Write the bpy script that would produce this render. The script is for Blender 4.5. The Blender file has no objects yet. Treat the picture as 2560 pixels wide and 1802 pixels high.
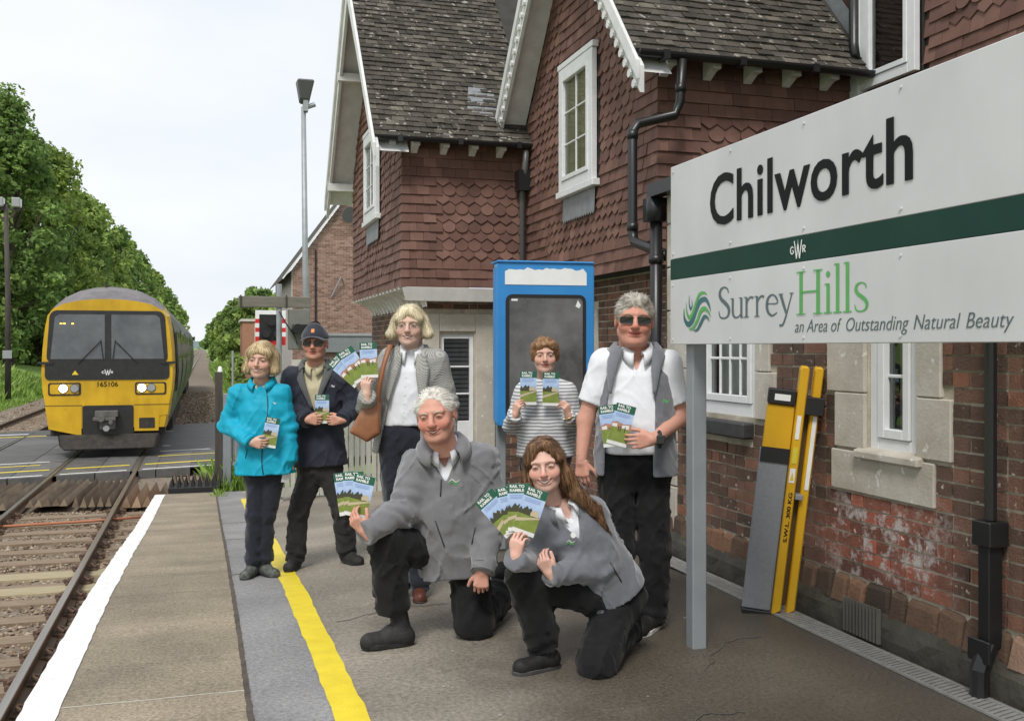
import bpy, math, random
import numpy as np
from mathutils import Vector, Matrix, Euler
R = math.radians
sc = bpy.context.scene
COL = sc.collection
rnd = random.Random(7)
# ------------------------------------------------------------------ camera
cam_d = bpy.data.cameras.new('camera')
cam_d.sensor_width = 36.0
cam_d.lens = 36.0 * 2500 / 2560
cam_d.shift_y = -33 / 2560
cam_d.clip_start = 0.1
cam_d.clip_end = 6000
cam = bpy.data.objects.new('camera', cam_d)
COL.objects.link(cam)
cam.location = (0, 0, 1.55)
cam.rotation_euler = (R(90), 0, R(-17.118))
sc.camera = cam
# ------------------------------------------------------------------ sky: bright even overcast
world = bpy.data.worlds.new('World')
sc.world = world
world.use_nodes = True
wn = world.node_tree
wn.nodes.clear()
w_out = wn.nodes.new('ShaderNodeOutputWorld')
w_bg = wn.nodes.new('ShaderNodeBackground')
w_sky = wn.nodes.new('ShaderNodeTexSky')
w_sky.sky_type = 'NISHITA'
w_sky.sun_disc = False
w_sky.sun_elevation = R(58)
w_sky.sun_rotation = R(215)
w_scale = wn.nodes.new('ShaderNodeMix'); w_scale.data_type = 'RGBA'; w_scale.blend_type = 'MULTIPLY'
w_scale.inputs[0].default_value = 1.0
w_scale.inputs[7].default_value = (0.07, 0.07, 0.07, 1)
wn.links.new(w_sky.outputs[0], w_scale.inputs[6])
w_tc = wn.nodes.new('ShaderNodeTexCoord')
w_map = wn.nodes.new('ShaderNodeMapping'); w_map.inputs['Scale'].default_value = (1.2, 1.2, 3.2)
w_noise = wn.nodes.new('ShaderNodeTexNoise'); w_noise.inputs['Scale'].default_value = 1.6; w_noise.inputs['Detail'].default_value = 5
w_ramp = wn.nodes.new('ShaderNodeValToRGB')
w_ramp.color_ramp.elements[0].position = 0.32; w_ramp.color_ramp.elements[0].color = (0.47, 0.50, 0.54, 1)
w_ramp.color_ramp.elements[1].position = 0.72; w_ramp.color_ramp.elements[1].color = (0.60, 0.61, 0.625, 1)
wn.links.new(w_tc.outputs['Generated'], w_map.inputs[0])
wn.links.new(w_map.outputs[0], w_noise.inputs['Vector'])
wn.links.new(w_noise.outputs['Fac'], w_ramp.inputs[0])
w_mix = wn.nodes.new('ShaderNodeMix'); w_mix.data_type = 'RGBA'
w_mix.inputs[0].default_value = 0.93
wn.links.new(w_scale.outputs[2], w_mix.inputs[6])
wn.links.new(w_ramp.outputs[0], w_mix.inputs[7])
wn.links.new(w_mix.outputs[2], w_bg.inputs[0])
w_bg.inputs[1].default_value = 1.0
wn.links.new(w_bg.outputs[0], w_out.inputs[0])
# ------------------------------------------------------------------ veiled sun
sun_d = bpy.data.lights.new('sun', 'SUN')
sun_d.energy = 1.5
sun_d.angle = R(16)
sun_d.color = (1.0, 0.965, 0.91)
sun = bpy.data.objects.new('sun', sun_d)
COL.objects.link(sun)
sun.rotation_euler = (R(38), 0, R(-30))     # high, behind and left of the camera
sun.location = (-20, -30, 40)
sc.view_settings.view_transform = 'Standard'
sc.view_settings.look = 'None'
sc.view_settings.exposure = 0.84
sc.view_settings.gamma = 1.0
sc.view_settings.use_curve_mapping = False
sc.cycles.max_bounces = 6
sc.cycles.transparent_max_bounces = 12
sc.cycles.use_denoising = True
# ------------------------------------------------------------------ materials
MATS = {}
def nn(t, kind, **kw):
    n = t.nodes.new(kind)
    for k, v in kw.items():
        setattr(n, k, v)
    return n
def mat(name, c, c2=None, rough=0.6, scale=5.0, contrast=(0.3, 0.7), bump=0.0, bscale=80.0, metal=0.0, spec=0.5,
        rnd_v=0.0, palette=None, stretch=(1, 1, 1), coord='pos', rough2=None, coat=0.0, sheen=0.0, sss=0.0, speck=None, detail=6.0, blotch=None, damp=None):
    """A procedural surface: noise between two tones, optional per-piece variation, speckle and relief."""
    if name in MATS:
        return MATS[name]
    m = bpy.data.materials.new(name)
    m.use_nodes = True
    t = m.node_tree
    p = t.nodes['Principled BSDF']
    L = t.links.new
    if coord == 'pos':
        src = nn(t, 'ShaderNodeNewGeometry').outputs['Position']
    else:
        src = nn(t, 'ShaderNodeTexCoord').outputs['Object']
    mp = nn(t, 'ShaderNodeMapping')
    mp.inputs['Scale'].default_value = stretch
    L(src, mp.inputs[0])
    no = nn(t, 'ShaderNodeTexNoise')
    no.inputs['Scale'].default_value = scale
    no.inputs['Detail'].default_value = detail
    no.inputs['Roughness'].default_value = 0.62
    L(mp.outputs[0], no.inputs['Vector'])
    rp = nn(t, 'ShaderNodeMapRange')
    rp.inputs[1].default_value, rp.inputs[2].default_value = contrast
    L(no.outputs['Fac'], rp.inputs[0])
    if c2 is None:
        c2 = tuple(min(1, x * 1.3) for x in c); c = tuple(x * 0.8 for x in c)
    mx = nn(t, 'ShaderNodeMix', data_type='RGBA')
    mx.inputs[6].default_value = (*c, 1); mx.inputs[7].default_value = (*c2, 1)
    L(rp.outputs[0], mx.inputs[0])
    col = mx.outputs[2]
    if palette or rnd_v:
        oi = nn(t, 'ShaderNodeObjectInfo'); ge = nn(t, 'ShaderNodeNewGeometry')
        ad = nn(t, 'ShaderNodeMath', operation='ADD'); fr = nn(t, 'ShaderNodeMath', operation='FRACT')
        L(oi.outputs['Random'], ad.inputs[0]); L(ge.outputs['Random Per Island'], ad.inputs[1]); L(ad.outputs[0], fr.inputs[0])
        if palette:
            ra = nn(t, 'ShaderNodeValToRGB')
            els = ra.color_ramp.elements
            for i, (pos, cc) in enumerate(palette):
                e = els[i] if i < 2 else els.new(pos)
                e.position = pos; e.color = (*cc, 1)
            L(fr.outputs[0], ra.inputs[0])
            m2 = nn(t, 'ShaderNodeMix', data_type='RGBA', blend_type='MULTIPLY')
            m2.inputs[0].default_value = 1.0
            L(ra.outputs[0], m2.inputs[6]); L(col, m2.inputs[7])
            col = m2.outputs[2]
        if rnd_v:
            hs = nn(t, 'ShaderNodeHueSaturation')
            mr = nn(t, 'ShaderNodeMapRange'); mr.inputs[3].default_value = 1 - rnd_v; mr.inputs[4].default_value = 1 + rnd_v
            L(fr.outputs[0], mr.inputs[0]); L(mr.outputs[0], hs.inputs['Value']); L(col, hs.inputs['Color'])
            col = hs.outputs[0]
    if speck:
        sp_scale, sp_thr, sp_col = speck
        n3 = nn(t, 'ShaderNodeTexNoise'); n3.inputs['Scale'].default_value = sp_scale; n3.inputs['Detail'].default_value = 3
        L(src, n3.inputs['Vector'])
        mr = nn(t, 'ShaderNodeMapRange'); mr.inputs[1].default_value = sp_thr; mr.inputs[2].default_value = sp_thr + 0.06
        L(n3.outputs['Fac'], mr.inputs[0])
        m3 = nn(t, 'ShaderNodeMix', data_type='RGBA')
        L(mr.outputs[0], m3.inputs[0]); L(col, m3.inputs[6]); m3.inputs[7].default_value = (*sp_col, 1)
        col = m3.outputs[2]
    if blotch:                       # large soft stains: (scale, from, to, darkest, lightest)
        nb = nn(t, 'ShaderNodeTexNoise'); nb.inputs['Scale'].default_value = blotch[0]; nb.inputs['Detail'].default_value = 4; L(src, nb.inputs['Vector'])
        mb_ = nn(t, 'ShaderNodeMapRange'); mb_.inputs[1].default_value, mb_.inputs[2].default_value, mb_.inputs[3].default_value, mb_.inputs[4].default_value = blotch[1:]
        L(nb.outputs['Fac'], mb_.inputs[0])
        hb_ = nn(t, 'ShaderNodeHueSaturation'); L(mb_.outputs[0], hb_.inputs['Value']); L(col, hb_.inputs['Color']); col = hb_.outputs[0]
    wet = None
    if damp:                         # rain-damp area: beyond x0..x1, broken up by noise, darker and smoother
        sx = nn(t, 'ShaderNodeSeparateXYZ'); L(src, sx.inputs[0])
        nd = nn(t, 'ShaderNodeTexNoise'); nd.inputs['Scale'].default_value = 0.9; nd.inputs['Detail'].default_value = 5; L(src, nd.inputs['Vector'])
        ma = nn(t, 'ShaderNodeMath', operation='MULTIPLY_ADD'); L(nd.outputs['Fac'], ma.inputs[0]); ma.inputs[1].default_value = 2.6
        yy = nn(t, 'ShaderNodeMath', operation='MULTIPLY_ADD'); L(sx.outputs['Y'], yy.inputs[0]); yy.inputs[1].default_value = -.16; L(sx.outputs['X'], yy.inputs[2]); L(yy.outputs[0], ma.inputs[2])
        md = nn(t, 'ShaderNodeMapRange'); md.interpolation_type = 'SMOOTHSTEP'; md.inputs[1].default_value, md.inputs[2].default_value = damp[0], damp[1]; L(ma.outputs[0], md.inputs[0])
        wet = md.outputs[0]
        mw = nn(t, 'ShaderNodeMix', data_type='RGBA', blend_type='MULTIPLY'); L(wet, mw.inputs[0]); L(col, mw.inputs[6]); mw.inputs[7].default_value = (damp[2], damp[2] * .97, damp[2] * .92, 1); col = mw.outputs[2]
    L(col, p.inputs['Base Color'])
    p.inputs['Roughness'].default_value = rough
    if wet is not None:
        rw = nn(t, 'ShaderNodeMapRange'); rw.inputs[3].default_value = rough; rw.inputs[4].default_value = damp[3]; L(wet, rw.inputs[0]); L(rw.outputs[0], p.inputs['Roughness'])
    if rough2 is not None:
        rr = nn(t, 'ShaderNodeMapRange'); rr.inputs[1].default_value, rr.inputs[2].default_value = contrast
        rr.inputs[3].default_value = rough; rr.inputs[4].default_value = rough2
        L(no.outputs['Fac'], rr.inputs[0]); L(rr.outputs[0], p.inputs['Roughness'])
    p.inputs['Metallic'].default_value = metal
    p.inputs['Specular IOR Level'].default_value = spec
    p.inputs['Coat Weight'].default_value = coat
    p.inputs['Sheen Weight'].default_value = sheen
    if sss:
        p.inputs['Subsurface Weight'].default_value = sss
        p.inputs['Subsurface Radius'].default_value = (0.012, 0.005, 0.003)
    if bump:
        n2 = nn(t, 'ShaderNodeTexNoise'); n2.inputs['Scale'].default_value = bscale; n2.inputs['Detail'].default_value = 5
        L(mp.outputs[0], n2.inputs['Vector'])
        bp = nn(t, 'ShaderNodeBump'); bp.inputs['Strength'].default_value = bump; bp.inputs['Distance'].default_value = 0.01
        L(n2.outputs['Fac'], bp.inputs['Height']); L(bp.outputs[0], p.inputs['Normal'])
    MATS[name] = m
    return m
def plain(name, c, rough=0.5, metal=0.0, emit=0.0, spec=0.5):
    if name in MATS:
        return MATS[name]
    m = mat(name, tuple(x * 0.94 for x in c), tuple(min(1, x * 1.05) for x in c), rough=rough, metal=metal, spec=spec, scale=9)
    if emit:
        p = m.node_tree.nodes['Principled BSDF']
        p.inputs['Emission Color'].default_value = (*c, 1); p.inputs['Emission Strength'].default_value = emit
    return m
def glass(name, tint=(0.75, 0.8, 0.8), refl=0.10, rough=0.02):
    """Window glass: mostly see-through, with a Fresnel reflection of the sky."""
    if name in MATS:
        return MATS[name]
    m = bpy.data.materials.new(name); m.use_nodes = True
    t = m.node_tree; t.nodes.clear()
    o = nn(t, 'ShaderNodeOutputMaterial'); mx = nn(t, 'ShaderNodeMixShader')
    tr = nn(t, 'ShaderNodeBsdfTransparent'); tr.inputs[0].default_value = (*tint, 1)
    gl = nn(t, 'ShaderNodeBsdfGlossy'); gl.inputs['Roughness'].default_value = rough
    fr = nn(t, 'ShaderNodeLayerWeight'); fr.inputs['Blend'].default_value = 0.25
    mr = nn(t, 'ShaderNodeMapRange'); mr.inputs[3].default_value = refl; mr.inputs[4].default_value = 0.9
    t.links.new(fr.outputs['Fresnel'], mr.inputs[0]); t.links.new(mr.outputs[0], mx.inputs[0])
    t.links.new(tr.outputs[0], mx.inputs[1]); t.links.new(gl.outputs[0], mx.inputs[2]); t.links.new(mx.outputs[0], o.inputs[0])
    MATS[name] = m
    return m
# ------------------------------------------------------------------ mesh helpers
def tag(o, label=None, cat=None, group=None, kind=None):
    if label: o['label'] = label
    if cat: o['category'] = cat
    if group: o['group'] = group
    if kind: o['kind'] = kind
    return o
def empty(name, loc=(0, 0, 0), rz=0.0, parent=None):
    o = bpy.data.objects.new(name, None)
    o.empty_display_size = 0.1
    COL.objects.link(o)
    o.location = loc; o.rotation_euler = (0, 0, rz)
    if parent: o.parent = parent
    return o
def link(name, me, parent=None, loc=None, rot=None):
    o = bpy.data.objects.new(name, me)
    COL.objects.link(o)
    if parent: o.parent = parent
    if loc is not None: o.location = loc
    if rot is not None: o.rotation_euler = rot
    return o
def frame(o, x, z):
    """4x4 with origin o, local X along x, local Z along z (made square)."""
    x = Vector(x).normalized(); z = Vector(z); z = (z - x * z.dot(x)).normalized(); y = z.cross(x)
    return Matrix(((x.x, y.x, z.x, o[0]), (x.y, y.y, z.y, o[1]), (x.z, y.z, z.z, o[2]), (0, 0, 0, 1)))
class MB:
    def __init__(s): s.v = []; s.f = []; s.mi = []
    def add(s, vs, fs, m=0):
        o = len(s.v); s.v += [tuple(p) for p in vs]; s.f += [[i + o for i in f] for f in fs]; s.mi += [m] * len(fs); return s
    def box(s, x0, x1, y0, y1, z0, z1, m=0):
        return s.add([(x0, y0, z0), (x1, y0, z0), (x1, y1, z0), (x0, y1, z0), (x0, y0, z1), (x1, y0, z1), (x1, y1, z1), (x0, y1, z1)],
                     [(0, 3, 2, 1), (4, 5, 6, 7), (0, 1, 5, 4), (1, 2, 6, 5), (2, 3, 7, 6), (3, 0, 4, 7)], m)
    def obox(s, Mx, sx, sy, sz, m=0):
        c = [Mx @ Vector((a * sx / 2, b * sy / 2, d * sz / 2)) for d in (-1, 1) for b in (-1, 1) for a in (-1, 1)]
        return s.add(c, [(0, 2, 3, 1), (4, 5, 7, 6), (0, 1, 5, 4), (1, 3, 7, 5), (3, 2, 6, 7), (2, 0, 4, 6)], m)
    def prism(s, poly, Mx, h, m=0):
        n = len(poly)
        a = [Mx @ Vector((x, y, 0)) for x, y in poly]; b = [Mx @ Vector((x, y, h)) for x, y in poly]
        return s.add(a + b, [list(range(n))[::-1], [i + n for i in range(n)]] + [(i, (i + 1) % n, (i + 1) % n + n, i + n) for i in range(n)], m)
    def bar(s, a, b, w, d, up=(0, 0, 1), m=0):
        a = Vector(a); b = Vector(b); ax = b - a
        u = Vector(up)
        if abs(ax.normalized().dot(u)) > 0.98: u = Vector((0, 1, 0))
        return s.obox(frame((a + b) / 2, ax, u), ax.length, w, d, m)
    def tube(s, pts, r, n=8, m=0, cap=True):
        pts = [Vector(p) for p in pts]; k = len(pts)
        rs = r if isinstance(r, (list, tuple)) else [r] * k
        vs = []; ref = None
        for i, p in enumerate(pts):
            d = (pts[min(i + 1, k - 1)] - pts[max(i - 1, 0)]).normalized()
            if ref is None: ref = Vector((0, 0, 1)) if abs(d.z) < 0.9 else Vector((1, 0, 0))
            a = (ref - d * ref.dot(d)).normalized(); ref = a; b = d.cross(a)
            for j in range(n):
                t = 2 * math.pi * j / n
                vs.append(p + (a * math.cos(t) + b * math.sin(t)) * rs[i])
        fs = [(i * n + j, i * n + (j + 1) % n, (i + 1) * n + (j + 1) % n, (i + 1) * n + j) for i in range(k - 1) for j in range(n)]
        if cap: fs += [list(range(n))[::-1], [(k - 1) * n + j for j in range(n)]]
        return s.add(vs, fs, m)
    def grid(s, fn, nu, nv, m=0):
        vs = [fn(i / nu, j / nv) for j in range(nv + 1) for i in range(nu + 1)]
        w = nu + 1
        return s.add(vs, [(j * w + i, j * w + i + 1, (j + 1) * w + i + 1, (j + 1) * w + i) for j in range(nv) for i in range(nu)], m)
    def mesh(s, name, mats, smooth=False):
        me = bpy.data.meshes.new(name)
        me.from_pydata(s.v, [], s.f)
        for mm in (mats if isinstance(mats, (list, tuple)) else [mats]): me.materials.append(mm)
        if any(s.mi): me.polygons.foreach_set('material_index', s.mi)
        if smooth: me.polygons.foreach_set('use_smooth', [True] * len(s.f))
        me.update()
        return me
    def build(s, name, mats, parent=None, smooth=False, bevel=0.0, loc=None, rot=None, seg=1):
        o = link(name, s.mesh(name, mats, smooth), parent, loc, rot)
        if bevel:
            b = o.modifiers.new('bevel', 'BEVEL'); b.width = bevel; b.segments = seg; b.limit_method = 'ANGLE'; b.angle_limit = R(40)
        return o
def rrect(w, h, r, n=4):
    """Rounded rectangle outline centred on 0,0."""
    out = []
    for cx, cy, a0 in ((w / 2 - r, h / 2 - r, 0), (-w / 2 + r, h / 2 - r, 90), (-w / 2 + r, -h / 2 + r, 180), (w / 2 - r, -h / 2 + r, 270)):
        for i in range(n + 1):
            a = R(a0 + 90 * i / n); out.append((cx + r * math.cos(a), cy + r * math.sin(a)))
    return out
def text_mesh(body, size, extrude=0.002, offset=0.0, shear=0.0, spacing=1.0, align='LEFT', xs=1.0):
    cu = bpy.data.curves.new('txt', 'FONT')
    cu.body = body; cu.size = size; cu.extrude = extrude; cu.offset = offset; cu.shear = shear; cu.space_character = spacing
    cu.align_x = align; cu.resolution_u = 4
    o = bpy.data.objects.new('txt', cu)
    COL.objects.link(o)
    dg = bpy.context.evaluated_depsgraph_get()
    me = bpy.data.meshes.new_from_object(o.evaluated_get(dg))
    bpy.data.objects.remove(o)
    if xs != 1.0:
        me.transform(Matrix.Diagonal((xs, 1, 1, 1)))
    return me
def smooth01(a, b, x):
    t = min(1, max(0, (x - a) / (b - a))); return t * t * (3 - 2 * t)
# ================================================================== setting
RAIL_Z = -0.93
def ramp(y):
    return float(np.interp(y, [4, 5.5, 7, 9.5, 12, 17], [0, -0.05, -0.12, -0.29, -0.50, -0.83]))
def plat_z(x, y):
    return ramp(y - 2.0 * smooth01(0.3, 3.0, x))
m_ballast = mat('ballast', (0.085, 0.062, 0.043), (0.27, 0.22, 0.165), rough=0.95, scale=16, contrast=(0.3, 0.72), bump=1.0, bscale=26, speck=(38, 0.62, (0.36, 0.31, 0.25)))
m_stone = mat('ballast_stone', (0.9, 0.88, 0.85), (1, 1, 1), rough=0.95, palette=[(0, (0.12, 0.082, 0.054)), (0.45, (0.24, 0.172, 0.115)), (0.8, (0.34, 0.265, 0.19)), (1, (0.46, 0.40, 0.33))], bump=0.3, bscale=50)
m_grass = mat('grass_ground', (0.12, 0.21, 0.035), (0.24, 0.35, 0.075), rough=0.9, scale=1.3, bump=0.8, bscale=9)
m_tar = None
# --- ground to the horizon
mb = MB()
def gz(x, y):
    d = abs(x + 3.6)
    return -1.30 + 0.35 * smooth01(5.5, 9, d) + 0.12 * math.sin(x * 0.31) * math.sin(y * 0.13) * smooth01(6, 14, d) + 5.0 * smooth01(60, 400, d) + (1.3 * smooth01(8.6, 14.5, -x) if x < 0 else 0) * smooth01(28, 45, y)
xs = [-2500, -900, -300, -120, -60, -30, -20, -15, -12.5, -11, -10, -9, -8, -6, -3, 0, 2, 4, 6, 9, 14, 22, 40, 90, 250, 900, 2500]
ys = [-60, -20, 0, 10, 20, 26, 32, 38, 44, 50, 58, 70, 90, 120, 170, 240, 340, 500, 800, 1500, 4000]
mb.add([(x, y, gz(x, y)) for y in ys for x in xs], [(j * len(xs) + i, j * len(xs) + i + 1, (j + 1) * len(xs) + i + 1, (j + 1) * len(xs) + i) for j in range(len(ys) - 1) for i in range(len(xs) - 1)])
tag(mb.build('ground', m_grass, smooth=True), 'grassy ground on both sides of the railway', kind='structure')
# --- distant wooded hill at the end of the line
mb = MB()
m_hill = mat('far_hill', (0.10, 0.155, 0.15), (0.15, 0.20, 0.20), rough=1.0, scale=0.02)
mb.grid(lambda u, v: (-700 + 1500 * u, 1900 + 500 * v, -2 + 22 * math.sin(math.pi * min(1, max(0, u))) ** 1.5 * (0.3 + 0.7 * v) + 5 * math.sin(u * 23)), 40, 6)
tag(mb.build('hills', m_hill, smooth=True), 'low wooded hill far beyond the end of the line', kind='structure')
# --- ballast bed
mb = MB()
prof = [(-9.0, -1.32), (-7.9, -1.16), (-7.2, -1.085), (-4.6, -1.085), (-3.85, -1.15), (-3.2, -1.105), (-0.9, -1.105), (-0.2, -1.12), (0.4, -1.14), (1.0, -1.2), (1.6, -1.32)]
by = [-8] + [2 + 0.6 * i for i in range(60)] + [40 + 4 * i for i in range(20)] + [130, 180, 260, 420, 700, 1200]
rb = random.Random(3)
mb.add([(x + rb.uniform(-.02, .02), y, z + rb.uniform(-.012, .012)) for y in by for x, z in prof],
       [(j * len(prof) + i, j * len(prof) + i + 1, (j + 1) * len(prof) + i + 1, (j + 1) * len(prof) + i) for j in range(len(by) - 1) for i in range(len(prof) - 1)])
tag(mb.build('ballast_bed', m_ballast, smooth=True), 'brown stone ballast under the two railway tracks', kind='structure')
# --- loose stones
mb = MB()
rs = random.Random(11)
def stone(mb, x, y, z, s):
    vs = []
    for (a, b, c) in ((1, 0, 0), (-1, 0, 0), (0, 1, 0), (0, -1, 0), (0, 0, 1), (0, 0, -1)):
        k = s * rs.uniform(0.6, 1.25)
        vs.append((x + a * k + rs.uniform(-.3, .3) * s, y + b * k + rs.uniform(-.3, .3) * s, z + c * k * 0.75 + rs.uniform(-.2, .2) * s))
    mb.add(vs, [(0, 2, 4), (2, 1, 4), (1, 3, 4), (3, 0, 4), (2, 0, 5), (1, 2, 5), (3, 1, 5), (0, 3, 5)])
for i in range(15000):
    y = 6.3 + 11.2 * rs.random() ** 1.25
    x = rs.uniform(-4.6, -0.78)
    if ((y - 0.12 + 0.135) % 0.7) < 0.27 and -3.6 < x < -0.75 and rs.random() < 0.95: continue
    stone(mb, x, y, -1.100 + rs.uniform(-.012, .010), rs.uniform(0.014, 0.030))
for i in range(5000):
    stone(mb, rs.choice((rs.uniform(-7.6, -4.0), rs.uniform(-0.8, 1.0), rs.uniform(-3.2, -0.9))), rs.uniform(33, 62), -1.08, rs.uniform(0.03, 0.05))
tag(mb.build('ballast_stones', m_stone), 'loose brown and grey ballast stones between the sleepers', kind='stuff')
# --- tracks
m_rail = mat('rail_steel', (0.115, 0.07, 0.042), (0.19, 0.12, 0.075), rough=0.7, scale=9, stretch=(1, 0.2, 1))
m_railtop = mat('rail_top', (0.34, 0.31, 0.28), (0.46, 0.43, 0.40), rough=0.28, metal=0.85, scale=4, stretch=(6, 0.1, 1))
m_sleeper = mat('sleeper_timber', (0.17, 0.12, 0.078), (0.30, 0.23, 0.16), rough=0.9, scale=4, stretch=(1, 9, 1), bump=0.5, bscale=30)
m_chair = mat('rusty_iron', (0.075, 0.045, 0.03), (0.14, 0.085, 0.055), rough=0.8, scale=20)
m_orange = plain('orange_conduit', (0.42, 0.165, 0.085), 0.8)
RP = [(-.07, 0), (.07, 0), (.07, .012), (.012, .03), (.012, .105), (.035, .118), (.035, .147), (-.035, .147), (-.035, .118), (-.012, .105), (-.012, .03), (-.07, .012)]
def rail_mesh():
    mb = MB(); n = len(RP); Y = [-6, 40, 300, 1500]
    vs = [(x, y, z - 0.15) for y in Y for x, z in RP]
    mb.add(vs, [(j * n + i, (j + 1) * n + i, (j + 1) * n + (i + 1) % n, j * n + (i + 1) % n) for j in range(len(Y) - 1) for i in range(n)])
    mb.box(-.030, .030, -6, 1500, -.003, .0015, 1)
    return mb.mesh('rail', [m_rail, m_railtop])
rail_me = rail_mesh()
def sleeper_mesh():
    mb = MB(); mb.box(-1.28, 1.28, -.125, .125, -.16, 0)
    return mb.mesh('sleeper', m_sleeper)
sl_me = sleeper_mesh()
mbc = MB()
for sgn in (-1, 1):
    mbc.box(sgn * .075 - .055, sgn * .075 + .055, -.09, .09, 0, .035)
    mbc.tube([(sgn * .115, -.05, .05), (sgn * .06, -.02, .075), (sgn * .06, .03, .075), (sgn * .115, .06, .05)], .016, 6)
    mbc.box(sgn * .13 - .02, sgn * .13 + .02, -.02, .02, .02, .065)
ch_me = mbc.mesh('rail_chair', m_chair)
def track(cx, label, near):
    t = empty('railway_track', (cx, 0, 0))
    tag(t, label, kind='structure')
    for s in (-1, 1):
        link('rail', rail_me, t, (s * 0.7525, 0, RAIL_Z))
    ys_ = ([0.12 + 0.7 * i for i in range(8, 25)] + [33.6 + .7 * i for i in range(40)]) if near else [33.6 + .7 * i for i in range(36)] + [17.0 + .7 * i for i in range(5)]
    for y in ys_:
        if y > 17.3 and y < 33.4 and near: continue
        link('sleeper', sl_me, t, (rs.uniform(-.03, .03), y, RAIL_Z - 0.147 + 0.0), (0, 0, rs.uniform(-.012, .012)))
        if y < 21:
            for s in (-1, 1): link('rail_chair', ch_me, t, (s * 0.7525, y, RAIL_Z - 0.147))
    return t
TRX = -2.08
track(TRX, 'rusty near railway track beside the platform with the train on it', True)
track(TRX - 3.42, 'far railway track beyond the train beside the grass bank', False)
mb = MB(); mb.tube([(-3.9, 15.9, -1.05), (-2.6, 15.95, -1.03), (-1.6, 16.05, -1.03), (-.8, 16.3, -1.04)], .02, 8)
tag(mb.build('orange_cable_duct', m_orange, smooth=True), 'thin orange cable duct crossing under the rails by the guards', 'duct')
m_ltim = mat('pale_timber', (0.30, 0.25, 0.15), (0.42, 0.36, 0.235), rough=0.9, scale=5, stretch=(1, 8, 1), bump=.4, bscale=30)
for k, y in enumerate((11.75, 12.5)):
    mb = MB(); mb.box(-1.28, 1.28, -.15, .15, -.16, .012)
    tag(mb.build('timber_sleeper', m_ltim, loc=(TRX, y + .08, RAIL_Z - .147), bevel=.01), 'pale new timber sleeper in the near track, ' + ('the one nearer the camera' if k == 0 else 'the one nearer the train'), 'sleeper', 'pale replacement sleepers')
# --- platform
m_tarmac = mat('platform_tarmac', (0.165, 0.142, 0.112), (0.39, 0.345, 0.28), rough=0.75, scale=48, contrast=(0.30, 0.70), detail=8, bump=0.8, bscale=190, blotch=(1.1, .35, .68, .72, 1.16), damp=(1.35, 2.75, .36, .36), speck=(110, 0.67, (0.44, 0.40, 0.33)))
m_tarmac2 = mat('platform_tarmac_pale', (0.165, 0.162, 0.162), (0.35, 0.342, 0.338), rough=0.8, scale=52, contrast=(0.3, 0.7), detail=8, bump=0.7, bscale=190, blotch=(1.3, .35, .68, .80, 1.12), speck=(120, 0.66, (0.5, 0.48, 0.46)))
m_slab = mat('platform_slab', (0.16, 0.128, 0.085), (0.42, 0.355, 0.26), rough=0.85, scale=60, contrast=(0.30, 0.70), detail=8, bump=0.8, bscale=210, blotch=(1.5, .35, .68, .80, 1.14), speck=(130, 0.66, (0.55, 0.50, 0.41)), rnd_v=.10)
m_white_line = mat('white_line_paint', (0.62, 0.62, 0.60), (0.80, 0.80, 0.78), rough=0.6, scale=14, contrast=(0.25, 0.5), bump=.35, bscale=90, speck=(46, 0.68, (0.42, 0.40, 0.36)))
m_yellow_line = mat('yellow_line_paint', (0.68, 0.52, 0.02), (0.80, 0.64, 0.03), rough=0.5, scale=8, bump=.25, bscale=110, speck=(60, 0.70, (0.42, 0.34, 0.05)))
m_platwall = mat('platform_wall', (0.09, 0.075, 0.06), (0.17, 0.15, 0.12), rough=0.9, scale=6, bump=.4, bscale=30)
def strip(name, x0, x1, y0, y1, dz, material, nx=1, ny=60, jit=0.0, side=0.0, parent=None, seed=5):
    rj = random.Random(seed); mb = MB()
    ex = [(rj.uniform(-jit, jit), rj.uniform(-jit, jit)) for _ in range(ny + 1)]
    def fn(u, v):
        j = round(v * ny); a = x0 + ex[j][0]; b = x1 + ex[j][1]
        x = a + (b - a) * u; y = y0 + (y1 - y0) * v
        return (x, y, plat_z(x, y) + dz)
    mb.grid(fn, nx, ny)
    if side:
        for j in range(ny):
            ya, yb = (y0 + (y1 - y0) * k / ny for k in (j, j + 1))
            mb.add([(x0, ya, plat_z(x0, ya) + dz), (x0, yb, plat_z(x0, yb) + dz), (x0, yb, plat_z(x0, yb) - side), (x0, ya, plat_z(x0, ya) - side)], [(0, 1, 2, 3)])
    return mb.build(name, material, parent, smooth=False)
PEND = 17.15
plat = empty('platform')
tag(plat, 'station platform sloping down to the level crossing', kind='structure')
strip('tarmac_surface', 0.60, 6.0, -4, PEND, 0.0, m_tarmac, nx=24, ny=70, parent=plat)
strip('tarmac_border', 0.19, 0.60, -4, PEND, 0.0, m_tarmac2, nx=2, ny=70, parent=plat)
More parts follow.
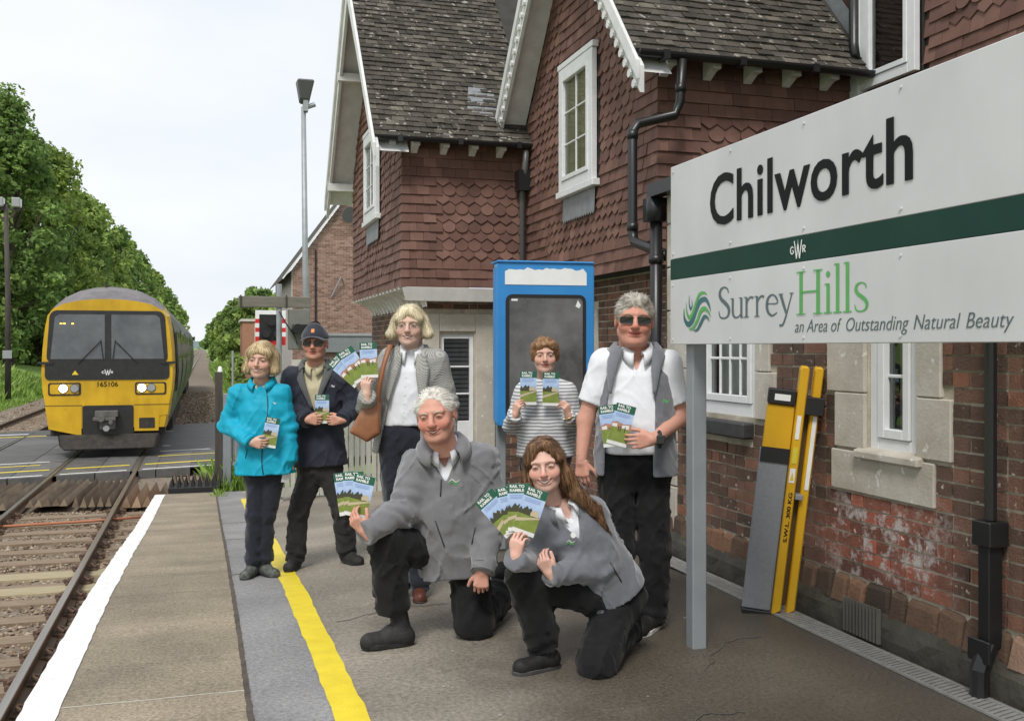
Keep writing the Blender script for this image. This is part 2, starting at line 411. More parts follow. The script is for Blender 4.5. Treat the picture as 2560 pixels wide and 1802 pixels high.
# coping slabs, with open joints
joints = [-4.0, -1.9, 0.2, 2.45, 4.74, 7.25, 8.72, 11.45, 13.2, 15.0, 16.55, PEND]
for a, b in zip(joints[:-1], joints[1:]):
    mb = MB(); n = 8
    for k in range(n):
        ya = a + .006 + (b - a - .012) * k / n; yb = a + .006 + (b - a - .012) * (k + 1) / n
        mb.add([(-.75, ya, plat_z(0, ya) - .10), (.185, ya, plat_z(0, ya) - .10), (.185, yb, plat_z(0, yb) - .10), (-.75, yb, plat_z(0, yb) - .10),
                (-.75, ya, plat_z(0, ya) + .004), (.185, ya, plat_z(0, ya) + .004), (.185, yb, plat_z(0, yb) + .004), (-.75, yb, plat_z(0, yb) + .004)],
               [(0, 3, 2, 1), (4, 5, 6, 7), (1, 2, 6, 5), (3, 0, 4, 7)] + ([(0, 1, 5, 4)] if k == 0 else []) + ([(2, 3, 7, 6)] if k == n - 1 else []))
    mb.build('coping_slab', m_slab, plat)
mb = MB()
for j in range(60):
    ya, yb = (-4 + (PEND + 4) * k / 60 for k in (j, j + 1))
    mb.add([(-.66, ya, ramp(ya) - .09), (-.66, yb, ramp(yb) - .09), (-.66, yb, -1.3), (-.66, ya, -1.3)], [(0, 1, 2, 3)])
mb.add([(-.66, PEND, -1.3), (6, PEND, -1.3), (6, PEND, ramp(PEND)), (-.66, PEND, ramp(PEND))], [(3, 2, 1, 0)])
mb.build('platform_wall', m_platwall, plat)
strip('white_edge_line', -.753, -.60, -4, PEND - .1, 0.009, m_white_line, ny=190, jit=.006, side=.085, parent=plat)
strip('yellow_line', 0.525, 0.665, -4, 15.6, 0.005, m_yellow_line, ny=150, jit=.006, parent=plat, seed=9)
m_dirtline = mat('joint_dirt', (0.05, 0.042, 0.033), (0.11, 0.09, 0.07), rough=.95, scale=9)
strip('tarmac_joint', 0.175, 0.20, -4, PEND, 0.0065, m_dirtline, ny=330, jit=.003, parent=plat, seed=2)
m_paleline = mat('pale_joint_mortar', (0.38, 0.35, 0.29), (0.5, 0.47, 0.40), rough=.9, scale=12)
for y in (4.74, 11.45):
    mb = MB(); rj = random.Random(int(y)); xs_ = [-.6 + .78 * i / 16 for i in range(17)]
    lo = [(x, y - .004 - rj.uniform(.001, .005), plat_z(0, y) + .0055) for i, x in enumerate(xs_)]; hi = [(x, p[1] + rj.uniform(.009, .014), p[2]) for x, p in zip(xs_, lo)]
    mb.add(lo + hi, [(i, i + 1, i + 18, i + 17) for i in range(16)])
    mb.build('joint_mortar', m_paleline, plat)
# patched tarmac strips across the border
m_crack = mat('tarmac_crack', (0.05, 0.047, 0.045), (0.09, 0.085, 0.08), rough=.9, scale=9)
for y in (7.9, 10.3, 12.2):
    mb = MB(); rj = random.Random(int(y * 7)); pts = [(.2 + .36 * i / 8, y + rj.uniform(-.02, .02)) for i in range(9)]
    mb.add([(x, yy - .006, plat_z(x, yy) + .004) for x, yy in pts] + [(x, yy + .009, plat_z(x, yy) + .004) for x, yy in pts], [(i, i + 1, i + 10, i + 9) for i in range(8)])
    mb.build('tarmac_crack', m_crack, plat)
# --- drain channel along the station wall
m_grate = mat('drain_grate', (0.33, 0.33, 0.31), (0.46, 0.46, 0.44), rough=0.5, metal=0.4, scale=20)
m_drain_dark = plain('drain_dark', (0.012, 0.012, 0.012), 0.9)
dr = empty('drain_channel', (3.225, 0, 0)); tag(dr, 'slotted metal drain channel along the foot of the station wall', 'drain')
MB().box(-.065, .065, -1, 7.15, .0035, .005).build('channel', m_drain_dark, dr)
MB().box(-.075, -.058, -1, 7.15, .003, .013).box(.058, .075, -1, 7.15, .003, .013).build('rim', m_grate, dr)
mb = MB()
gb = MB(); gb.box(-.058, .058, -.010, .010, .006, .011); gb_me = gb.mesh('bar', m_grate)
y = 3.0; nb = 0
while y < 7.1:
    link('bar', gb_me, dr, (0, y, 0), (0, 0, R(14))); y += 0.030; nb += 1
# --- level crossing
m_road = mat('road_asphalt', (0.055, 0.053, 0.052), (0.10, 0.097, 0.093), rough=0.6, scale=2, bump=.4, bscale=70)
mb = MB()
mb.add([(-70, 21.2 - 17, -.952), (-7.9, 21.2 - 1.4, -.948), (.4, 21.2 + .8, -.948), (50, 21.2 + 13, -.6), (50, 33.2 + 13, -.6), (.4, 33.2 + .8, -.948), (-7.9, 33.2 - 1.4, -.948), (-70, 33.2 - 17, -.952)], [tuple(range(8))])
tag(mb.build('road', m_road), 'asphalt road crossing the railway', kind='structure')
m_panel = mat('crossing_panel', (0.075, 0.073, 0.072), (0.14, 0.135, 0.13), rough=0.45, rough2=.7, scale=3, bump=.3, bscale=50, rnd_v=.22)
lc = empty('level_crossing', (0, 0, 0)); tag(lc, 'grey road panels of the level crossing set between the rails', kind='structure')
def cross_panels(x0, x1):
    for k in range(8):
        ya = 21.3 + 1.45 * k; yb = ya + 1.42
        if (x1 - x0) > 1.0:
            pass
        sk = .27
        MB().add([(x, y + sk * (x + 2), z) for z in (-1.1, -.938) for x, y in ((x0, ya), (x1, ya), (x1, yb), (x0, yb))],
                 [(4, 5, 6, 7), (0, 1, 5, 4), (1, 2, 6, 5), (2, 3, 7, 6), (3, 0, 4, 7)]).build('road_panel', m_panel, lc)
for x0, x1 in ((-.93, -.28), (-1.265, -.95), (-2.05, -1.425), (-2.735, -2.07), (-3.55, -2.89), (-4.67, -3.57), (-5.47, -4.83), (-6.17, -5.49), (-7.1, -6.33)):
    cross_panels(x0, x1)
def cross_line(name, y0, w, material, x0=-7.5, x1=.3, gap=()):
    mb = MB(); n = 26
    for i in range(n):
        xa = x0 + (x1 - x0) * i / n; xb = x0 + (x1 - x0) * (i + 1) / n
        if any(a < (xa + xb) / 2 < b for a, b in gap): continue
        mb.add([(xa, y0 + .27 * (xa + 2), -.934), (xb, y0 + .27 * (xb + 2), -.934), (xb, y0 + w + .27 * (xb + 2), -.934), (xa, y0 + w + .27 * (xa + 2), -.934)], [(0, 1, 2, 3)])
    mb.build(name, material, lc)
RG = ((-1.45, -1.25), (-2.9, -2.7))
cross_line('white_line', 21.45, .10, m_white_line, gap=RG)
cross_line('yellow_line', 22.35, .16, m_yellow_line, gap=RG)
cross_line('yellow_line', 22.62, .10, m_yellow_line, x0=-7.5, x1=-4.5)
cross_line('white_line', 24.0, .10, m_white_line, x0=-4.6, x1=-3.2)
cross_line('yellow_line', 23.4, .12, m_yellow_line, x0=-4.4, x1=-3.3)
cross_line('yellow_line', 23.9, .12, m_yellow_line, x0=-1.0, x1=.3)
cross_line('white_line', 25.0, .12, m_white_line, x0=-1.0, x1=.3)
cross_line('white_line', 26.4, .12, m_white_line, x0=-1.0, x1=.3)
cross_line('yellow_line', 31.2, .2, m_yellow_line, gap=RG)
cross_line('white_line', 32.1, .2, m_white_line, gap=RG)
# --- timber trespass guards
m_guard = mat('guard_timber', (0.14, 0.10, 0.07), (0.30, 0.235, 0.165), rough=.85, scale=4, stretch=(1, .3, 1), rnd_v=.3, bump=.3, bscale=40)
m_guard2 = mat('guard_timber_new', (0.26, 0.165, 0.10), (0.38, 0.27, 0.18), rough=.85, scale=4, stretch=(1, .3, 1), rnd_v=.2, bump=.3, bscale=40)
def slat_mesh(L, w, h, material):
    return MB().add([(-w / 2, 0, 0), (w / 2, 0, 0), (.1 * w, 0, h), (-w / 2, L, 0), (w / 2, L, 0), (.1 * w, L, h)], [(0, 1, 2), (3, 5, 4), (0, 3, 4, 1), (1, 4, 5, 2), (2, 5, 3, 0)]).mesh('slat', material)
sl_a = slat_mesh(2.6, .125, .12, m_guard); sl_b = slat_mesh(2.5, .10, .17, m_guard); sl_c = slat_mesh(1.7, .15, .19, m_guard2)
def guard(x0, n, dx, me, y, z, label):
    g = empty('trespass_guard', (x0, y, z)); tag(g, label, 'guard', 'timber trespass guards by the crossing')
    for i in range(n): link('slat', me, g, (i * dx, rs.uniform(-.03, .03), 0), (0, 0, R(-2)))
guard(-2.66, 5, .125, sl_a, 17.5, -1.0, 'low timber trespass guard between the near rails, flat left half')
guard(-1.98, 5, .125, sl_b, 17.4, -1.02, 'open-slatted trespass guard between the near rails, right half')
guard(-4.65, 14, .125, sl_a, 17.3, -1.0, 'long timber trespass guard beside the outer rail of the near track')
guard(-1.20, 4, .16, sl_c, 17.1, -1.02, 'reddish timber trespass guard between the near rail and the platform')
m_rubber = plain('black_rubber', (0.012, 0.012, 0.013), .6)
g = empty('trespass_guard', (-.56, 17.2, -.84)); tag(g, 'black rubber guard with pale teeth across the end of the platform', 'guard', 'timber trespass guards by the crossing')
MB().box(0, .80, 0, .95, 0, .10).build('rubber_base', m_rubber, g, bevel=.01)
tt = MB(); tt.add([(0, 0, 0), (.07, 0, 0), (.035, .01, .15), (0, .5, 0), (.07, .5, 0), (.035, .45, .15)], [(0, 1, 2), (3, 5, 4), (1, 4, 5, 2), (2, 5, 3, 0)])
tt_d = tt.mesh('tooth', m_rubber); tt_me = tt.mesh('tooth', m_guard)
for i in range(7): link('tooth', tt_d, g, (.02 + .11 * i, .02, .10))
for i in range(7): link('tooth', tt_me, g, (.05 + .105 * i, .58, .10))

# hairline cracks and trodden-in gum on the tarmac
for k, pts in enumerate(([(1.0, 3.3), (1.35, 3.55), (1.6, 3.5), (2.0, 3.8), (2.25, 3.75)], [(.75, 5.9), (1.1, 6.1), (1.5, 6.05)], [(1.3, 8.6), (1.7, 8.4), (2.2, 8.5)], [(2.3, 4.3), (2.6, 4.7), (2.9, 4.75)])):
    rj = random.Random(k); q = []
    for (xa, ya), (xb, yb) in zip(pts[:-1], pts[1:]):
        for t in range(6): q.append((xa + (xb - xa) * t / 6 + rj.uniform(-.02, .02), ya + (yb - ya) * t / 6 + rj.uniform(-.02, .02)))
    mb = MB(); n = len(q)
    mb.add([(x, y - .003 - .003 * rj.random(), plat_z(x, y) + .004) for x, y in q] + [(x, y + .003 + .003 * rj.random(), plat_z(x, y) + .004) for x, y in q], [(i, i + 1, i + 1 + n, i + n) for i in range(n - 1)])
    mb.build('tarmac_crack', m_crack, plat)
m_gum = mat('trodden_gum', (0.30, 0.28, 0.25), (0.42, 0.40, 0.36), rough=.8, scale=20)
rj = random.Random(17)
for k in range(34):
    x = rj.uniform(.7, 3.0); y = rj.uniform(3.0, 8.0); r = rj.uniform(.006, .014); mb = MB()
    mb.add([(x + r * math.cos(a) * rj.uniform(.7, 1.2), y + r * math.sin(a) * rj.uniform(.7, 1.2), plat_z(x, y) + .0035) for a in np.linspace(0, 5.5, 8)], [tuple(range(8))]); mb.build('gum_spot', m_gum, plat)
# ================================================================== station house
m_brick = mat('brick', (0.72, 0.66, 0.62), (1.12, 1.05, 1.0), rough=0.85, scale=14, bump=0.5, bscale=90,
              palette=[(0, (0.072, 0.049, 0.038)), (0.35, (0.115, 0.071, 0.053)), (0.65, (0.155, 0.090, 0.066)), (0.9, (0.20, 0.105, 0.074)), (1, (0.25, 0.115, 0.072))], speck=(24, 0.665, (0.42, 0.38, 0.33)))
m_mortar = mat('mortar', (0.30, 0.265, 0.20), (0.52, 0.475, 0.385), rough=0.95, scale=7, bump=.4, bscale=70)
m_plinth = mat('plinth_render', (0.028, 0.026, 0.02), (0.085, 0.078, 0.06), rough=0.75, scale=3, bump=.5, bscale=40)
m_oldbrick = mat('worn_brick', (0.8, 0.75, 0.7), (1.1, 1.05, 1.0), rough=.9, scale=12, bump=.6, bscale=60, palette=[(0, (0.055, 0.04, 0.03)), (0.5, (0.12, 0.075, 0.05)), (0.85, (0.21, 0.115, 0.07)), (1, (0.34, 0.29, 0.24))])
m_stonework = mat('cream_stone', (0.37, 0.335, 0.275), (0.53, 0.495, 0.43), rough=0.85, scale=4, contrast=(.3, .66), bump=.25, bscale=60, speck=(17, 0.66, (0.66, 0.64, 0.60)))
m_pvc = plain('white_frame', (0.72, 0.73, 0.74), 0.35)
m_whitewood = mat('white_wood', (0.58, 0.58, 0.57), (0.76, 0.76, 0.75), rough=.5, scale=5)
m_black = plain('black_metal', (0.014, 0.014, 0.015), 0.35)
m_pipegrey = plain('grey_pipe', (0.10, 0.10, 0.10), 0.4)
m_lead = mat('lead', (0.16, 0.17, 0.18), (0.25, 0.26, 0.275), rough=.55, scale=8)
m_sill = mat('black_sill', (0.03, 0.03, 0.031), (0.05, 0.05, 0.052), rough=.5, scale=20, bump=.2, bscale=90)
m_tile = mat('hung_tile', (0.80, 0.78, 0.76), (1.15, 1.12, 1.1), rough=0.8, scale=5, bump=.3, bscale=120,
             palette=[(0, (0.120, 0.062, 0.048)), (0.4, (0.148, 0.076, 0.059)), (0.8, (0.172, 0.090, 0.070)), (1, (0.205, 0.112, 0.088))])
m_rooftile = mat('roof_tile', (0.55, 0.55, 0.52), (1.2, 1.18, 1.12), rough=0.95, scale=7, contrast=(.3, .7), bump=.9, bscale=55,
                 palette=[(0, (0.045, 0.039, 0.033)), (0.5, (0.066, 0.058, 0.048)), (0.85, (0.09, 0.079, 0.066)), (1, (0.14, 0.125, 0.105))], speck=(13, 0.625, (0.30, 0.285, 0.245)))
m_glass = glass('window_glass')
m_curtain = mat('net_curtain', (0.55, 0.54, 0.50), (0.72, 0.71, 0.67), rough=.9, scale=30, stretch=(4, 4, .3))
m_blind = mat('yellow_blind', (0.50, 0.42, 0.26), (0.62, 0.54, 0.36), rough=.9, scale=14, stretch=(3, 3, .3))
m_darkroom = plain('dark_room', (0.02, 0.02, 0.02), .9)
# damp salts under the second window: a pale bloom and rawer red bricks, as on the real wall
def bloom(m):
    t = m.node_tree; p = t.nodes['Principled BSDF']; L = t.links.new; src = p.inputs['Base Color'].links[0].from_socket
    ge = nn(t, 'ShaderNodeNewGeometry'); sx = nn(t, 'ShaderNodeSeparateXYZ'); L(ge.outputs['Position'], sx.inputs[0])
    vd = nn(t, 'ShaderNodeVectorMath', operation='SUBTRACT'); L(ge.outputs['Position'], vd.inputs[0]); vd.inputs[1].default_value = (3.4, 4.42, .52)
    vm = nn(t, 'ShaderNodeVectorMath', operation='MULTIPLY'); L(vd.outputs[0], vm.inputs[0]); vm.inputs[1].default_value = (0, 1.7, 2.8)
    ln = nn(t, 'ShaderNodeVectorMath', operation='LENGTH'); L(vm.outputs[0], ln.inputs[0])
    mk = nn(t, 'ShaderNodeMapRange'); mk.inputs[1].default_value, mk.inputs[2].default_value, mk.inputs[3].default_value, mk.inputs[4].default_value = .45, 1.15, 1, 0; L(ln.outputs[1], mk.inputs[0])
    m1 = nn(t, 'ShaderNodeMix', data_type='RGBA', blend_type='MULTIPLY'); L(mk.outputs[0], m1.inputs[0]); L(src, m1.inputs[6]); m1.inputs[7].default_value = (2.0, 1.25, 1.15, 1)
    no = nn(t, 'ShaderNodeTexNoise'); no.inputs['Scale'].default_value = 9; no.inputs['Detail'].default_value = 7; no.inputs['Roughness'].default_value = .7; L(ge.outputs['Position'], no.inputs['Vector'])
    mr = nn(t, 'ShaderNodeMapRange'); mr.inputs[1].default_value, mr.inputs[2].default_value = .50, .60; L(no.outputs['Fac'], mr.inputs[0])
    mm = nn(t, 'ShaderNodeMath', operation='MULTIPLY'); L(mr.outputs[0], mm.inputs[0]); L(mk.outputs[0], mm.inputs[1])
    m2 = nn(t, 'ShaderNodeMix', data_type='RGBA'); L(mm.outputs[0], m2.inputs[0]); L(m1.outputs[2], m2.inputs[6]); m2.inputs[7].default_value = (.46, .42, .40, 1)
    L(m2.outputs[2], p.inputs['Base Color'])
bloom(m_brick)
house = empty('station_house', (3.4, 7, 0))
tag(house, 'red tile-hung Victorian station house with steep mossy roofs and white trim', 'house')
bpy.context.view_layer.update()
HI = house.matrix_world.inverted()
def hb(mb, name, material, parent=None, **kw):
    """Build in world coordinates as a part of the house."""
    o = mb.build(name, material, None, **kw)
    o.parent = parent or house
    if not parent: o.matrix_parent_inverse = HI
    return o
CAM = Vector((0, 0, 1.55))
def F(o, u, n):
    return frame(o, u, n)
FX = ((0, -1, 0), (-1, 0, 0)); FY = ((1, 0, 0), (0, -1, 0))
# ---- tiles
def tile_poly(kind):
    if kind == 'plain': return [(-.081, 0), (.081, 0), (.081, .16), (-.081, .16)]
    if kind == 'point': return [(-.081, .052), (0, 0), (.081, .052), (.081, .16), (-.081, .16)]
    return [(-.081, .06)] + [(-.081 * math.cos(R(a)), .064 - .064 * math.sin(R(a))) for a in (20, 45, 70, 90, 110, 135, 160)] + [(.081, .06), (.081, .16), (-.081, .16)]
TILE = {}
for k in ('plain', 'point', 'round'):
    T = Matrix.Rotation(R(-8), 4, 'X')
    mb = MB(); mb.prism(tile_poly(k), Matrix.Translation((0, 0, .014)) @ T, .016)
    TILE[k] = (mb, mb.mesh('wall_tile', m_tile))
mb = MB(); mb.prism([(-.08, 0), (-.02, -.004), (.03, .003), (.08, -.002), (.08, .15), (-.08, .15)], Matrix.Translation((0, 0, .010)) @ Matrix.Rotation(R(-8), 4, 'X'), .020)
TILE['roof'] = (mb, mb.mesh('roof_tile', m_rooftile))
pieces = {'wall_tile': [], 'roof_tile': [], 'brick': []}
rt = random.Random(21)
def hang_tiles(O, fr, W, z0, rows, deco=None, clip=None, gauge=.1145, bias=0.0):
    u, n = (Vector(a) for a in fr)
    for r in range(rows):
        x = -.0825 if r % 2 else 0.0
        while x < W - .01:
            xa, xb = max(0, x), min(W, x + .165)
            if xb - xa > .03:
                c = (xa + xb) / 2; kind = 'plain'
                if deco: kind = deco(r, c) or 'plain'
                z = z0 + r * gauge
                if clip is None or clip(c, z - 0 + .06):
                    p = Vector(O) + u * c + Vector((0, 0, z)); p.z = z
                    Mx = F(p, u, n) @ Matrix.Rotation(rt.uniform(-.012, .012), 4, 'Z') @ Matrix.Diagonal(((xb - xa) / .165, 1, rt.uniform(.8, 1.25), 1))
                    pieces['wall_tile'].append(((p - CAM).length + bias, kind, Mx))
            x += .165
def roof_tiles(O, u, slope, n, W, Ls, gauge=.1, clip=None, bias=0.0):
    u = Vector(u); slope = Vector(slope).normalized()
    Mb = F(O, u, n)
    r = 0
    while r * gauge < Ls:
        x = -.083 if r % 2 else 0.0
        while x < W:
            xa, xb = max(0, x), min(W, x + .166)
            if xb - xa > .03 and (clip is None or clip((xa + xb) / 2, r * gauge)):
                p = Vector(O) + u * ((xa + xb) / 2) + slope * (r * gauge)
                Mx = F(p, u, n) @ Matrix.Rotation(rt.uniform(-.02, .02), 4, 'Z') @ Matrix.Rotation(rt.uniform(-.02, .03), 4, 'X') @ Matrix.Diagonal(((xb - xa) / .166, 1, rt.uniform(.8, 1.3), 1))
                pieces['roof_tile'].append(((p - CAM).length + bias, 'roof', Mx))
            x += .166
        r += 1
# ---- bricks (Flemish bond)
BR = MB(); BR.box(-.5, .5, 0, .0635, -.03, .008); BR_me = BR.mesh('brick', m_brick)
def brick_face(O, fr, W, z0, z1, holes=(), bias=0.0):
    u, n = (Vector(a) for a in fr); c = .0755; r = 0
    z = z0
    while z + .06 < z1:
        x = -.056 if r % 2 else -.1685; k = r % 2
        while x < W:
            L = .2245 if k % 2 == 0 else .112
            segs = [(max(0, x), min(W, x + L))]
            for (a, b, za, zb) in holes:
                if z + .066 > za and z < zb:
                    ns = []
                    for s, e in segs:
                        if b <= s or a >= e: ns.append((s, e)); continue
                        if s < a: ns.append((s, a))
                        if e > b: ns.append((b, e))
                    segs = ns
            for s, e in segs:
                if e - s > .03:
                    p = Vector(O) + u * ((s + e) / 2); p.z = z
                    Mx = F(p, u, n) @ Matrix.Translation((rt.uniform(-.002, .002), rt.uniform(-.002, .002), rt.uniform(-.002, .004))) @ Matrix.Rotation(rt.uniform(-.006, .006), 4, 'Z') @ Matrix.Diagonal((e - s - .0125, 1, 1, 1))
                    pieces['brick'].append(((p - CAM).length + bias, 'brick', Mx))
            x += L; k += 1
        z += c; r += 1
def wall_sheet(name, O, fr, W, z0, z1, holes, material, parent=None):
    """A wall face with rectangular openings, and reveals .14 deep."""
    u, n = (Vector(a) for a in fr)
    xs_ = sorted({0, W, *[h[0] for h in holes], *[h[1] for h in holes]}); zs_ = sorted({z0, z1, *[h[2] for h in holes], *[h[3] for h in holes]})
    mb = MB()
    P = lambda a, z, d=0: (Vector(O) * 1 + u * a - n * d).to_tuple()[:2] + (z,)
    for a, b in zip(xs_[:-1], xs_[1:]):
        for c, d in zip(zs_[:-1], zs_[1:]):
            if any(h[0] <= a and h[1] >= b and h[2] <= c and h[3] >= d for h in holes): continue
            mb.add([P(a, c), P(b, c), P(b, d), P(a, d)], [(0, 1, 2, 3)])
    for (a, b, c, d) in holes:
        for q in (((a, c), (b, c)), ((b, c), (b, d)), ((b, d), (a, d)), ((a, d), (a, c))):
            (p1, p2) = q
            mb.add([P(*p1), P(*p2), P(*p2, .16), P(*p1, .16)], [(0, 3, 2, 1)])
    return hb(mb, name, material, parent)
def window(O, fr, W, H, z, depth=.07, cols=2, rows_=3, fw=.07, curtain=None, cz=-.10, parent=None):
    """White framed casement: outer frame, sash, glazing bars; pane and curtain as sub-parts. O = lower corner on the wall face, set back by depth."""
    u, n = (Vector(a) for a in fr)
    o = Vector(O) - n * depth; o.z = z
    Mx = F(o, u, n)
    mb = MB()
    def bx(x0, x1, y0, y1, z0, z1):
        mb.obox(Mx @ Matrix.Translation(((x0 + x1) / 2, (y0 + y1) / 2, (z0 + z1) / 2)), x1 - x0, y1 - y0, z1 - z0)
    bx(0, fw, 0, H, -.03, .03); bx(W - fw, W, 0, H, -.03, .03); bx(fw, W - fw, 0, fw, -.03, .03); bx(fw, W - fw, H - fw, H, -.03, .03)
    s = fw + .004; sw = .05
    bx(s, s + sw, s, H - s, -.02, .042); bx(W - s - sw, W - s, s, H - s, -.02, .042); bx(s + sw, W - s - sw, s, s + sw, -.02, .042); bx(s + sw, W - s - sw, H - s - sw, H - s, -.02, .042)
    ix0, ix1, iy0, iy1 = s + sw, W - s - sw, s + sw, H - s - sw
    for c in range(1, cols):
        x = ix0 + (ix1 - ix0) * c / cols; bx(x - .009, x + .009, iy0, iy1, .0, .016)
    for r in range(1, rows_):
        y = iy0 + (iy1 - iy0) * r / rows_; bx(ix0, ix1, y - .009, y + .009, .001, .015)
    w = hb(mb, 'window', m_pvc, parent, bevel=.004)
    hb(MB().add([Mx @ Vector(q) for q in ((ix0 - .005, iy0 - .005, .004), (ix1 + .005, iy0 - .005, .004), (ix1 + .005, iy1 + .005, .004), (ix0 - .005, iy1 + .005, .004))], [(0, 1, 2, 3)]), 'pane', m_glass, w)
    if curtain:
        cm = MB()
        cm.grid(lambda a, b: Mx @ Vector((ix0 - .03 + (ix1 - ix0 + .06) * a, iy0 - .03 + (iy1 - iy0 + .06) * b, cz + .018 * min(1, -cz * 10) * math.sin(a * 46 + 1.5 * math.sin(b * 3)) * (1 - .3 * b))), 60, 4)
        hb(cm, 'curtain', curtain, w, smooth=True)
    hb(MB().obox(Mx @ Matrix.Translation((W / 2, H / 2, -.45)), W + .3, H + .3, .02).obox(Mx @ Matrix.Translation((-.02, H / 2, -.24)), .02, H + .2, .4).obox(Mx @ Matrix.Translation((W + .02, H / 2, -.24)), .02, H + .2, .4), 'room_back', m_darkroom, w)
    return w
# ---------------- near ground-floor block, wall face x = 3.40 (u runs towards the camera)
XW = 3.40; YE = 7.0; WL = 5.6
hy = lambda y: YE - y
w1 = (hy(6.50), hy(5.68), 1.09, 2.35); w2 = (hy(4.56), hy(4.165), 1.0, 2.35)
holes_wall = [w1, w2]
wall_sheet('ground_floor_wall', (XW, YE, 0), FX, WL, 0, 2.72, holes_wall, m_mortar)
st = []   # stone blocks of the surrounds: (y_far, y_near, z0, z1)
for (y0, y1, flip) in ((6.74, 6.50, 0), (5.68, 5.51, 1), (4.83, 4.565, 0), (4.16, 3.985, 1)):
    z = 1.09 if y0 > 5.4 else 1.0; k = 0
    while z < 2.3:
        h = .305; ext = .07 if (k + flip) % 2 else 0
        if flip: st.append((y0, y1 - ext, z, z + h - .004))
        else: st.append((y0 + ext, y1, z, z + h - .004))
        z += h; k += 1
st += [(6.95, 6.80, .18 + .33 * k, .18 + .33 * k + .32) for k in range(8)]
st.append((4.86, 4.03, .765, .985))                      # apron under the second window
st += [(3.47, 3.28 + (.06 if k % 2 else 0), .20 + .38 * k, .20 + .38 * k + .374) for k in range(6)]
for (a, b, c, d) in st:
    hb(MB().box(XW - .022, XW + .05, b, a, c, d), 'stone_block', m_stonework, bevel=.006)
hb(MB().add([(XW - .055, 4.62, 1.0), (XW - .055, 4.11, 1.0), (XW + .1, 4.11, 1.035), (XW + .1, 4.62, 1.035), (XW - .055, 4.62, .955), (XW - .055, 4.11, .955), (XW + .1, 4.11, .955), (XW + .1, 4.62, .955)],
        [(0, 3, 2, 1), (0, 1, 5, 4), (1, 2, 6, 5), (3, 0, 4, 7), (4, 5, 6, 7)]), 'window_sill', m_stonework, bevel=.008)
for (ya, yb) in ((6.60, 6.30), (6.296, 5.72)):
    hb(MB().box(XW - .085, XW + .10, yb, ya, .955, 1.06), 'window_sill', m_sill, bevel=.012)
bh = [(hy(a), hy(b), c - .004, d + .004) for (a, b, c, d) in st] + [(hy(6.60), hy(5.72), .955, 1.09)] + [(a, b, c - .005, d) for (a, b, c, d) in holes_wall]
brick_face((XW, YE, 0), FX, WL, .31, 2.70, bh)
# worn projecting course and plinth
ro = random.Random(4); y = 6.98
while y > 1.6:
    L = ro.uniform(.12, .24)
    hb(MB().add([(XW - .045 + ro.uniform(-.012, .012), y, .155), (XW - .045 + ro.uniform(-.012, .012), y - L + .012, .155), (XW + .02, y - L + .012, .155), (XW + .02, y, .155),
                 (XW - .028, y - .01, .285 + ro.uniform(-.02, .012)), (XW - .028, y - L + .022, .285 + ro.uniform(-.02, .012)), (XW + .02, y - L + .012, .305), (XW + .02, y, .305)],
                [(0, 4, 5, 1), (4, 7, 6, 5), (0, 3, 7, 4), (1, 5, 6, 2)]), 'brick', m_oldbrick, bevel=.012)
    y -= L
mb = MB(); rp_ = random.Random(8)
mb.grid(lambda a, b: (XW - .062 + .008 * rp_.uniform(-1, 1) * (b > 0) + .02 * (b > .8), YE - WL * a, .17 * b + (.012 * rp_.uniform(-1, 1) if b > .9 else 0)), 60, 3)
mb.add([(XW - .06, YE, 0), (XW + .1, YE, 0), (XW + .1, YE, .17), (XW - .06, YE, .17)], [(0, 1, 2, 3)])
mb.box(XW - .04, XW + .02, YE - WL, YE, 0.0, .155)
hb(mb, 'plinth', m_plinth, smooth=False)
mb = MB()
for k in range(11): mb.box(XW - .085, XW - .065, 4.66 - .028 * k - .012, 4.66 - .028 * k, .02, .20)
hb(mb, 'air_vent', mat('vent_grey', (0.09, 0.085, 0.07), (0.14, 0.13, 0.11), rough=.8))
window((XW, 6.50, 0), FX, .82, 1.26, 1.09, depth=.045, cols=4, rows_=4, fw=.085, curtain=m_curtain)
window((XW, 4.56, 0), FX, .395, 1.35, 1.0, depth=.045, cols=1, rows_=4, fw=.07, curtain=m_curtain)
# downpipe at the near end with its boot
mb = MB(); yd = 3.62
mb.tube([(XW - .06, yd, 2.7), (XW - .06, yd, .78)], .026, 10)
mb.box(XW - .115, XW - .01, yd - .055, yd + .055, .67, .78)
mb.box(XW - .10, XW - .025, yd - .034, yd + .034, .22, .67)
mb.tube([(XW - .066, yd, .24), (XW - .12, yd, .12), (XW - .12, yd, .0)], .042, 10)
mb.box(XW - .13, XW - .115, yd - .065, yd + .065, .16, .26)
hb(mb, 'downpipe', m_black, bevel=.004)
hb(MB().box(3.26, 3.36, 1.4, 7.06, 2.70, 2.80), 'gutter', m_black)
mb = MB(); mb.add([(3.28, 1.4, 2.80), (3.28, 7.05, 2.80), (6.1, 7.05, 3.70), (6.1, 1.4, 3.70)], [(0, 3, 2, 1)])
mb.add([(3.405, 7.0, 0), (6.1, 7.0, 0), (6.1, 7.0, 3.65), (3.405, 7.0, 2.75)], [(0, 1, 2, 3)])
hb(mb, 'lean_to_roof', m_rooftile)
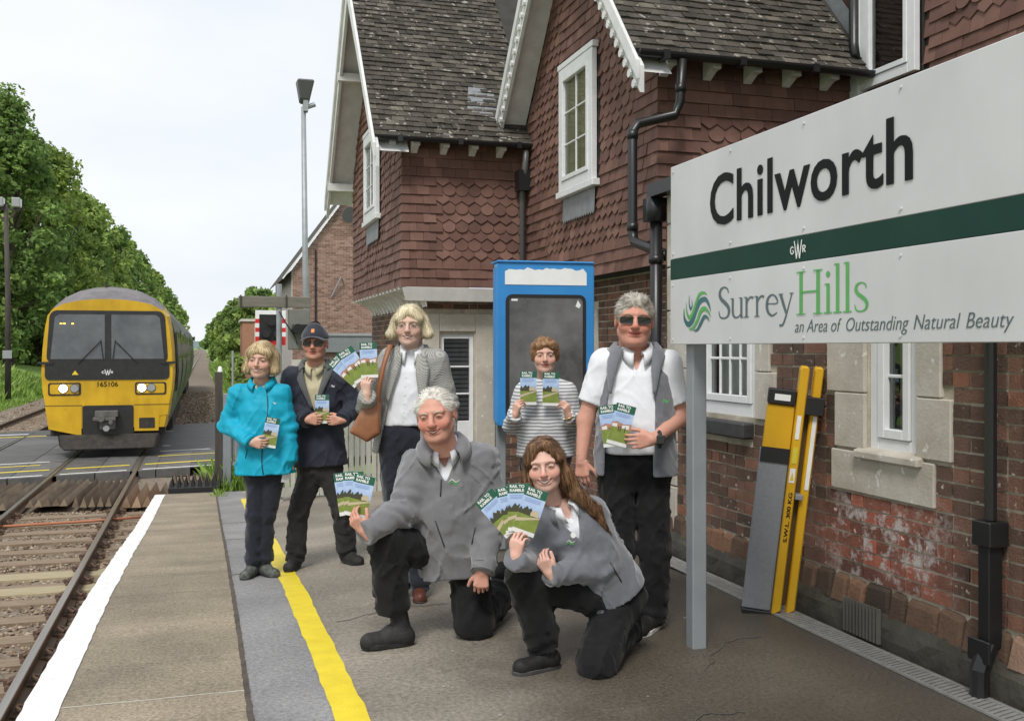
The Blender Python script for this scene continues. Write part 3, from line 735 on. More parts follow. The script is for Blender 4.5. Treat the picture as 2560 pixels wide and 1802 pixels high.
# ---------------- mid and far wings
X2, Y2, X3, Y1, X1, YF = 3.954, 8.30, 6.10, 12.22, 2.356, 16.46
ZB = 2.30
PT = math.tan(R(50))
def backing(name, pts): hb(MB().add(pts, [tuple(range(len(pts)))]), name, m_tile_back)
m_tile_back = mat('tile_backing', (0.05, 0.022, 0.016), (0.07, 0.03, 0.02), rough=.9)
ridge2 = (Y2 + Y1) / 2; ridge1 = (Y1 + YF) / 2
E2 = (Y2 - .27, 4.14); E1 = (Y1 - .25, 4.10)
gz2 = lambda y: E2[1] + (min(y, 2 * ridge2 - y) - E2[0]) * PT
gz1 = lambda y: E1[1] + (min(y, 2 * ridge1 - y) - E1[0]) * PT
backing('upper_wall', [(X2, Y2, ZB), (X2, Y2, gz2(Y2)), (X2, ridge2, gz2(ridge2)), (X2, Y1 + .3, gz2(Y1 + .3)), (X2, Y1 + .3, ZB)])
backing('upper_wall', [(X2, Y2, ZB), (X3 + .4, Y2, ZB), (X3 + .4, Y2, 4.3), (X2, Y2, 4.3)])
backing('upper_wall', [(X1, Y1, ZB), (X2 + .2, Y1, ZB), (X2 + .2, Y1, 4.3), (X1, Y1, 4.3)])
backing('upper_wall', [(X1, Y1, ZB), (X1, Y1, gz1(Y1)), (X1, ridge1, gz1(ridge1)), (X1, YF, gz1(YF)), (X1, YF, ZB)])
backing('upper_wall', [(X3, 1.5, 2.6), (X3, Y2 + 3.6, 2.6), (X3, Y2 + 3.6, 7.4), (X3, 1.5, 7.4)])
DEC = {3, 4, 5, 6, 7, 8, 9, 10, 11}
def deco_y(W, lo=.50, hi=None):
    hi = hi or W
    def f(r, c):
        if r in DEC and lo < c < hi: return 'point' if r % 2 else 'round'
    return f
def not_in(*rects):
    return lambda c, z: not any(a - .03 < c < b + .03 and cz - .03 < z < d for a, b, cz, d in rects)
W2x = Y1 - Y2
win2 = (Y1 - 10.73, Y1 - 9.71, 3.31, 4.68)
g2clip = lambda c, z: z < gz2(Y1 - c) - .17 and not_in(win2)(c, z)
def deco2(r, c):
    if (3 <= r <= 6 and .9 < c < 3.1) or (r > 9 and r < 30 and (.45 < c < 1.35 or 2.55 < c < 3.45)): return 'point' if r % 2 else 'round'
hang_tiles((X2, Y1, 0), FX, W2x, ZB, 36, deco2, g2clip)
hang_tiles((X2, Y2, 0), FY, X3 - X2, ZB, 17, deco_y(X3 - X2, .48))
hang_tiles((X1, Y1, 0), FY, X2 - X1, ZB, 17, deco_y(X2 - X1, .45, 1.5))
win1 = (YF - 14.85, YF - 13.75, 3.40, 4.62)
def deco1(r, c):
    if 2 <= r <= 7 and 1.2 < c < 3.0 or (r > 9 and .5 < c < 1.4) or (r > 9 and 2.9 < c < 3.7): return 'point' if r % 2 else 'round'
hang_tiles((X1, YF, 0), FX, YF - Y1, ZB, 36, deco1, lambda c, z: z < gz1(YF - c) - .17 and not_in(win1)(c, z), bias=3)
win3 = (Y2 - 8.16, Y2 - 7.40, 4.0, 5.3)
def deco3(r, c):
    if c > 1.25 and c < 2.2 and 4 < r < 30: return 'point' if r % 2 else 'round'
hang_tiles((X3, Y2, 0), FX, 2.6, 3.7, 30, deco3, not_in(win3))
window((X2 - .045, 10.73, 0), FX, 1.02, 1.37, 3.31, depth=-.02, cols=2, rows_=3, fw=.10, curtain=m_blind, cz=-.035)
window((X1 - .045, 14.85, 0), FX, 1.10, 1.22, 3.40, depth=-.02, cols=2, rows_=3, fw=.10, curtain=m_curtain, cz=-.035)
window((X3 - .05, 8.16, 0), FX, .76, 1.3, 4.0, depth=-.02, cols=1, rows_=1, fw=.09)
hb(MB().box(X3 - .13, X3 - .02, 8.165, 8.285, 3.7, 5.5), 'corner_trim', m_pvc)
# window trims: hoods, sills and lead aprons
for (x, ya, yb, z, zt) in ((X2, 10.79, 9.66, 3.31, 4.68), (X1, 14.92, 13.69, 3.40, 4.62)):
    hb(MB().box(x - .11, x - .02, yb, ya, z - .075, z - .004), 'window_sill', m_pvc, bevel=.006)
    hb(MB().box(x - .10, x - .02, yb + .03, ya - .03, zt + .004, zt + .07), 'window_hood', m_pvc, bevel=.006)
    mb = MB(); n = 14
    for k in range(n):
        y0 = ya - .08 - (ya - yb - .16) * k / n; y1 = ya - .08 - (ya - yb - .16) * (k + 1) / n
        mb.add([(x - .045, y0, z - .08), (x - .045, y1, z - .08), (x - .055, y1, z - .33), (x - .055, (y0 + y1) / 2, z - .36), (x - .055, y0, z - .33)], [(0, 4, 3, 2, 1)])
    hb(mb, 'lead_apron', m_lead)
# corner hips of the hung tiles: small corner tiles
for (x, y, rows_) in ((X2, Y2, 15), (X1, Y1, 15)):
    for r in range(rows_):
        mb = MB(); z = ZB + r * .1145; a = .034; b = .012
        mb.add([(x - a, y - a, z), (x + .07, y - a, z), (x + .07, y - b, z + .15), (x - b, y - b, z + .15), (x - a, y + .07, z), (x - b, y + .07, z + .15), (x + .07, y + .0, z), (x, y + .07, z)],
               [(0, 1, 2, 3), (4, 0, 3, 5), (0, 4, 7, 6, 1)])
        hb(mb, 'corner_tile', m_tile)
# ---- roofs
def roof_slab(name, pts, t=.05):
    a = [Vector(p) for p in pts]; n = (a[1] - a[0]).cross(a[2] - a[0]).normalized(); b = [p - n * t for p in a]; k = len(a)
    hb(MB().add(a + b, [tuple(range(k)), tuple(range(k, 2 * k))[::-1]] + [(i, i + k, (i + 1) % k + k, (i + 1) % k) for i in range(k)]), name, m_roof_base)
m_roof_base = mat('roof_base', (0.03, 0.027, 0.023), (0.05, 0.045, 0.04), rough=.95)
V2, V1 = 3.58, 1.95
nS = Vector((0, -math.sin(R(50)), math.cos(R(50)))); sS = Vector((0, math.cos(R(50)), math.sin(R(50))))
L2 = (ridge2 - E2[0]) / math.cos(R(50)); L1 = (ridge1 - E1[0]) / math.cos(R(50))
roof_slab('roof', [(V2, E2[0], E2[1]), (X3 + .3, E2[0], E2[1]), (X3 + .3, ridge2, gz2(ridge2)), (V2, ridge2, gz2(ridge2))])
roof_slab('roof', [(V2, ridge2, gz2(ridge2)), (X3 + .3, ridge2, gz2(ridge2)), (X3 + .3, 2 * ridge2 - E2[0], E2[1]), (V2, 2 * ridge2 - E2[0], E2[1])])
roof_slab('roof', [(V1, E1[0], E1[1]), (X3, E1[0], E1[1]), (X3, ridge1, gz1(ridge1)), (V1, ridge1, gz1(ridge1))])
roof_slab('roof', [(V1, ridge1, gz1(ridge1)), (X3, ridge1, gz1(ridge1)), (X3, 2 * ridge1 - E1[0], E1[1]), (V1, 2 * ridge1 - E1[0], E1[1])])
roof_tiles((V2, E2[0] - .03, E2[1] - .02), (1, 0, 0), sS, nS, X3 - V2 - .12, L2)
roof_tiles((V1, E1[0] - .03, E1[1] - .02), (1, 0, 0), sS, nS, X2 - V1 + .1, L1, bias=1.5)
roof_tiles((X2 + .2, 2 * ridge2 - E2[0], E2[1]), (-1, 0, 0), (0, -sS.y, sS.z), (0, -nS.y, nS.z), X2 + .2 - V2, L2, bias=20)
roof_slab('roof', [(5.7, 1.4, 7.2), (8.5, 1.4, 7.2), (8.5, Y2 + 3.7, 7.2), (5.7, Y2 + 3.7, 7.2)])
hb(MB().add([(X3 - .03, Y2 - .25, 4.16), (X3 - .03, Y2 + 1.6, 4.16 + 1.85 * PT), (X3 - .03, Y2 + 1.6, 4.16 + 1.85 * PT + .22), (X3 - .03, Y2 - .25, 4.42)], [(0, 1, 2, 3)]), 'lead_flashing', m_lead)
hb(MB().tube([(X3 - .16, Y2 - .12, 5.4), (X3 - .16, Y2 - .12, 4.45), (X3 - .2, Y2 - .2, 4.3)], .045, 10), 'downpipe', m_black, smooth=True)
# ---- gutters, brackets, bargeboards
def gutter(x0, x1, y, z):
    mb = MB(); n = 9
    pr = [(y + .055 * math.cos(R(180 + 180 * i / n)), z + .055 * math.sin(R(180 + 180 * i / n))) for i in range(n + 1)] + [(y + .048, z), (y - .048, z)]
    k = len(pr)
    mb.add([(x0, a, b) for a, b in pr] + [(x1, a, b) for a, b in pr], [(i, (i + 1) % k, (i + 1) % k + k, i + k) for i in range(k)] + [tuple(range(k))[::-1], tuple(range(k, 2 * k))])
    for x in np.arange(x0 + .25, x1, .75): mb.box(x - .03, x + .03, y - .064, y + .06, z - .066, z + .008)
    hb(mb, 'gutter', m_black, smooth=False)
gutter(V2 + .02, X3 - .05, E2[0] - .06, E2[1] - .01)
gutter(V1 + .05, X2 - .02, E1[0] - .06, E1[1] - .01)
br = MB(); br.box(-.04, .04, -.20, .0, -.16, .0).add([(-.04, -.0, -.16), (.04, 0, -.16), (.04, 0, -.22), (-.04, 0, -.22), (-.04, -.12, -.16), (.04, -.12, -.16)], [(0, 1, 2, 3), (4, 0, 3), (5, 2, 1), (4, 3, 2, 5)])
br_me = br.mesh('eaves_bracket', m_whitewood)
def hlink(name, me, Mx, parent=None):
    o = bpy.data.objects.new(name, me); COL.objects.link(o); o.parent = parent or house; o.matrix_parent_inverse = HI; o.matrix_basis = Mx
    return o
for x in (3.98, 4.42, 4.84, 5.25, 5.66, 6.02): hlink('eaves_bracket', br_me, Matrix.Translation((x, Y2 - .035, 4.22)))
for x in (2.18, 2.48, 2.85, 3.22, 3.58): hlink('eaves_bracket', br_me, Matrix.Translation((x, Y1 - .035, 4.17)))
def bargeboard(x, e, ridge, zf, w=.27, tail=.22, soff=.35, deco=True):
    for s in (1, -1):
        c = math.cos(R(50)); sn = math.sin(R(50))
        ya = e[0] - tail * c; za = e[1] - tail * sn
        yb, zb = ridge, zf(ridge)
        def my(y): return y if s == 1 else 2 * ridge - y
        P = lambda y, z, d, xx: (xx, my(y), z - d / c * 1.0)
        mb = MB()
        a = [P(ya, za, .0, x), P(yb, zb, .0, x), P(yb, zb, w, x), P(ya, za, w * .55, x)]
        b = [(x + .04, p[1], p[2]) for p in a]
        mb.add(a + b, [(0, 1, 2, 3), (7, 6, 5, 4), (0, 4, 5, 1), (1, 5, 6, 2), (2, 6, 7, 3), (3, 7, 4, 0)])
        bo = hb(mb, 'bargeboard', m_whitewood)
        mb = MB()
        a = [P(ya, za, -.03, x - .035), P(yb, zb, -.03, x - .035), P(yb, zb, .07, x - .035), P(ya, za, .07, x - .035)]
        b = [(x - .002, p[1], p[2]) for p in a]
        mb.add(a + b, [(0, 1, 2, 3), (7, 6, 5, 4), (0, 4, 5, 1), (1, 5, 6, 2), (2, 6, 7, 3), (3, 7, 4, 0)])
        hb(mb, 'moulding', m_whitewood, bo)
        # soffit boards under the verge
        mb = MB()
        o = .03
        a = [P(ya + .1, za + .1 * PT, o + .06, x + .04), P(yb, zb, o + .06, x + .04), P(yb, zb, o + .06, x + soff), P(ya + .1, za + .1 * PT, o + .06, x + soff)]
        mb.add(a, [(0, 1, 2, 3)])
        hb(mb, 'soffit', m_whitewood)
        if deco:
            Ln = ((yb - ya) ** 2 + (zb - za) ** 2) ** .5; k = int(Ln / .15)
            for i in range(k):
                t = (i + .8) / (k + .5); y = ya + (yb - ya) * t; z = za + (zb - za) * t - .15 / c
                tb = MB(); tb.tube([(x - .03, my(y), z), (x + .035, my(y), z)], .038, 8)
                hb(tb, 'carved_boss', m_whitewood, bo)
bargeboard(V2, E2, ridge2, gz2)
bargeboard(V1, E1, ridge1, gz1, deco=False, soff=.42)
# purlin ends at the far gable
for (y, z) in ((15.2, gz1(15.2) - .22), (16.45, gz1(16.45) - .2)):
    hb(MB().box(V1 - .02, X1, y - .07, y + .07, z - .12, z), 'purlin_end', m_whitewood)
# lead flashing where the mid gable meets the far roof
hb(MB().add([(3.2, 12.32, 4.57), (3.62, 12.20, 4.42), (3.62, 12.62, 4.92), (3.3, 12.66, 4.98)], [(0, 1, 2, 3)]), 'lead_flashing', m_lead)
# ---- rainwater pipes of the mid wing
mb = MB(); mb.tube([(4.02, E2[0] - .07, 4.08), (4.02, E2[0] - .02, 3.72), (3.98, E2[0] + .0, 3.60), (3.62, 8.02, 3.5), (3.56, 8.0, 3.42), (3.56, 8.0, 2.55), (3.56, 7.96, 2.46), (3.52, 7.3, 2.30), (3.42, 7.08, 2.26)], .042, 10)
for p in ((4.02, E2[0] - .03, 3.80), (3.56, 8.0, 3.36), (3.56, 8.0, 2.56)):
    mb.tube([(p[0], p[1], p[2]), (p[0], p[1], p[2] + .07)], .05, 10)
hb(mb, 'downpipe', m_black, smooth=True)
mb = MB(); mb.tube([(3.34, 7.06, 2.62), (3.34, 7.06, 0.0)], .048, 12)
mb.box(3.26, 3.42, 6.99, 7.13, 2.52, 2.70)
for z in (.6, 1.5, 2.2): mb.tube([(3.34, 7.06, z), (3.34, 7.06, z + .06)], .058, 12)
hb(mb, 'downpipe', m_black, smooth=True)
mb = MB(); mb.tube([(3.86, Y1 - .28, 4.02), (3.86, Y1 - .22, 3.72), (3.86, Y1 - .14, 3.6), (3.86, Y1 - .14, 0)], .04, 10)
hb(mb, 'downpipe', m_pipegrey, smooth=True)
hb(MB().box(3.78, 3.95, Y1 - .26, Y1 - .08, 3.52, 3.78), 'hopper', m_black)
# ---- jetty undersides, coves and ground floor
m_cove = mat('white_cove', (0.60, 0.59, 0.56), (0.74, 0.73, 0.70), rough=.6, scale=6)
hb(MB().add([(X1 - .02, Y1 - .03, ZB - .01), (X2 + .05, Y1 - .03, ZB - .01), (X2 + .05, Y1 + .02, ZB - .17), (X1 + .03, Y1 + .02, ZB - .17)], [(0, 3, 2, 1)]).add([(X1 + .03, Y1 + .02, ZB - .17), (X2 + .05, Y1 + .02, ZB - .17), (X2 + .05, Y1 + .4, ZB - .17), (X1 + .03, Y1 + .4, ZB - .17)], [(0, 3, 2, 1)]), 'jetty_cove', m_cove)
cv = MB()
for i in range(6):
    a0, a1 = R(90 * i / 6), R(90 * (i + 1) / 6)
    f = lambda a: (X1 - .04 + .34 * math.sin(a), ZB - .24 * (1 - math.cos(a)))
    (xa, za), (xb, zb) = f(a0), f(a1)
    cv.add([(xa, Y1, za), (xa, YF, za), (xb, YF, zb), (xb, Y1, zb)], [(0, 1, 2, 3)])
hb(cv, 'jetty_cove', m_cove)
rbm = MB()
for i in range(6):
    a0, a1 = R(90 * i / 6), R(90 * (i + 1) / 6)
    g = lambda a, k: (X1 - .04 + (.34 - k) * math.sin(a), ZB - (.24 - k * .6) * (1 - math.cos(a)) - k)
    (xa, za), (xb, zb), (xc, zc), (xd, zd) = g(a0, 0), g(a1, 0), g(a1, .03), g(a0, .03)
    rbm.add([(xa, -.03, za), (xb, -.03, zb), (xc, -.03, zc), (xd, -.03, zd), (xa, .03, za), (xb, .03, zb), (xc, .03, zc), (xd, .03, zd)], [(0, 1, 2, 3), (7, 6, 5, 4), (3, 2, 6, 7)])
rb_me = rbm.mesh('cove_rib', m_cove)
for i in range(15): hlink('cove_rib', rb_me, Matrix.Translation((0, Y1 + .12 + .28 * i, 0)))
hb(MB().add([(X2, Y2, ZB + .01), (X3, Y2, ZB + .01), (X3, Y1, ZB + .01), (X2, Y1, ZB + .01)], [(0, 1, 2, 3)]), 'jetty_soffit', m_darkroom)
GX, GY = 2.66, 12.52
d1 = (2.90 - GX, 3.34 - GX, -.42, 1.72)
wall_sheet('ground_floor_wall', (GX, GY, 0), FY, X2 + .6 - GX, -1.0, 2.2, [d1], m_mortar)
wall_sheet('ground_floor_wall', (GX, YF, 0), FX, YF - GY, -1.0, 2.2, [], m_mortar)
wall_sheet('ground_floor_wall', (X2 + .26, GY, 0), FX, GY - Y2 - .26, -1.0, 2.3, [(1.35, 1.95, .8, 1.85)], m_mortar)
wall_sheet('ground_floor_wall', (X2 + .26, Y2 + .26, 0), FY, 2.6, -1.0, 2.3, [], m_mortar)
for (a, b, c, d) in ((GX, 2.88, -.5, 1.98), (3.36, 3.62, -.5, 1.98), (2.88, 3.36, 1.75, 1.98)):
    hb(MB().box(a, b, GY - .03, GY + .05, c, d), 'stone_block', m_stonework, bevel=.008)
for (ya, yb, c, d) in ((GY - 1.35 + .2, GY - 1.35, .7, 1.98), (GY - 1.95, GY - 1.95 - .2, .7, 1.98), (GY - 1.35, GY - 1.95, 1.86, 2.0)):
    hb(MB().box(X2 + .235, X2 + .30, yb, ya, c, d), 'stone_block', m_stonework, bevel=.008)
window((X2 + .26, GY - 1.35, 0), FX, .6, 1.05, .8, depth=.08, cols=1, rows_=1, fw=.05)
brick_face((GX, GY, 0), FY, X2 + .6 - GX, -.6, 2.2, [(0, .96, -1, 2.0)], bias=50)
brick_face((GX, YF, 0), FX, YF - GY, -.6, 2.2, [], bias=60)
brick_face((X2 + .26, GY, 0), FX, GY - Y2 - .26, -.5, 2.28, [(1.15, 2.15, .7, 2.0)], bias=50)
brick_face((X2 + .26, Y2 + .26, 0), FY, 1.3, -.3, 2.28, [], bias=50)
# glazed back door
o = Vector((2.90, GY + .06, -.42)); mb = MB(); W_, H_ = .44, 2.14
mb.box(o.x, o.x + .05, o.y - .03, o.y + .03, o.z, o.z + H_).box(o.x + W_ - .05, o.x + W_, o.y - .03, o.y + .03, o.z, o.z + H_).box(o.x + .05, o.x + W_ - .05, o.y - .03, o.y + .03, o.z + H_ - .06, o.z + H_).box(o.x + .05, o.x + W_ - .05, o.y - .02, o.y + .02, o.z, o.z + 1.02)
for k in range(1, 3): mb.box(o.x + .05, o.x + W_ - .05, o.y - .02, o.y + .02, o.z + 1.02 + .35 * k - .012, o.z + 1.02 + .35 * k + .012)
dd = hb(mb, 'door', m_pvc, bevel=.004)
hb(MB().add([(o.x + .05, o.y, o.z + 1.02), (o.x + W_ - .05, o.y, o.z + 1.02), (o.x + W_ - .05, o.y, o.z + H_ - .06), (o.x + .05, o.y, o.z + H_ - .06)], [(0, 1, 2, 3)]), 'pane', m_glass, dd)
mb = MB()
for k in range(18): mb.box(o.x + .05, o.x + W_ - .05, o.y + .03, o.y + .05, o.z + 1.04 + .058 * k, o.z + 1.085 + .058 * k)
hb(mb, 'blind', mat('grey_blind', (0.24, 0.24, 0.245), (0.36, 0.36, 0.365), rough=.8), dd)
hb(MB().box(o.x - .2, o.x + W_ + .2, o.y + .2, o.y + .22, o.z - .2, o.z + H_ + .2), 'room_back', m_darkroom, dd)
# ---- turn the collected pieces into parts
for kind, lst in pieces.items():
    lst.sort(key=lambda q: q[0])
    src = {'brick': (BR, BR_me)} if kind == 'brick' else TILE
    far = MB()
    for i, (dist, k, Mx) in enumerate(lst):
        if i < 300:
            hlink(kind, src[k][1], Mx)
        else:
            b = src[k][0]
            far.add([Mx @ Vector(v) for v in b.v], b.f)
    mt = {'brick': m_brick, 'wall_tile': m_tile, 'roof_tile': m_rooftile}[kind]
    if far.v: tag(hb(far, {'brick': 'far_brickwork', 'wall_tile': 'far_tile_hanging', 'roof_tile': 'far_roof_tiling'}[kind], mt), kind='stuff')
# ================================================================== station name sign
m_signwhite = mat('sign_white', (0.54, 0.54, 0.55), (0.60, 0.60, 0.61), rough=0.5, scale=2.2, blotch=(1.8, .35, .65, .93, 1.03), stretch=(1, 1, .4))
m_signgreen = mat('sign_green', (0.006, 0.035, 0.026), (0.010, 0.048, 0.036), rough=0.55, scale=3, spec=.2)
m_signblack = plain('sign_black', (0.008, 0.008, 0.009), 0.6, spec=.15)
m_teal = plain('logo_teal', (0.03, 0.13, 0.145), .4)
m_lime = plain('logo_green', (0.085, 0.36, 0.085), .4)
m_letgrey = plain('letter_grey', (0.085, 0.12, 0.13), .4)
m_postgrey = mat('post_grey', (0.20, 0.22, 0.235), (0.26, 0.28, 0.295), rough=0.45, scale=3)
m_white = plain('white_print', (0.78, 0.78, 0.77), .5)
SX = 2.36
sign = empty('station_sign', (SX, 4.68, 0))
tag(sign, 'large white and green station name sign on grey posts', 'sign')
bpy.context.view_layer.update()
SI = sign.matrix_world.inverted()
def sb(mb_or_me, name, material=None, Mx=None, parent=None, **kw):
    if isinstance(mb_or_me, MB): o = mb_or_me.build(name, material, None, **kw)
    else:
        o = link(name, mb_or_me)
        if material:
            mb_or_me.materials.clear(); mb_or_me.materials.append(material)
    o.parent = parent or sign
    o.matrix_parent_inverse = SI if not parent else Matrix.Identity(4)
    if Mx is not None: o.matrix_basis = Mx
    return o
YA, YB = 4.81, 2.335
sb(MB().box(SX, SX + .035, YB, YA, 2.012, 2.50), 'name_panel', m_signwhite, bevel=.003)
sb(MB().box(SX - .001, SX + .034, YB, YA, 1.905, 2.010), 'green_band', m_signgreen)
sb(MB().box(SX - .002, SX + .033, YB, YA, 1.565, 1.903), 'lower_panel', m_signwhite, bevel=.003)
for y in (4.675, 2.395):
    sb(MB().box(SX + .04, SX + .12, y - .04, y + .04, -.02, 2.42), 'post', m_postgrey, bevel=.006)
def on_sign(y, z, d=.0035): return frame((SX - d, y, z), (0, -1, 0), (-1, 0, 0))
t = text_mesh('Chilworth', .338, extrude=.001, offset=.0045, spacing=1.03, xs=1.0)
w = max(v.co.x for v in t.vertices)
t.transform(Matrix.Diagonal((1.47 / w, 1, 1, 1)))
sb(t, 'lettering', m_signblack, on_sign(4.385, 2.139))
for (y, z) in [(YA - .03 - .6 * k, zz) for k in range(5) for zz in (2.47, 2.04, 1.875, 1.59)]:
    sb(MB().tube([(SX - .006, y, z), (SX + .002, y, z)], .006, 8), 'screw', m_signwhite)
# ---- serif strokes
def catmull(pts, n=6):
    P = [pts[0]] + list(pts) + [pts[-1]]; out = []
    for i in range(1, len(P) - 2):
        for k in range(n):
            t = k / n; a, b, c, d = (np.array(P[i + j], float) for j in (-1, 0, 1, 2))
            out.append(.5 * (2 * b + (c - a) * t + (2 * a - 5 * b + 4 * c - d) * t * t + (3 * b - a - 3 * c + d) * t ** 3))
    out.append(np.array(P[-2], float))
    return out
def ribbon(mb, pts, smooth_=True, m=0, z=0.0):
    """pts: (x, y, width); a flat ribbon of varying width."""
    q = catmull(pts) if smooth_ and len(pts) > 2 else [np.array(p, float) for p in pts]
    L = []; Rr = []
    for i, p in enumerate(q):
        d = q[min(i + 1, len(q) - 1)][:2] - q[max(i - 1, 0)][:2]; d = d / (np.linalg.norm(d) + 1e-9); n = np.array((-d[1], d[0])) * abs(p[2]) / 2
        L.append((*(p[:2] + n), z)); Rr.append((*(p[:2] - n), z))
    k = len(q)
    mb.add(L + Rr, [(i + k, i + 1 + k, i + 1, i) for i in range(k - 1)], m)
S_ = [(.46, .79, .03), (.42, .92, .05), (.28, .985, .05), (.13, .92, .09), (.08, .77, .11), (.15, .62, .12), (.30, .50, .13), (.44, .37, .12), (.49, .22, .11), (.42, .06, .07), (.26, .01, .05), (.10, .06, .05), (.04, .24, .03)]
def serif(x, y, w=.13): return [(x - w / 2, y, .03), (x + w / 2, y, .03)]
GL = {
 'S': (.56, [S_]),
 's': (.38, [[(x * .68 + .02, y * .62, w * .66) for x, y, w in S_]]),
 'u': (.56, [[(.09, .61, .085), (.09, .2, .085), (.14, .05, .07), (.26, .01, .05), (.38, .07, .045), (.45, .16, .04)], [(.45, .61, .085), (.45, 0, .085)], serif(.05, .605, .1), serif(.41, .605, .1), serif(.49, .01, .1)]),
 'r': (.42, [[(.10, .61, .085), (.10, 0, .085)], [(.11, .40, .04), (.17, .53, .05), (.27, .60, .06), (.37, .57, .08)], serif(.05, .605, .1), serif(.10, .012, .2)]),
 'e': (.50, [[(.08, .36, .035), (.43, .36, .04), (.40, .52, .06), (.26, .61, .05), (.11, .53, .08), (.055, .33, .095), (.10, .12, .085), (.25, .01, .06), (.43, .09, .03)]]),
 'y': (.52, [[(.06, .60, .09), (.16, .32, .09), (.26, .05, .07)], [(.46, .60, .035), (.36, .30, .04), (.24, -.05, .05), (.14, -.26, .06), (.02, -.28, .07)], serif(.07, .605, .16), serif(.45, .605, .14)]),
 'H': (.80, [[(.14, 1, .10), (.14, 0, .10)], [(.64, 1, .10), (.64, 0, .10)], [(.14, .52, .045), (.64, .52, .045)], serif(.14, .988, .26), serif(.14, .012, .26), serif(.64, .988, .26), serif(.64, .012, .26)]),
 'i': (.26, [[(.12, .66, .09), (.12, 0, .09)], [(.12, .80, .02), (.12, .84, .10), (.12, .90, .10), (.12, .94, .02)], serif(.08, .65, .10), serif(.12, .012, .22)]),
 'l': (.26, [[(.12, 1.08, .09), (.12, 0, .09)], serif(.08, 1.07, .10), serif(.12, .012, .22)])}
def serif_text(s, size, width):
    mb = MB(); x = 0
    for ch in s:
        adv, st_ = GL[ch]
        for k, stroke in enumerate(st_):
            ribbon(mb, [((x + a) * size, b * size, c * size) for a, b, c in stroke], z=.0004 * k)
        x += adv
    me = mb.mesh('lettering', m_letgrey)
    me.transform(Matrix.Diagonal((width / (x * size), 1, 1, 1)))
    return me
sb(serif_text('Surrey', .150, .645), 'lettering', m_letgrey, on_sign(4.295, 1.686))
sb(serif_text('Hills', .178, .47), 'lettering', m_lime, on_sign(3.63, 1.684))
words = [text_mesh(wd, .075, extrude=.0008, shear=.28, offset=-.0009) for wd in 'an Area of Outstanding Natural Beauty'.split()]
ww = [max(v.co.x for v in t.vertices) for t in words]; kx = 1.185 / (sum(ww) + .020 * 5); cx_ = 0
for t, w in zip(words, ww):
    t.transform(Matrix.Diagonal((kx, 1, 1, 1))); sb(t, 'lettering', m_letgrey, on_sign(3.645 - cx_, 1.612)); cx_ += (w + .020) * kx
mb = MB()
for k, (x0, mi, pts) in enumerate((
    (0, 0, [(.02, .55, .01), (.03, .30, .08), (.16, .14, .12), (.32, .22, .13), (.46, .48, .13), (.60, .68, .12), (.78, .72, .10), (.90, .58, .07), (.96, .42, .01)]),
    (0, 1, [(.10, .70, .01), (.12, .45, .06), (.22, .30, .09), (.34, .42, .09), (.45, .65, .09), (.58, .85, .08), (.74, .88, .05), (.84, .82, .01)]),
    (0, 0, [(.22, .86, .01), (.21, .66, .04), (.26, .52, .06), (.32, .60, .03), (.30, .75, .01)]),
    (0, 1, [(.20, .02, .01), (.34, .04, .07), (.50, .22, .09), (.62, .44, .10), (.76, .50, .09), (.90, .40, .05), (.96, .28, .01)]),
    (0, 0, [(.36, -.02, .01), (.50, .0, .06), (.62, .14, .09), (.74, .30, .08), (.86, .28, .05), (.92, .18, .01)]))):
    ribbon(mb, [(a * .30, b * .205, c * .24) for a, b, c in pts], m=mi, z=.0004 * k)
sb(mb, 'swirl_emblem', [m_teal, m_lime], on_sign(4.655, 1.638))
def gwr(parent_fn, material):
    mb = MB()
    ribbon(mb, [(.20, .62, .05), (.12, .70, .06), (.03, .60, .06), (.02, .42, .06), (.10, .30, .06), (.20, .36, .06), (.20, .48, .06)]); ribbon(mb, [(.13, .48, .05), (.22, .48, .05)], False)
    for k, (a, b) in enumerate((((.26, 1), (.40, 0)), ((.40, 0), (.50, .8)), ((.50, .8), (.60, 0)), ((.60, 0), (.74, 1)))): ribbon(mb, [(*a, .06), (*b, .06)], False, z=.0003 * k)
    ribbon(mb, [(.44, .55, .03), (.50, 1.05, .03), (.56, .55, .03)], False, z=.001)
    ribbon(mb, [(.80, .70, .06), (.80, .30, .06)], False); ribbon(mb, [(.80, .68, .05), (.92, .66, .06), (.95, .58, .06), (.90, .50, .06), (.80, .48, .05)], z=.0003); ribbon(mb, [(.86, .49, .06), (.97, .30, .06)], False, z=.0006)
    return mb
g = gwr(None, None); me = g.mesh('lettering', m_white); me.transform(Matrix.Diagonal((.115, .075, 1, 1)))
sb(me, 'lettering', m_white, on_sign(3.675, 1.918))
# ================================================================== blue poster case
m_blue = mat('case_blue', (0.024, 0.20, 0.52), (0.04, 0.26, 0.60), rough=.4, scale=2)
m_smoke = mat('poster_pane', (0.07, 0.07, 0.072), (0.17, 0.168, 0.165), rough=.22, rough2=.5, scale=2.6, contrast=(.35, .66))
case = empty('poster_case', (2.60, 7.60, plat_z(2.6, 7.6)), R(-4))
tag(case, 'empty blue poster case with dark scratched pane on a grey post', 'poster case')
gzc = plat_z(2.6, 7.6)
mb = MB(); mb.prism(rrect(.80, 1.29, .035), frame((0, 0, 1.575 - gzc), (1, 0, 0), (0, -1, 0)), .10)
mb.prism(rrect(.76, 1.25, .03), frame((0, .14, 1.575 - gzc), (1, 0, 0), (0, -1, 0)), .14)
mb.box(-.40, .40, -.115, .14, 2.215 - gzc, 2.232 - gzc)
mb.build('case_body', m_blue, case, bevel=.006)
mb = MB(); mb.prism(rrect(.66, .985, .055), frame((0, -.101, 1.475 - gzc), (1, 0, 0), (0, -1, 0)), .004); mb.build('gasket', m_rubber, case)
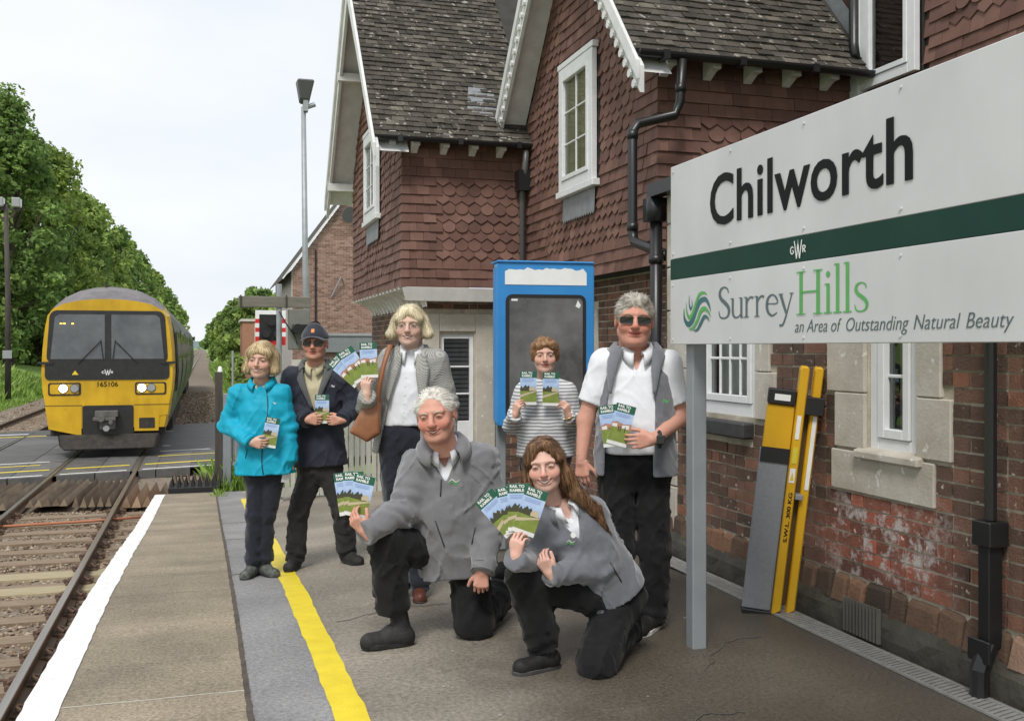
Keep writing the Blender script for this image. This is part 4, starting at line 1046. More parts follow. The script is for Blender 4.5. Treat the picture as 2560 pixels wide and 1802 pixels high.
mb = MB(); mb.prism(rrect(.60, .925, .03), frame((0, -.106, 1.475 - gzc), (1, 0, 0), (0, -1, 0)), .003); mb.build('pane', m_smoke, case)
rj = random.Random(5)
top = [(-.335 + .67 * i / 22, .075 - rj.uniform(0, .022) - (.02 if i in (0, 22) else 0)) for i in range(23)]
mb = MB(); mb.prism([(-.335, -.062), (.335, -.062)] + top[::-1], frame((0, -.101, 2.105 - gzc), (1, 0, 0), (0, -1, 0)), .003); mb.build('header_label', m_white, case)
mb = MB(); mb.prism([(-.285, .44), (-.235, .44), (-.235, .455), (-.285, .455)], frame((0, -.1095, 1.475 - gzc), (1, 0, 0), (0, -1, 0)), .001)
mb.prism([(.24, .40), (.27, .385), (.285, .41), (.26, .45)], frame((0, -.1095, 1.475 - gzc), (1, 0, 0), (0, -1, 0)), .001)
mb.build('sticker', m_white, case)
mb = MB(); mb.box(-.37, -.30, .02, .09, 0, .94 - gzc); mb.build('post', m_postgrey, case, bevel=.004)
mb = MB(); mb.box(.30, .37, .02, .09, 0, .94 - gzc); mb.build('post', m_postgrey, case, bevel=.004)
# ================================================================== folding wheelchair ramp
m_ry = mat('ramp_yellow', (0.60, 0.33, 0.008), (0.70, 0.40, 0.012), rough=.4, scale=3)
m_rgrey = mat('ramp_deck', (0.20, 0.215, 0.235), (0.25, 0.265, 0.285), rough=.55, scale=60, bump=.3, bscale=400)
m_tape = plain('black_tape', (0.012, 0.012, 0.013), .5)
wr = empty('wheelchair_ramp', (3.01, 5.20, .0))
tag(wr, 'yellow and grey folding wheelchair ramp leaning on the brick wall', 'ramp')
# local frame: X image-right along its width, Y up the length, Z towards the viewer
ry = R(-27)
ax = Vector((math.cos(ry), math.sin(ry), 0)); up = Vector((.09, -.165, 1.43)).normalized()
nrm = ax.cross(up)
WM = Matrix.Translation((0, 0, 0)) @ frame((0, 0, 0.03), ax - up * ax.dot(up), nrm) @ Matrix.Diagonal((.80, .97, 1, 1))
def wb(mb, name, m, parent=wr, **kw):
    o = mb.build(name, m, None, **kw); o.parent = parent; o.matrix_basis = WM if parent is wr else Matrix.Identity(4); return o
wb(MB().box(.0, .205, .0, .98, -.045, .0), 'deck_panel', m_rgrey, bevel=.006)
wb(MB().box(.003, .202, .90, .99, .001, .006), 'grip_strip', m_tape)
wb(MB().box(.012, .205, .985, 1.245, -.045, -.002), 'hinge_plate', m_ry, bevel=.004)
wb(MB().box(.01, .205, 1.25, 1.34, -.05, .012), 'handle_bar', m_tape, bevel=.006)
wb(MB().box(.055, .165, 1.275, 1.312, .0125, .0145), 'label', m_white)
for k, (x, z0) in enumerate(((.208, .02), (.312, -.02))):
    b = wb(MB().prism([(x, -.01), (x + .062, .02), (x + .062, 1.47), (x + .055, 1.49), (x + .008, 1.49), (x, 1.47)], Matrix.Translation((0, 0, z0 - .07)), .09), 'side_rail', m_ry, bevel=.008)
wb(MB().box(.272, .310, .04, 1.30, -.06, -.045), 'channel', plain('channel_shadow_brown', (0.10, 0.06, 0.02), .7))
wb(MB().box(.268, .40, 1.21, 1.315, -.05, .035), 'strap', m_tape, bevel=.004)
for (x, y0, y1) in ((.222, 1.06, 1.20), (.336, .76, 1.20)):
    wb(MB().box(x, x + .028, y0, y1, .041 if x < .3 else .001, .043 if x < .3 else .003), 'sticker', m_white)
wb(MB().box(.219, .252, .915, 1.01, .041, .043), 'sticker', plain('sticker_yellow', (0.62, 0.55, 0.04), .5))
wb(MB().box(.216, .254, .80, .885, .041, .043), 'sticker', m_white)
wb(MB().add([(.222, .815, .0445), (.248, .815, .0445), (.235, .865, .0445)], [(0, 1, 2)]), 'warning_triangle', plain('sticker_amber', (0.7, 0.48, 0.02), .5))
t = text_mesh('S.W.L. 300 KG', .036, extrude=.0006, offset=.0008)
w = max(v.co.x for v in t.vertices); t.transform(Matrix.Diagonal((.30 / w, 1, 1, 1)))
t.materials.append(m_signblack); o = link('lettering', t, wr); o.matrix_basis = WM @ Matrix.Translation((.252, .44, .0415)) @ Matrix.Rotation(R(90), 4, 'Z')
wb(MB().box(.275, .33, .70, .73, -.04, .03), 'latch', m_postgrey, bevel=.003)
wb(MB().box(.0, .39, -.03, .0, -.09, .02), 'foot', m_tape, bevel=.004)
# ================================================================== train
m_tyel = mat('train_yellow', (0.50, 0.29, 0.006), (0.66, 0.40, 0.010), rough=.42, scale=2.2, stretch=(1.6, 1, .5), speck=(16, .70, (.26, .16, .03)), blotch=(1.4, .35, .65, .82, 1.06))
m_troof = mat('train_roof', (0.12, 0.11, 0.115), (0.20, 0.185, 0.19), rough=.7, scale=3)
m_tside = mat('train_green', (0.055, 0.085, 0.072), (0.085, 0.12, 0.10), rough=.4, scale=1.2)
m_tblack = mat('train_black', (0.014, 0.014, 0.015), (0.028, 0.027, 0.027), rough=.35, scale=8)
m_tgrime = mat('train_grime', (0.018, 0.015, 0.013), (0.05, 0.042, 0.034), rough=.85, scale=9)
m_tglass = mat('train_glass', (0.055, 0.06, 0.066), (0.12, 0.127, 0.135), rough=.06, scale=2, spec=.8)
m_lampoff = plain('lamp_glass', (0.30, 0.31, 0.31), .15)
m_lampon = plain('lamp_lit', (1.0, 0.97, 0.88), .3, emit=9)
m_amber = plain('display_amber', (1.0, .45, .05), .4, emit=3)
train = empty('train', (TRX, 24.4, RAIL_Z)); tag(train, 'yellow-fronted diesel train with lit headlights on the near track', 'train')
Z = lambda z: z - RAIL_Z
PRO = [(1.24, -.30), (1.32, .10), (1.40, .55), (1.435, .95), (1.42, 1.5), (1.37, 2.0), (1.31, 2.30), (1.20, 2.50), (.98, 2.70), (.66, 2.86), (.32, 2.94), (0, 2.965)]
FRO = [(1.20, -.28), (1.28, .10), (1.36, .55), (1.39, .95), (1.365, 1.5), (1.31, 2.0), (1.26, 2.26), (1.15, 2.41), (.93, 2.53), (.63, 2.60), (.31, 2.635), (0, 2.645)]
MID = [(a * .985, b - .02 - .10 * smooth01(2.2, 2.6, b)) for a, b in PRO]
def ring(pr, y): return [(-a, y, Z(b)) for a, b in pr] + [(a, y, Z(b)) for a, b in pr[::-1][1:]]
nP = len(PRO) * 2 - 1
def shell(rings, y_mats, name, mats, cap0=None, cap1=None):
    mb = MB(); n = nP
    for k, (r0, r1) in enumerate(zip(rings[:-1], rings[1:])):
        for i in range(n - 1):
            zt = (r0[i][2] + r0[i + 1][2]) / 2 + RAIL_Z
            m = y_mats[k][1] if zt > (2.46 if k else 2.38) else y_mats[k][0]
            mb.add([r0[i], r0[i + 1], r1[i + 1], r1[i]], [(0, 1, 2, 3)], m)
    if cap0 is not None: mb.add(rings[0], [tuple(range(n))[::-1]], cap0)
    if cap1 is not None: mb.add(rings[-1], [tuple(range(n))], cap1)
    return mb.build(name, mats, train, smooth=False)
mt_ = [m_tyel, m_troof, m_tside]
shell([ring(FRO, 0), ring(MID, .28), ring(PRO, .75)], [(0, 1), (0, 1)], 'cab', mt_, cap0=0)
shell([ring(PRO, .75), ring(PRO, 22.6)], [(2, 1)], 'carriage_body', mt_, cap1=2)
shell([ring(PRO, 23.2), ring(PRO, 45.6)], [(2, 1)], 'carriage_body', mt_, cap0=2, cap1=2)
def tf(poly, y, h, name, m, parent=train):     # plate on the cab front; poly in x, scene z
    mb = MB(); mb.prism([(a, Z(b)) for a, b in poly], frame((0, y, 0), (1, 0, 0), (0, -1, 0)), h); return mb.build(name, m, parent)
def rr(x0, x1, z0, z1, r=.06):
    return [(a + (x0 + x1) / 2, b + (z0 + z1) / 2) for a, b in rrect(x1 - x0, z1 - z0, r)]
def trap(x0, x1, z0, z1, dx, r=.1): return [(a * (1 - dx * (b - z0) / (z1 - z0)), b) for a, b in rr(x0, x1, z0, z1, r)]
tf(trap(-1.29, 1.29, 1.19, 2.38, .06, .16), .004, .018, 'windscreen_surround', m_tblack)
tf(trap(-1.315, 1.315, .815, 1.22, .0, .10), .002, .022, 'nose_panel', m_tblack)
wl = tf([(-1.20, 1.285), (-.07, 1.285), (-.07, 2.29), (-1.02, 2.29), (-1.11, 2.22)], -.0155, .008, 'windscreen', m_tglass)
wr_ = tf([(.07, 1.285), (1.20, 1.285), (1.11, 2.22), (1.02, 2.29), (.07, 2.29)], -.0155, .008, 'windscreen', m_tglass)
for x in (-.98, -.91, -.74): MB().box(x - .022, x + .022, -.028, -.024, Z(2.08) - .012, Z(2.08) + .012).build('destination_light', m_amber, train)
for s in (-1, 1):
    mb = MB(); mb.tube([(s * .62, -.03, Z(1.19)), (s * .16, -.055, Z(1.68))], .012, 6); mb.tube([(s * .155, -.05, Z(1.72)), (s * .10, -.05, Z(1.28))], .010, 6); mb.build('wiper', m_tblack, train)
    MB().box(s * 1.30 - .16, s * 1.30 + .16, -.05, .04, Z(1.175), Z(1.225)).build('lamp_bracket', m_tblack, train)
    # headlight cluster
    c = tf(rr(min(s * .57, s * 1.25), max(s * .57, s * 1.25), .465, .755, .05), .002, .012, 'headlight_panel', m_tgrime)
    tf(rr(min(s * .61, s * 1.21), max(s * .61, s * 1.21), .50, .72, .04), -.011, .008, 'headlight_trim', m_tyel, c)
for x, m in ((-.935, m_lampon), (-.70, m_lampoff), (.72, m_lampon), (.925, m_lampoff)):
    mb = MB(); mb.tube([(x, -.018, Z(.625)), (x, -.045, Z(.625))], .085, 16); mb.build('headlight', m, train, smooth=False)
    mb = MB(); mb.tube([(x, -.012, Z(.625)), (x, -.036, Z(.625))], .10, 16); mb.build('headlight_bezel', m_pipegrey, train)
t = text_mesh('165106', .155, extrude=.001, offset=.001, align='CENTER'); t.materials.append(m_signblack)
o = link('lettering', t, train); o.matrix_basis = frame((-.02, -.006, Z(.66)), (1, 0, 0), (0, -1, 0))
me = gwr(None, None).mesh('lettering', m_white); me.transform(Matrix.Diagonal((.24, .13, 1, 1))); o = link('lettering', me, train); o.matrix_basis = frame((-.13, -.024, Z(.92)), (1, 0, 0), (0, -1, 0))
MB().add([(-.76, -.024, Z(.93)), (-.62, -.024, Z(.93)), (-.69, -.024, Z(1.03))], [(0, 1, 2)]).build('warning_triangle', plain('tri_yellow', (.75, .55, .03), .5), train)
tf(rr(-.54, .54, -.46, .235, .05), .001, .014, 'coupler_recess', m_tblack)
MB().box(-1.325, -.545, -.020, .2, Z(.235), Z(.245)).box(.545, 1.325, -.020, .2, Z(.235), Z(.245)).build('panel_seam', m_tgrime, train)
mb = MB(); mb.box(-.26, .22, -.22, 0, Z(-.02), Z(.12)); mb.box(-.30, .18, -.30, -.1, Z(-.10), Z(-.02)); mb.tube([(-.12, -.34, Z(-.05)), (-.12, -.1, Z(-.05))], .08, 10); mb.tube([(.08, -.32, Z(-.14)), (.08, -.1, Z(-.14))], .05, 10); mb.box(-.16, .16, -.2, 0, Z(-.3), Z(-.1)); mb.build('coupler', mat('coupler_steel', (.07, .066, .06), (.14, .13, .12), rough=.6), train, bevel=.012)
MB().tube([(-.02, -.26, Z(-.27)), (-.02, -.2, Z(-.27))], .07, 10).build('coupler_plate', m_lampoff, train)
# lower skirts and plough
tf([(-1.24, -.28), (-.56, -.44), (-.56, .235), (-1.31, .235)], .0, .012, 'skirt', m_tyel)
tf([(.56, -.36), (1.08, -.36), (1.10, -.02), (1.28, .0), (1.31, .235), (.56, .235)], .0, .012, 'skirt', m_tyel)
tf(rr(.66, 1.0, -.30, -.06, .02), -.012, .008, 'step_recess', m_tgrime)
mb = MB(); mb.add([(-1.02, -.05, Z(-.42)), (1.08, -.05, Z(-.42)), (1.16, .5, Z(-.40)), (-1.12, .5, Z(-.40)), (-.92, -.22, Z(-.75)), (.98, -.22, Z(-.75)), (1.1, .5, Z(-.75)), (-1.08, .5, Z(-.75))], [(0, 4, 5, 1), (1, 5, 6, 2), (3, 7, 4, 0), (0, 1, 2, 3), (4, 7, 6, 5)])
mb.build('plough', m_tgrime, train, bevel=.03)
mb = MB(); mb.box(-1.22, 1.22, .15, .75, Z(-.45), Z(-.28)); mb.build('headstock', m_tgrime, train)
# sides: windows, doors, underframe, bogies
side_w = MB()
for y0 in (0.75, 23.2):
    for s in (1, -1):
        ys0 = [2.9 + 1.55 * k for k in range(12)]
        for k, y in enumerate(ys0):
            if k in (3, 8): continue
            MB().add([(s * 1.4245, y0 + y, Z(1.15)), (s * 1.4245, y0 + y + 1.15, Z(1.15)), (s * 1.372, y0 + y + 1.15, Z(1.98)), (s * 1.372, y0 + y, Z(1.98))], [(0, 1, 2, 3)] if s > 0 else [(3, 2, 1, 0)]).build('side_window', m_tglass, train, loc=(s * .012, 0, 0))
        for k in (3, 8):
            y = ys0[k]; d = MB().add([(s * 1.39, y0 + y, Z(.02)), (s * 1.39, y0 + y + 1.3, Z(.02)), (s * 1.44, y0 + y + 1.3, Z(1.0)), (s * 1.44, y0 + y, Z(1.0)), (s * 1.368, y0 + y, Z(2.1)), (s * 1.368, y0 + y + 1.3, Z(2.1))], [(0, 1, 2, 3), (3, 2, 5, 4)] if s > 0 else [(3, 2, 1, 0), (4, 5, 2, 3)]).build('side_door', m_tblack, train, loc=(s * .012, 0, 0))
for s in (1, -1):
    MB().add([(s * 1.41, .80, Z(.25)), (s * 1.41, 1.5, Z(.25)), (s * 1.455, 1.5, Z(1.0)), (s * 1.455, .80, Z(1.0)), (s * 1.375, .80, Z(2.15)), (s * 1.375, 1.5, Z(2.15))], [(0, 1, 2, 3), (3, 2, 5, 4)] if s > 0 else [(3, 2, 1, 0), (4, 5, 2, 3)]).build('cab_door', m_tside, train, loc=(s * .003, 0, 0))
    MB().add([(s * 1.435, .95, Z(1.25)), (s * 1.435, 1.38, Z(1.25)), (s * 1.393, 1.38, Z(1.95)), (s * 1.393, .95, Z(1.95))], [(0, 1, 2, 3)] if s > 0 else [(3, 2, 1, 0)]).build('cab_window', m_tglass, train, loc=(s * .003, 0, 0))
    for y in (1.62, .72): MB().tube([(s * 1.44, y, Z(.5)), (s * 1.47, y, Z(1.0)), (s * 1.42, y, Z(1.9))], .018, 6).build('grab_rail', m_tblack, train)
uf = MB()
for y0 in (0.9, 23.4):
    uf.box(-1.15, 1.15, y0, y0 + 21.5, Z(-.42), Z(-.30))
    for k, (a, b) in enumerate(((5.6, 7.6), (8.0, 10.4), (10.8, 12.2), (12.8, 15.6))): uf.box(-1.2, 1.2, y0 + a, y0 + b, Z(-.80), Z(-.42))
uf.build('underframe', m_tgrime, train)
for y0 in (2.6, 16.4, 25.2, 39.0):
    b = MB(); b.box(-1.1, -1.0, y0 - .6, y0 + 3.2, .34, .62).box(1.0, 1.1, y0 - .6, y0 + 3.2, .34, .62).box(-1.0, 1.0, y0 + 1.1, y0 + 1.5, .3, .6); bo = b.build('bogie', m_tgrime, train)
    for yy in (y0, y0 + 2.6):
        for s in (-1, 1):
            MB().tube([(s * .70, yy, .42), (s * .83, yy, .42)], .42, 20).build('wheel', m_tgrime, bo)
for s in (-1, 1):
    MB().box(s * 1.2 - .16, s * 1.2 + .16, .55, .85, Z(-.48), Z(-.44)).box(s * 1.22 - .12, s * 1.22 + .12, .55, .85, Z(-.10), Z(-.07)).build('cab_step', m_pipegrey, train)
MB().tube([(-.1, .7, Z(2.95)), (-.1, .7, Z(3.06))], .03, 8).build('roof_horn', m_tgrime, train)
# ================================================================== background: house, crossing equipment, fences, lamps, trees
m_fbrick = mat('pale_brick', (0.8, 0.78, 0.75), (1.1, 1.08, 1.05), rough=.9, scale=6, palette=[(0, (0.20, 0.115, 0.085)), (0.5, (0.29, 0.175, 0.135)), (1, (0.37, 0.245, 0.195))])
m_fmortar = mat('pale_mortar', (0.50, 0.46, 0.41), (0.60, 0.56, 0.50), rough=.95)
fh = empty('brick_house', (3.2, 39, -.9)); tag(fh, 'pale brick house with white verge beyond the level crossing', 'house')
fx0, fx1, fz0, fz1 = 0.0, 7.0, 0.0, 5.4
apx = 2.6
mb = MB(); mb.add([(0, 0, 0), (7, 0, 0), (7, 0, 5.4), (apx + .9, 0, 9.0), (apx, 0, 9.0), (0, 0, 5.4)], [(0, 1, 2, 3, 4, 5)]); mb.add([(0, 0, 0), (0, 9, 0), (0, 9, 5.4), (0, 0, 5.4)], [(3, 2, 1, 0)]); mb.build('wall', m_fmortar, fh)
# bricks of the end wall
fb = MB(); fb.box(-.5, .5, -.012, .02, 0, .064); fb_me = fb.mesh('brick', m_fbrick)
cand = []; r = 0; z = 2.0
while z < 8.4:
    x = -.11 if r % 2 else 0
    lim = 0 if z < 5.4 else (z - 5.4) * apx / 3.6
    while x < 3.6:
        a = max(x, lim + .02); b = min(x + .225, 3.6)
        if b - a > .05: cand.append((a, b, z))
        x += .225
    z += .0765; r += 1
cand.sort(key=lambda q: abs(q[2] - 4.6) + abs(q[0] - 1.0))
far = MB()
for i, (a, b, z) in enumerate(cand):
    if i < 300: o = link('brick', fb_me, fh, ((a + b) / 2, 0, z)); o.scale = (b - a - .012, 1, 1)
    else: far.add([((a + b) / 2 + v[0] * (b - a - .012), v[1], z + v[2]) for v in fb.v], fb.f)
tag(far.build('far_brickwork', m_fbrick, fh), kind='stuff')
mb = MB(); mb.bar((-.35, -.12, 5.05), (apx + .05, -.12, 9.15), .05, .22, up=(0, -1, 0)); mb.build('verge_board', m_whitewood, fh)
mb = MB(); mb.add([(-.4, -.2, 5.0), (apx, -.2, 9.12), (apx, 9, 9.12), (-.4, 9, 5.0)], [(0, 1, 2, 3)]); mb.build('roof', m_rooftile, fh)
MB().tube([(.9, -.08, 0), (.9, -.08, 6.2)], .035, 6).build('downpipe', m_black, fh)
d = MB(); d.tube([(0, 0, 0), (0, -.03, 0)], .32, 16); d.build('satellite_dish', m_pipegrey, fh, loc=(2.15, -.35, 7.55), rot=(R(15), 0, R(20)))
mb = MB(); mb.tube([(0, -.06, 0), (.35, -.25, .75), (.45, -.06, .6)], .035, 6); mb.build('wall_bracket', m_lampoff, fh, loc=(1.5, 0, 4.4))
# flat-roofed grey annexe in front of it
an = empty('annexe', (3.3, 31.0, -.95)); tag(an, 'grey flat-roofed annexe in front of the pale brick house', 'annexe')
MB().box(0, 6, 0, 3.0, 0, 2.35).build('wall', mat('annexe_brick', (0.16, 0.10, 0.075), (0.28, 0.19, 0.15), rough=.9, scale=16, stretch=(1, 1, 4)), an)
MB().box(-.12, 6.1, -.12, 3.1, 2.35, 2.85).build('fascia', mat('annexe_fascia', (0.17, 0.19, 0.19), (0.21, 0.23, 0.23), rough=.6), an)
MB().box(-.16, 6.2, -.16, 3.1, 2.85, 2.93).build('roof_edge', m_lampoff, an)
for x in (.25, 1.35): MB().box(x, x + .9, -.04, .02, .1, 2.1).build('door', m_lampoff, an, bevel=.02)
# ---- lamp posts
m_galv = mat('galvanised', (0.27, 0.29, 0.30), (0.36, 0.38, 0.39), rough=.5, metal=.3, scale=5)
lp = empty('street_lamp', (2.02, 21.4, -.95)); tag(lp, 'tall grey lamp post with one floodlight beside the crossing', 'lamp post')
mb = MB(); mb.tube([(0.12, 0, 0), (.02, 0, 4), (-.02, 0, 7.55)], [.085, .062, .05], 12); mb.build('pole', m_galv, lp, smooth=True)
mb = MB(); mb.add([(-.17, -.26, 8.08), (.19, -.26, 8.08), (.19, .22, 8.12), (-.17, .22, 8.12), (-.10, -.12, 7.68), (.10, -.12, 7.68), (.10, .12, 7.62), (-.10, .12, 7.62)], [(0, 1, 2, 3), (4, 7, 6, 5), (0, 4, 5, 1), (1, 5, 6, 2), (2, 6, 7, 3), (3, 7, 4, 0)]); mb.build('lamp_head', m_pipegrey, lp, bevel=.03)
MB().box(-.03, .07, -.1, .1, 7.45, 7.68).tube([(.05, 0, 7.55), (.22, 0, 7.62)], .05, 8).build('bracket', m_galv, lp)
pp = empty('wooden_lamp_post', (-9.25, 54.5, -1.0)); tag(pp, 'dark wooden lamp post with twin lamps in front of the trees', 'lamp post')
m_darkwood = mat('dark_wood', (0.045, 0.038, 0.032), (0.09, 0.078, 0.066), rough=.9, scale=4, stretch=(4, 4, .4))
mb = MB(); mb.tube([(0, 0, 0), (0, 0, 5), (-.1, 0, 9.6)], [.15, .13, .10], 10); mb.build('pole', m_darkwood, pp, smooth=True)
MB().box(-.55, .55, -.06, .06, 9.3, 9.42).tube([(-.55, 0, 9.3), (-.12, 0, 8.7)], .05, 6).tube([(.4, 0, 9.3), (-.1, 0, 8.7)], .05, 6).build('crossarm', m_darkwood, pp)
for x in (-.36, .40): MB().box(x - .20, x + .20, -.3, .2, 9.44, 9.92).build('lamp_head', m_lampoff, pp, bevel=.05)
MB().box(-.21, .21, -.22, -.19, 2.0, 2.4).build('plate', m_lampoff, pp)
# ---- crossing lights and boards
m_red = plain('signal_red', (0.62, 0.02, 0.02), .45)
cs = empty('crossing_signal', (1.82, 29.6, -.95)); tag(cs, 'red and white bordered crossing light unit facing the road', 'signal')
MB().tube([(0, 0, 0), (0, 0, 3.5)], .07, 10).build('pole', m_galv, cs)
MB().box(-.36, .40, -.10, -.06, 2.62, 3.50).build('backboard', m_tblack, cs)
n = 0
for (x0, x1, z0, z1) in [(-.42 + .142 * k, -.42 + .142 * (k + 1), zz, zz + .12) for k in range(6) for zz in (2.56, 3.44)] + [(xx, xx + .11, 2.68 + .127 * k, 2.68 + .127 * (k + 1)) for k in range(6) for xx in (-.42, .322)]:
    MB().box(x0, x1, -.125, -.105, z0, z1).build('border_block', (m_red, m_white)[n % 2 if n < 12 else (n // 2) % 2], cs); n += 1
for (x, z) in ((-.12, 2.88), (.18, 2.88), (.03, 3.22)):
    l = MB().tube([(x, -.10, z), (x, -.30, z)], .11, 12).build('lamp_hood', m_tblack, cs)
    MB().tube([(x, -.11, z), (x, -.12, z)], .09, 12).build('lens', plain('dark_lens', (.05, .01, .01), .2), l)
bs = empty('crossing_board', (1.42, 20.2, -.95)); tag(bs, 'weathered grey board on a steel post with signal lamps beside the crossing', 'sign')
MB().tube([(.0, .06, 0), (0, .06, 3.75)], .055, 10).build('post', m_galv, bs)
MB().box(-.78, .62, -.02, .02, 3.28, 3.50).build('board', mat('board_back', (0.13, 0.12, 0.10), (0.20, 0.185, 0.155), rough=.8, scale=5, stretch=(.5, 1, 3)), bs, bevel=.01)
for x in (-.75, .12): MB().box(x, x + .03, -.04, -.021, 3.26, 3.52).build('batten', m_darkwood, bs)
MB().box(.18, .60, .0, .25, 2.45, 3.25).build('equipment_box', mat('box_greygreen', (0.15, 0.155, 0.135), (0.19, 0.195, 0.17), rough=.7), bs, bevel=.015)
for (x, z) in ((.32, 2.86), (.66, 2.92)): MB().tube([(x, -.05, z), (x + .02, -.28, z)], .10, 12).build('lamp_hood', m_tblack, bs)
MB().box(.25, .80, -.06, .0, 2.83, 2.95).build('lamp_bracket', m_tblack, bs)
MB().tube([(-.0, -.03, 3.2), (.1, -.1, 3.0), (.3, -.1, 2.7), (.34, -.1, 2.55)], .015, 6).build('cable', m_tblack, bs)
# ---- crossing gate, posts and fences
gt = empty('crossing_gate', (.28, 18.2, -.86)); tag(gt, 'grey steel pedestrian gate and posts at the foot of the platform ramp', 'gate')
MB().box(-.10, .03, -.05, .08, 0, 1.98).build('timber_post', m_darkwood, gt, bevel=.01)
MB().box(.04, .17, -.14, -.02, 0, 1.60).build('steel_post', m_postgrey, gt, bevel=.008)
MB().tube([(.20, -.05, .3), (.20, -.05, 2.35)], .018, 8).build('rod', m_galv, gt)
for z in (.35, 1.05, 1.52): MB().box(.17, 1.2, -.09, -.05, z, z + .05).build('gate_rail', m_galv, gt)
for k in range(9): MB().box(.24 + .11 * k, .262 + .11 * k, -.08, -.06, .3, 1.55).build('gate_bar', m_galv, gt)
MB().box(.5, .86, -.115, -.095, 1.05, 1.45).build('notice', m_white, gt)
wp = empty('white_post', (.36, 24.6, -1.0)); tag(wp, 'short white rounded post on the verge beside the crossing', 'post')
MB().tube([(0, 0, 0), (0, 0, 1.9), (0, 0, 2.02), (0, 0, 2.1)], [.062, .062, .055, .03], 10).build('post_shaft', m_white, wp, smooth=True)
m_picket = mat('weathered_picket', (0.30, 0.31, 0.26), (0.50, 0.50, 0.44), rough=.9, scale=5, stretch=(1, 1, .4), rnd_v=.15)
pf = empty('picket_fence', (1.0, 14.6, -.60)); tag(pf, 'weathered white picket fence behind the group', 'fence')
pk = MB(); pk.prism([(-.032, 0), (.032, 0), (.032, .98), (0, 1.06), (-.032, .98)], frame((0, 0, 0), (1, 0, 0), (0, -1, 0)), .02); pk_me = pk.mesh('picket', m_picket)
for k in range(20): link('picket', pk_me, pf, (.05 + .083 * k, -.01, 0.02))
for z in (.22, .80): MB().box(0, 1.66, .0, .05, z, z + .08).build('rail', m_picket, pf)
for x in (-.02, 1.6): MB().box(x, x + .1, .0, .1, -.2, 1.1).build('post', m_picket, pf)
gf = empty('palisade_fence', (1.6, 35.5, -1.0)); tag(gf, 'grey steel palisade fence receding along the right verge', 'fence')
pl = MB(); pl.prism([(-.035, 0), (.035, 0), (.035, 1.75), (0, 1.9), (-.035, 1.75)], frame((0, 0, 0), (0, -1, 0), (-1, 0, 0)), .012); pl_me = pl.mesh('pale', m_galv)
for k in range(60): link('pale', pl_me, gf, (.35 + .012 * k, .16 * k, 0))
for z in (.4, 1.5): MB().bar((.36, 0, z), (1.08, 9.6, z), .04, .05).build('rail', m_galv, gf)
bw = empty('brick_hut', (2.6, 62, -1.0)); tag(bw, 'small red brick trackside hut beyond the palisade fence', 'hut')
MB().box(-.4, 4, 0, 4, 0, 4.1).build('wall', mat('hut_brick', (0.30, 0.14, 0.085), (0.40, 0.21, 0.13), rough=.9, scale=3, stretch=(1, 1, 5)), bw)
MB().box(-.5, 4.1, -.1, 4.1, 4.1, 4.25).build('coping', m_fmortar, bw)
MB().box(.3, .42, -.03, 0, 0, 4.0).build('pilaster', m_fmortar, bw)
# ================================================================== vegetation
def leafmat(name, lo, hi, yel):
    m = mat(name, (0.55, 0.58, 0.6), (1.35, 1.3, 1.15), rough=.75, scale=.42, contrast=(.36, .64), palette=[(0, lo), (.55, tuple((a + b) / 2 for a, b in zip(lo, hi))), (.9, hi), (1, yel)], spec=.25)
    t = m.node_tree; p = t.nodes['Principled BSDF']; tr = nn(t, 'ShaderNodeBsdfTranslucent'); mx = nn(t, 'ShaderNodeMixShader'); mx.inputs[0].default_value = .4
    t.links.new(p.inputs['Base Color'].links[0].from_socket, tr.inputs[0]); t.links.new(p.outputs[0], mx.inputs[1]); t.links.new(tr.outputs[0], mx.inputs[2]); t.links.new(mx.outputs[0], t.nodes['Material Output'].inputs[0])
    return m
m_leaf = [leafmat('leaf_a', (0.15, 0.23, 0.06), (0.32, 0.45, 0.13), (0.45, 0.55, 0.20)), leafmat('leaf_b', (0.17, 0.25, 0.06), (0.36, 0.48, 0.14), (0.50, 0.58, 0.21)), leafmat('leaf_c', (0.12, 0.20, 0.06), (0.27, 0.41, 0.125), (0.38, 0.50, 0.18))]
m_bark = mat('bark', (0.06, 0.048, 0.036), (0.13, 0.105, 0.08), rough=.95, scale=3, stretch=(3, 3, .5), bump=.6, bscale=12)
def leaf_cloud(rg, clumps, per, size):
    """Leaf-sized quads scattered over clumps; numpy arrays of verts and faces."""
    C = np.array([c[:3] for c in clumps]); Rr = np.array([c[3] for c in clumps])
    idx = np.repeat(np.arange(len(C)), per); n = len(idx)
    d = rg.normal(size=(n, 3)); d /= np.linalg.norm(d, axis=1)[:, None]
    rad = Rr[idx] * (0.55 + 0.5 * rg.random(n) ** .6)
    d[:, 2] *= .85
    p = C[idx] + d * rad[:, None]
    nrm = d * .55 + rg.normal(size=(n, 3)) * .55; nrm[:, 2] += .45; nrm /= np.linalg.norm(nrm, axis=1)[:, None]
    a = np.cross(nrm, rg.normal(size=(n, 3))); a /= np.linalg.norm(a, axis=1)[:, None] + 1e-9; b = np.cross(nrm, a)
    s = size * (0.6 + .8 * rg.random(n))[:, None]
    v = np.stack([p - a * s, p - b * s * .55, p + a * s, p + b * s * .55], 1).reshape(-1, 3)
    return v, np.arange(n * 4).reshape(-1, 4)
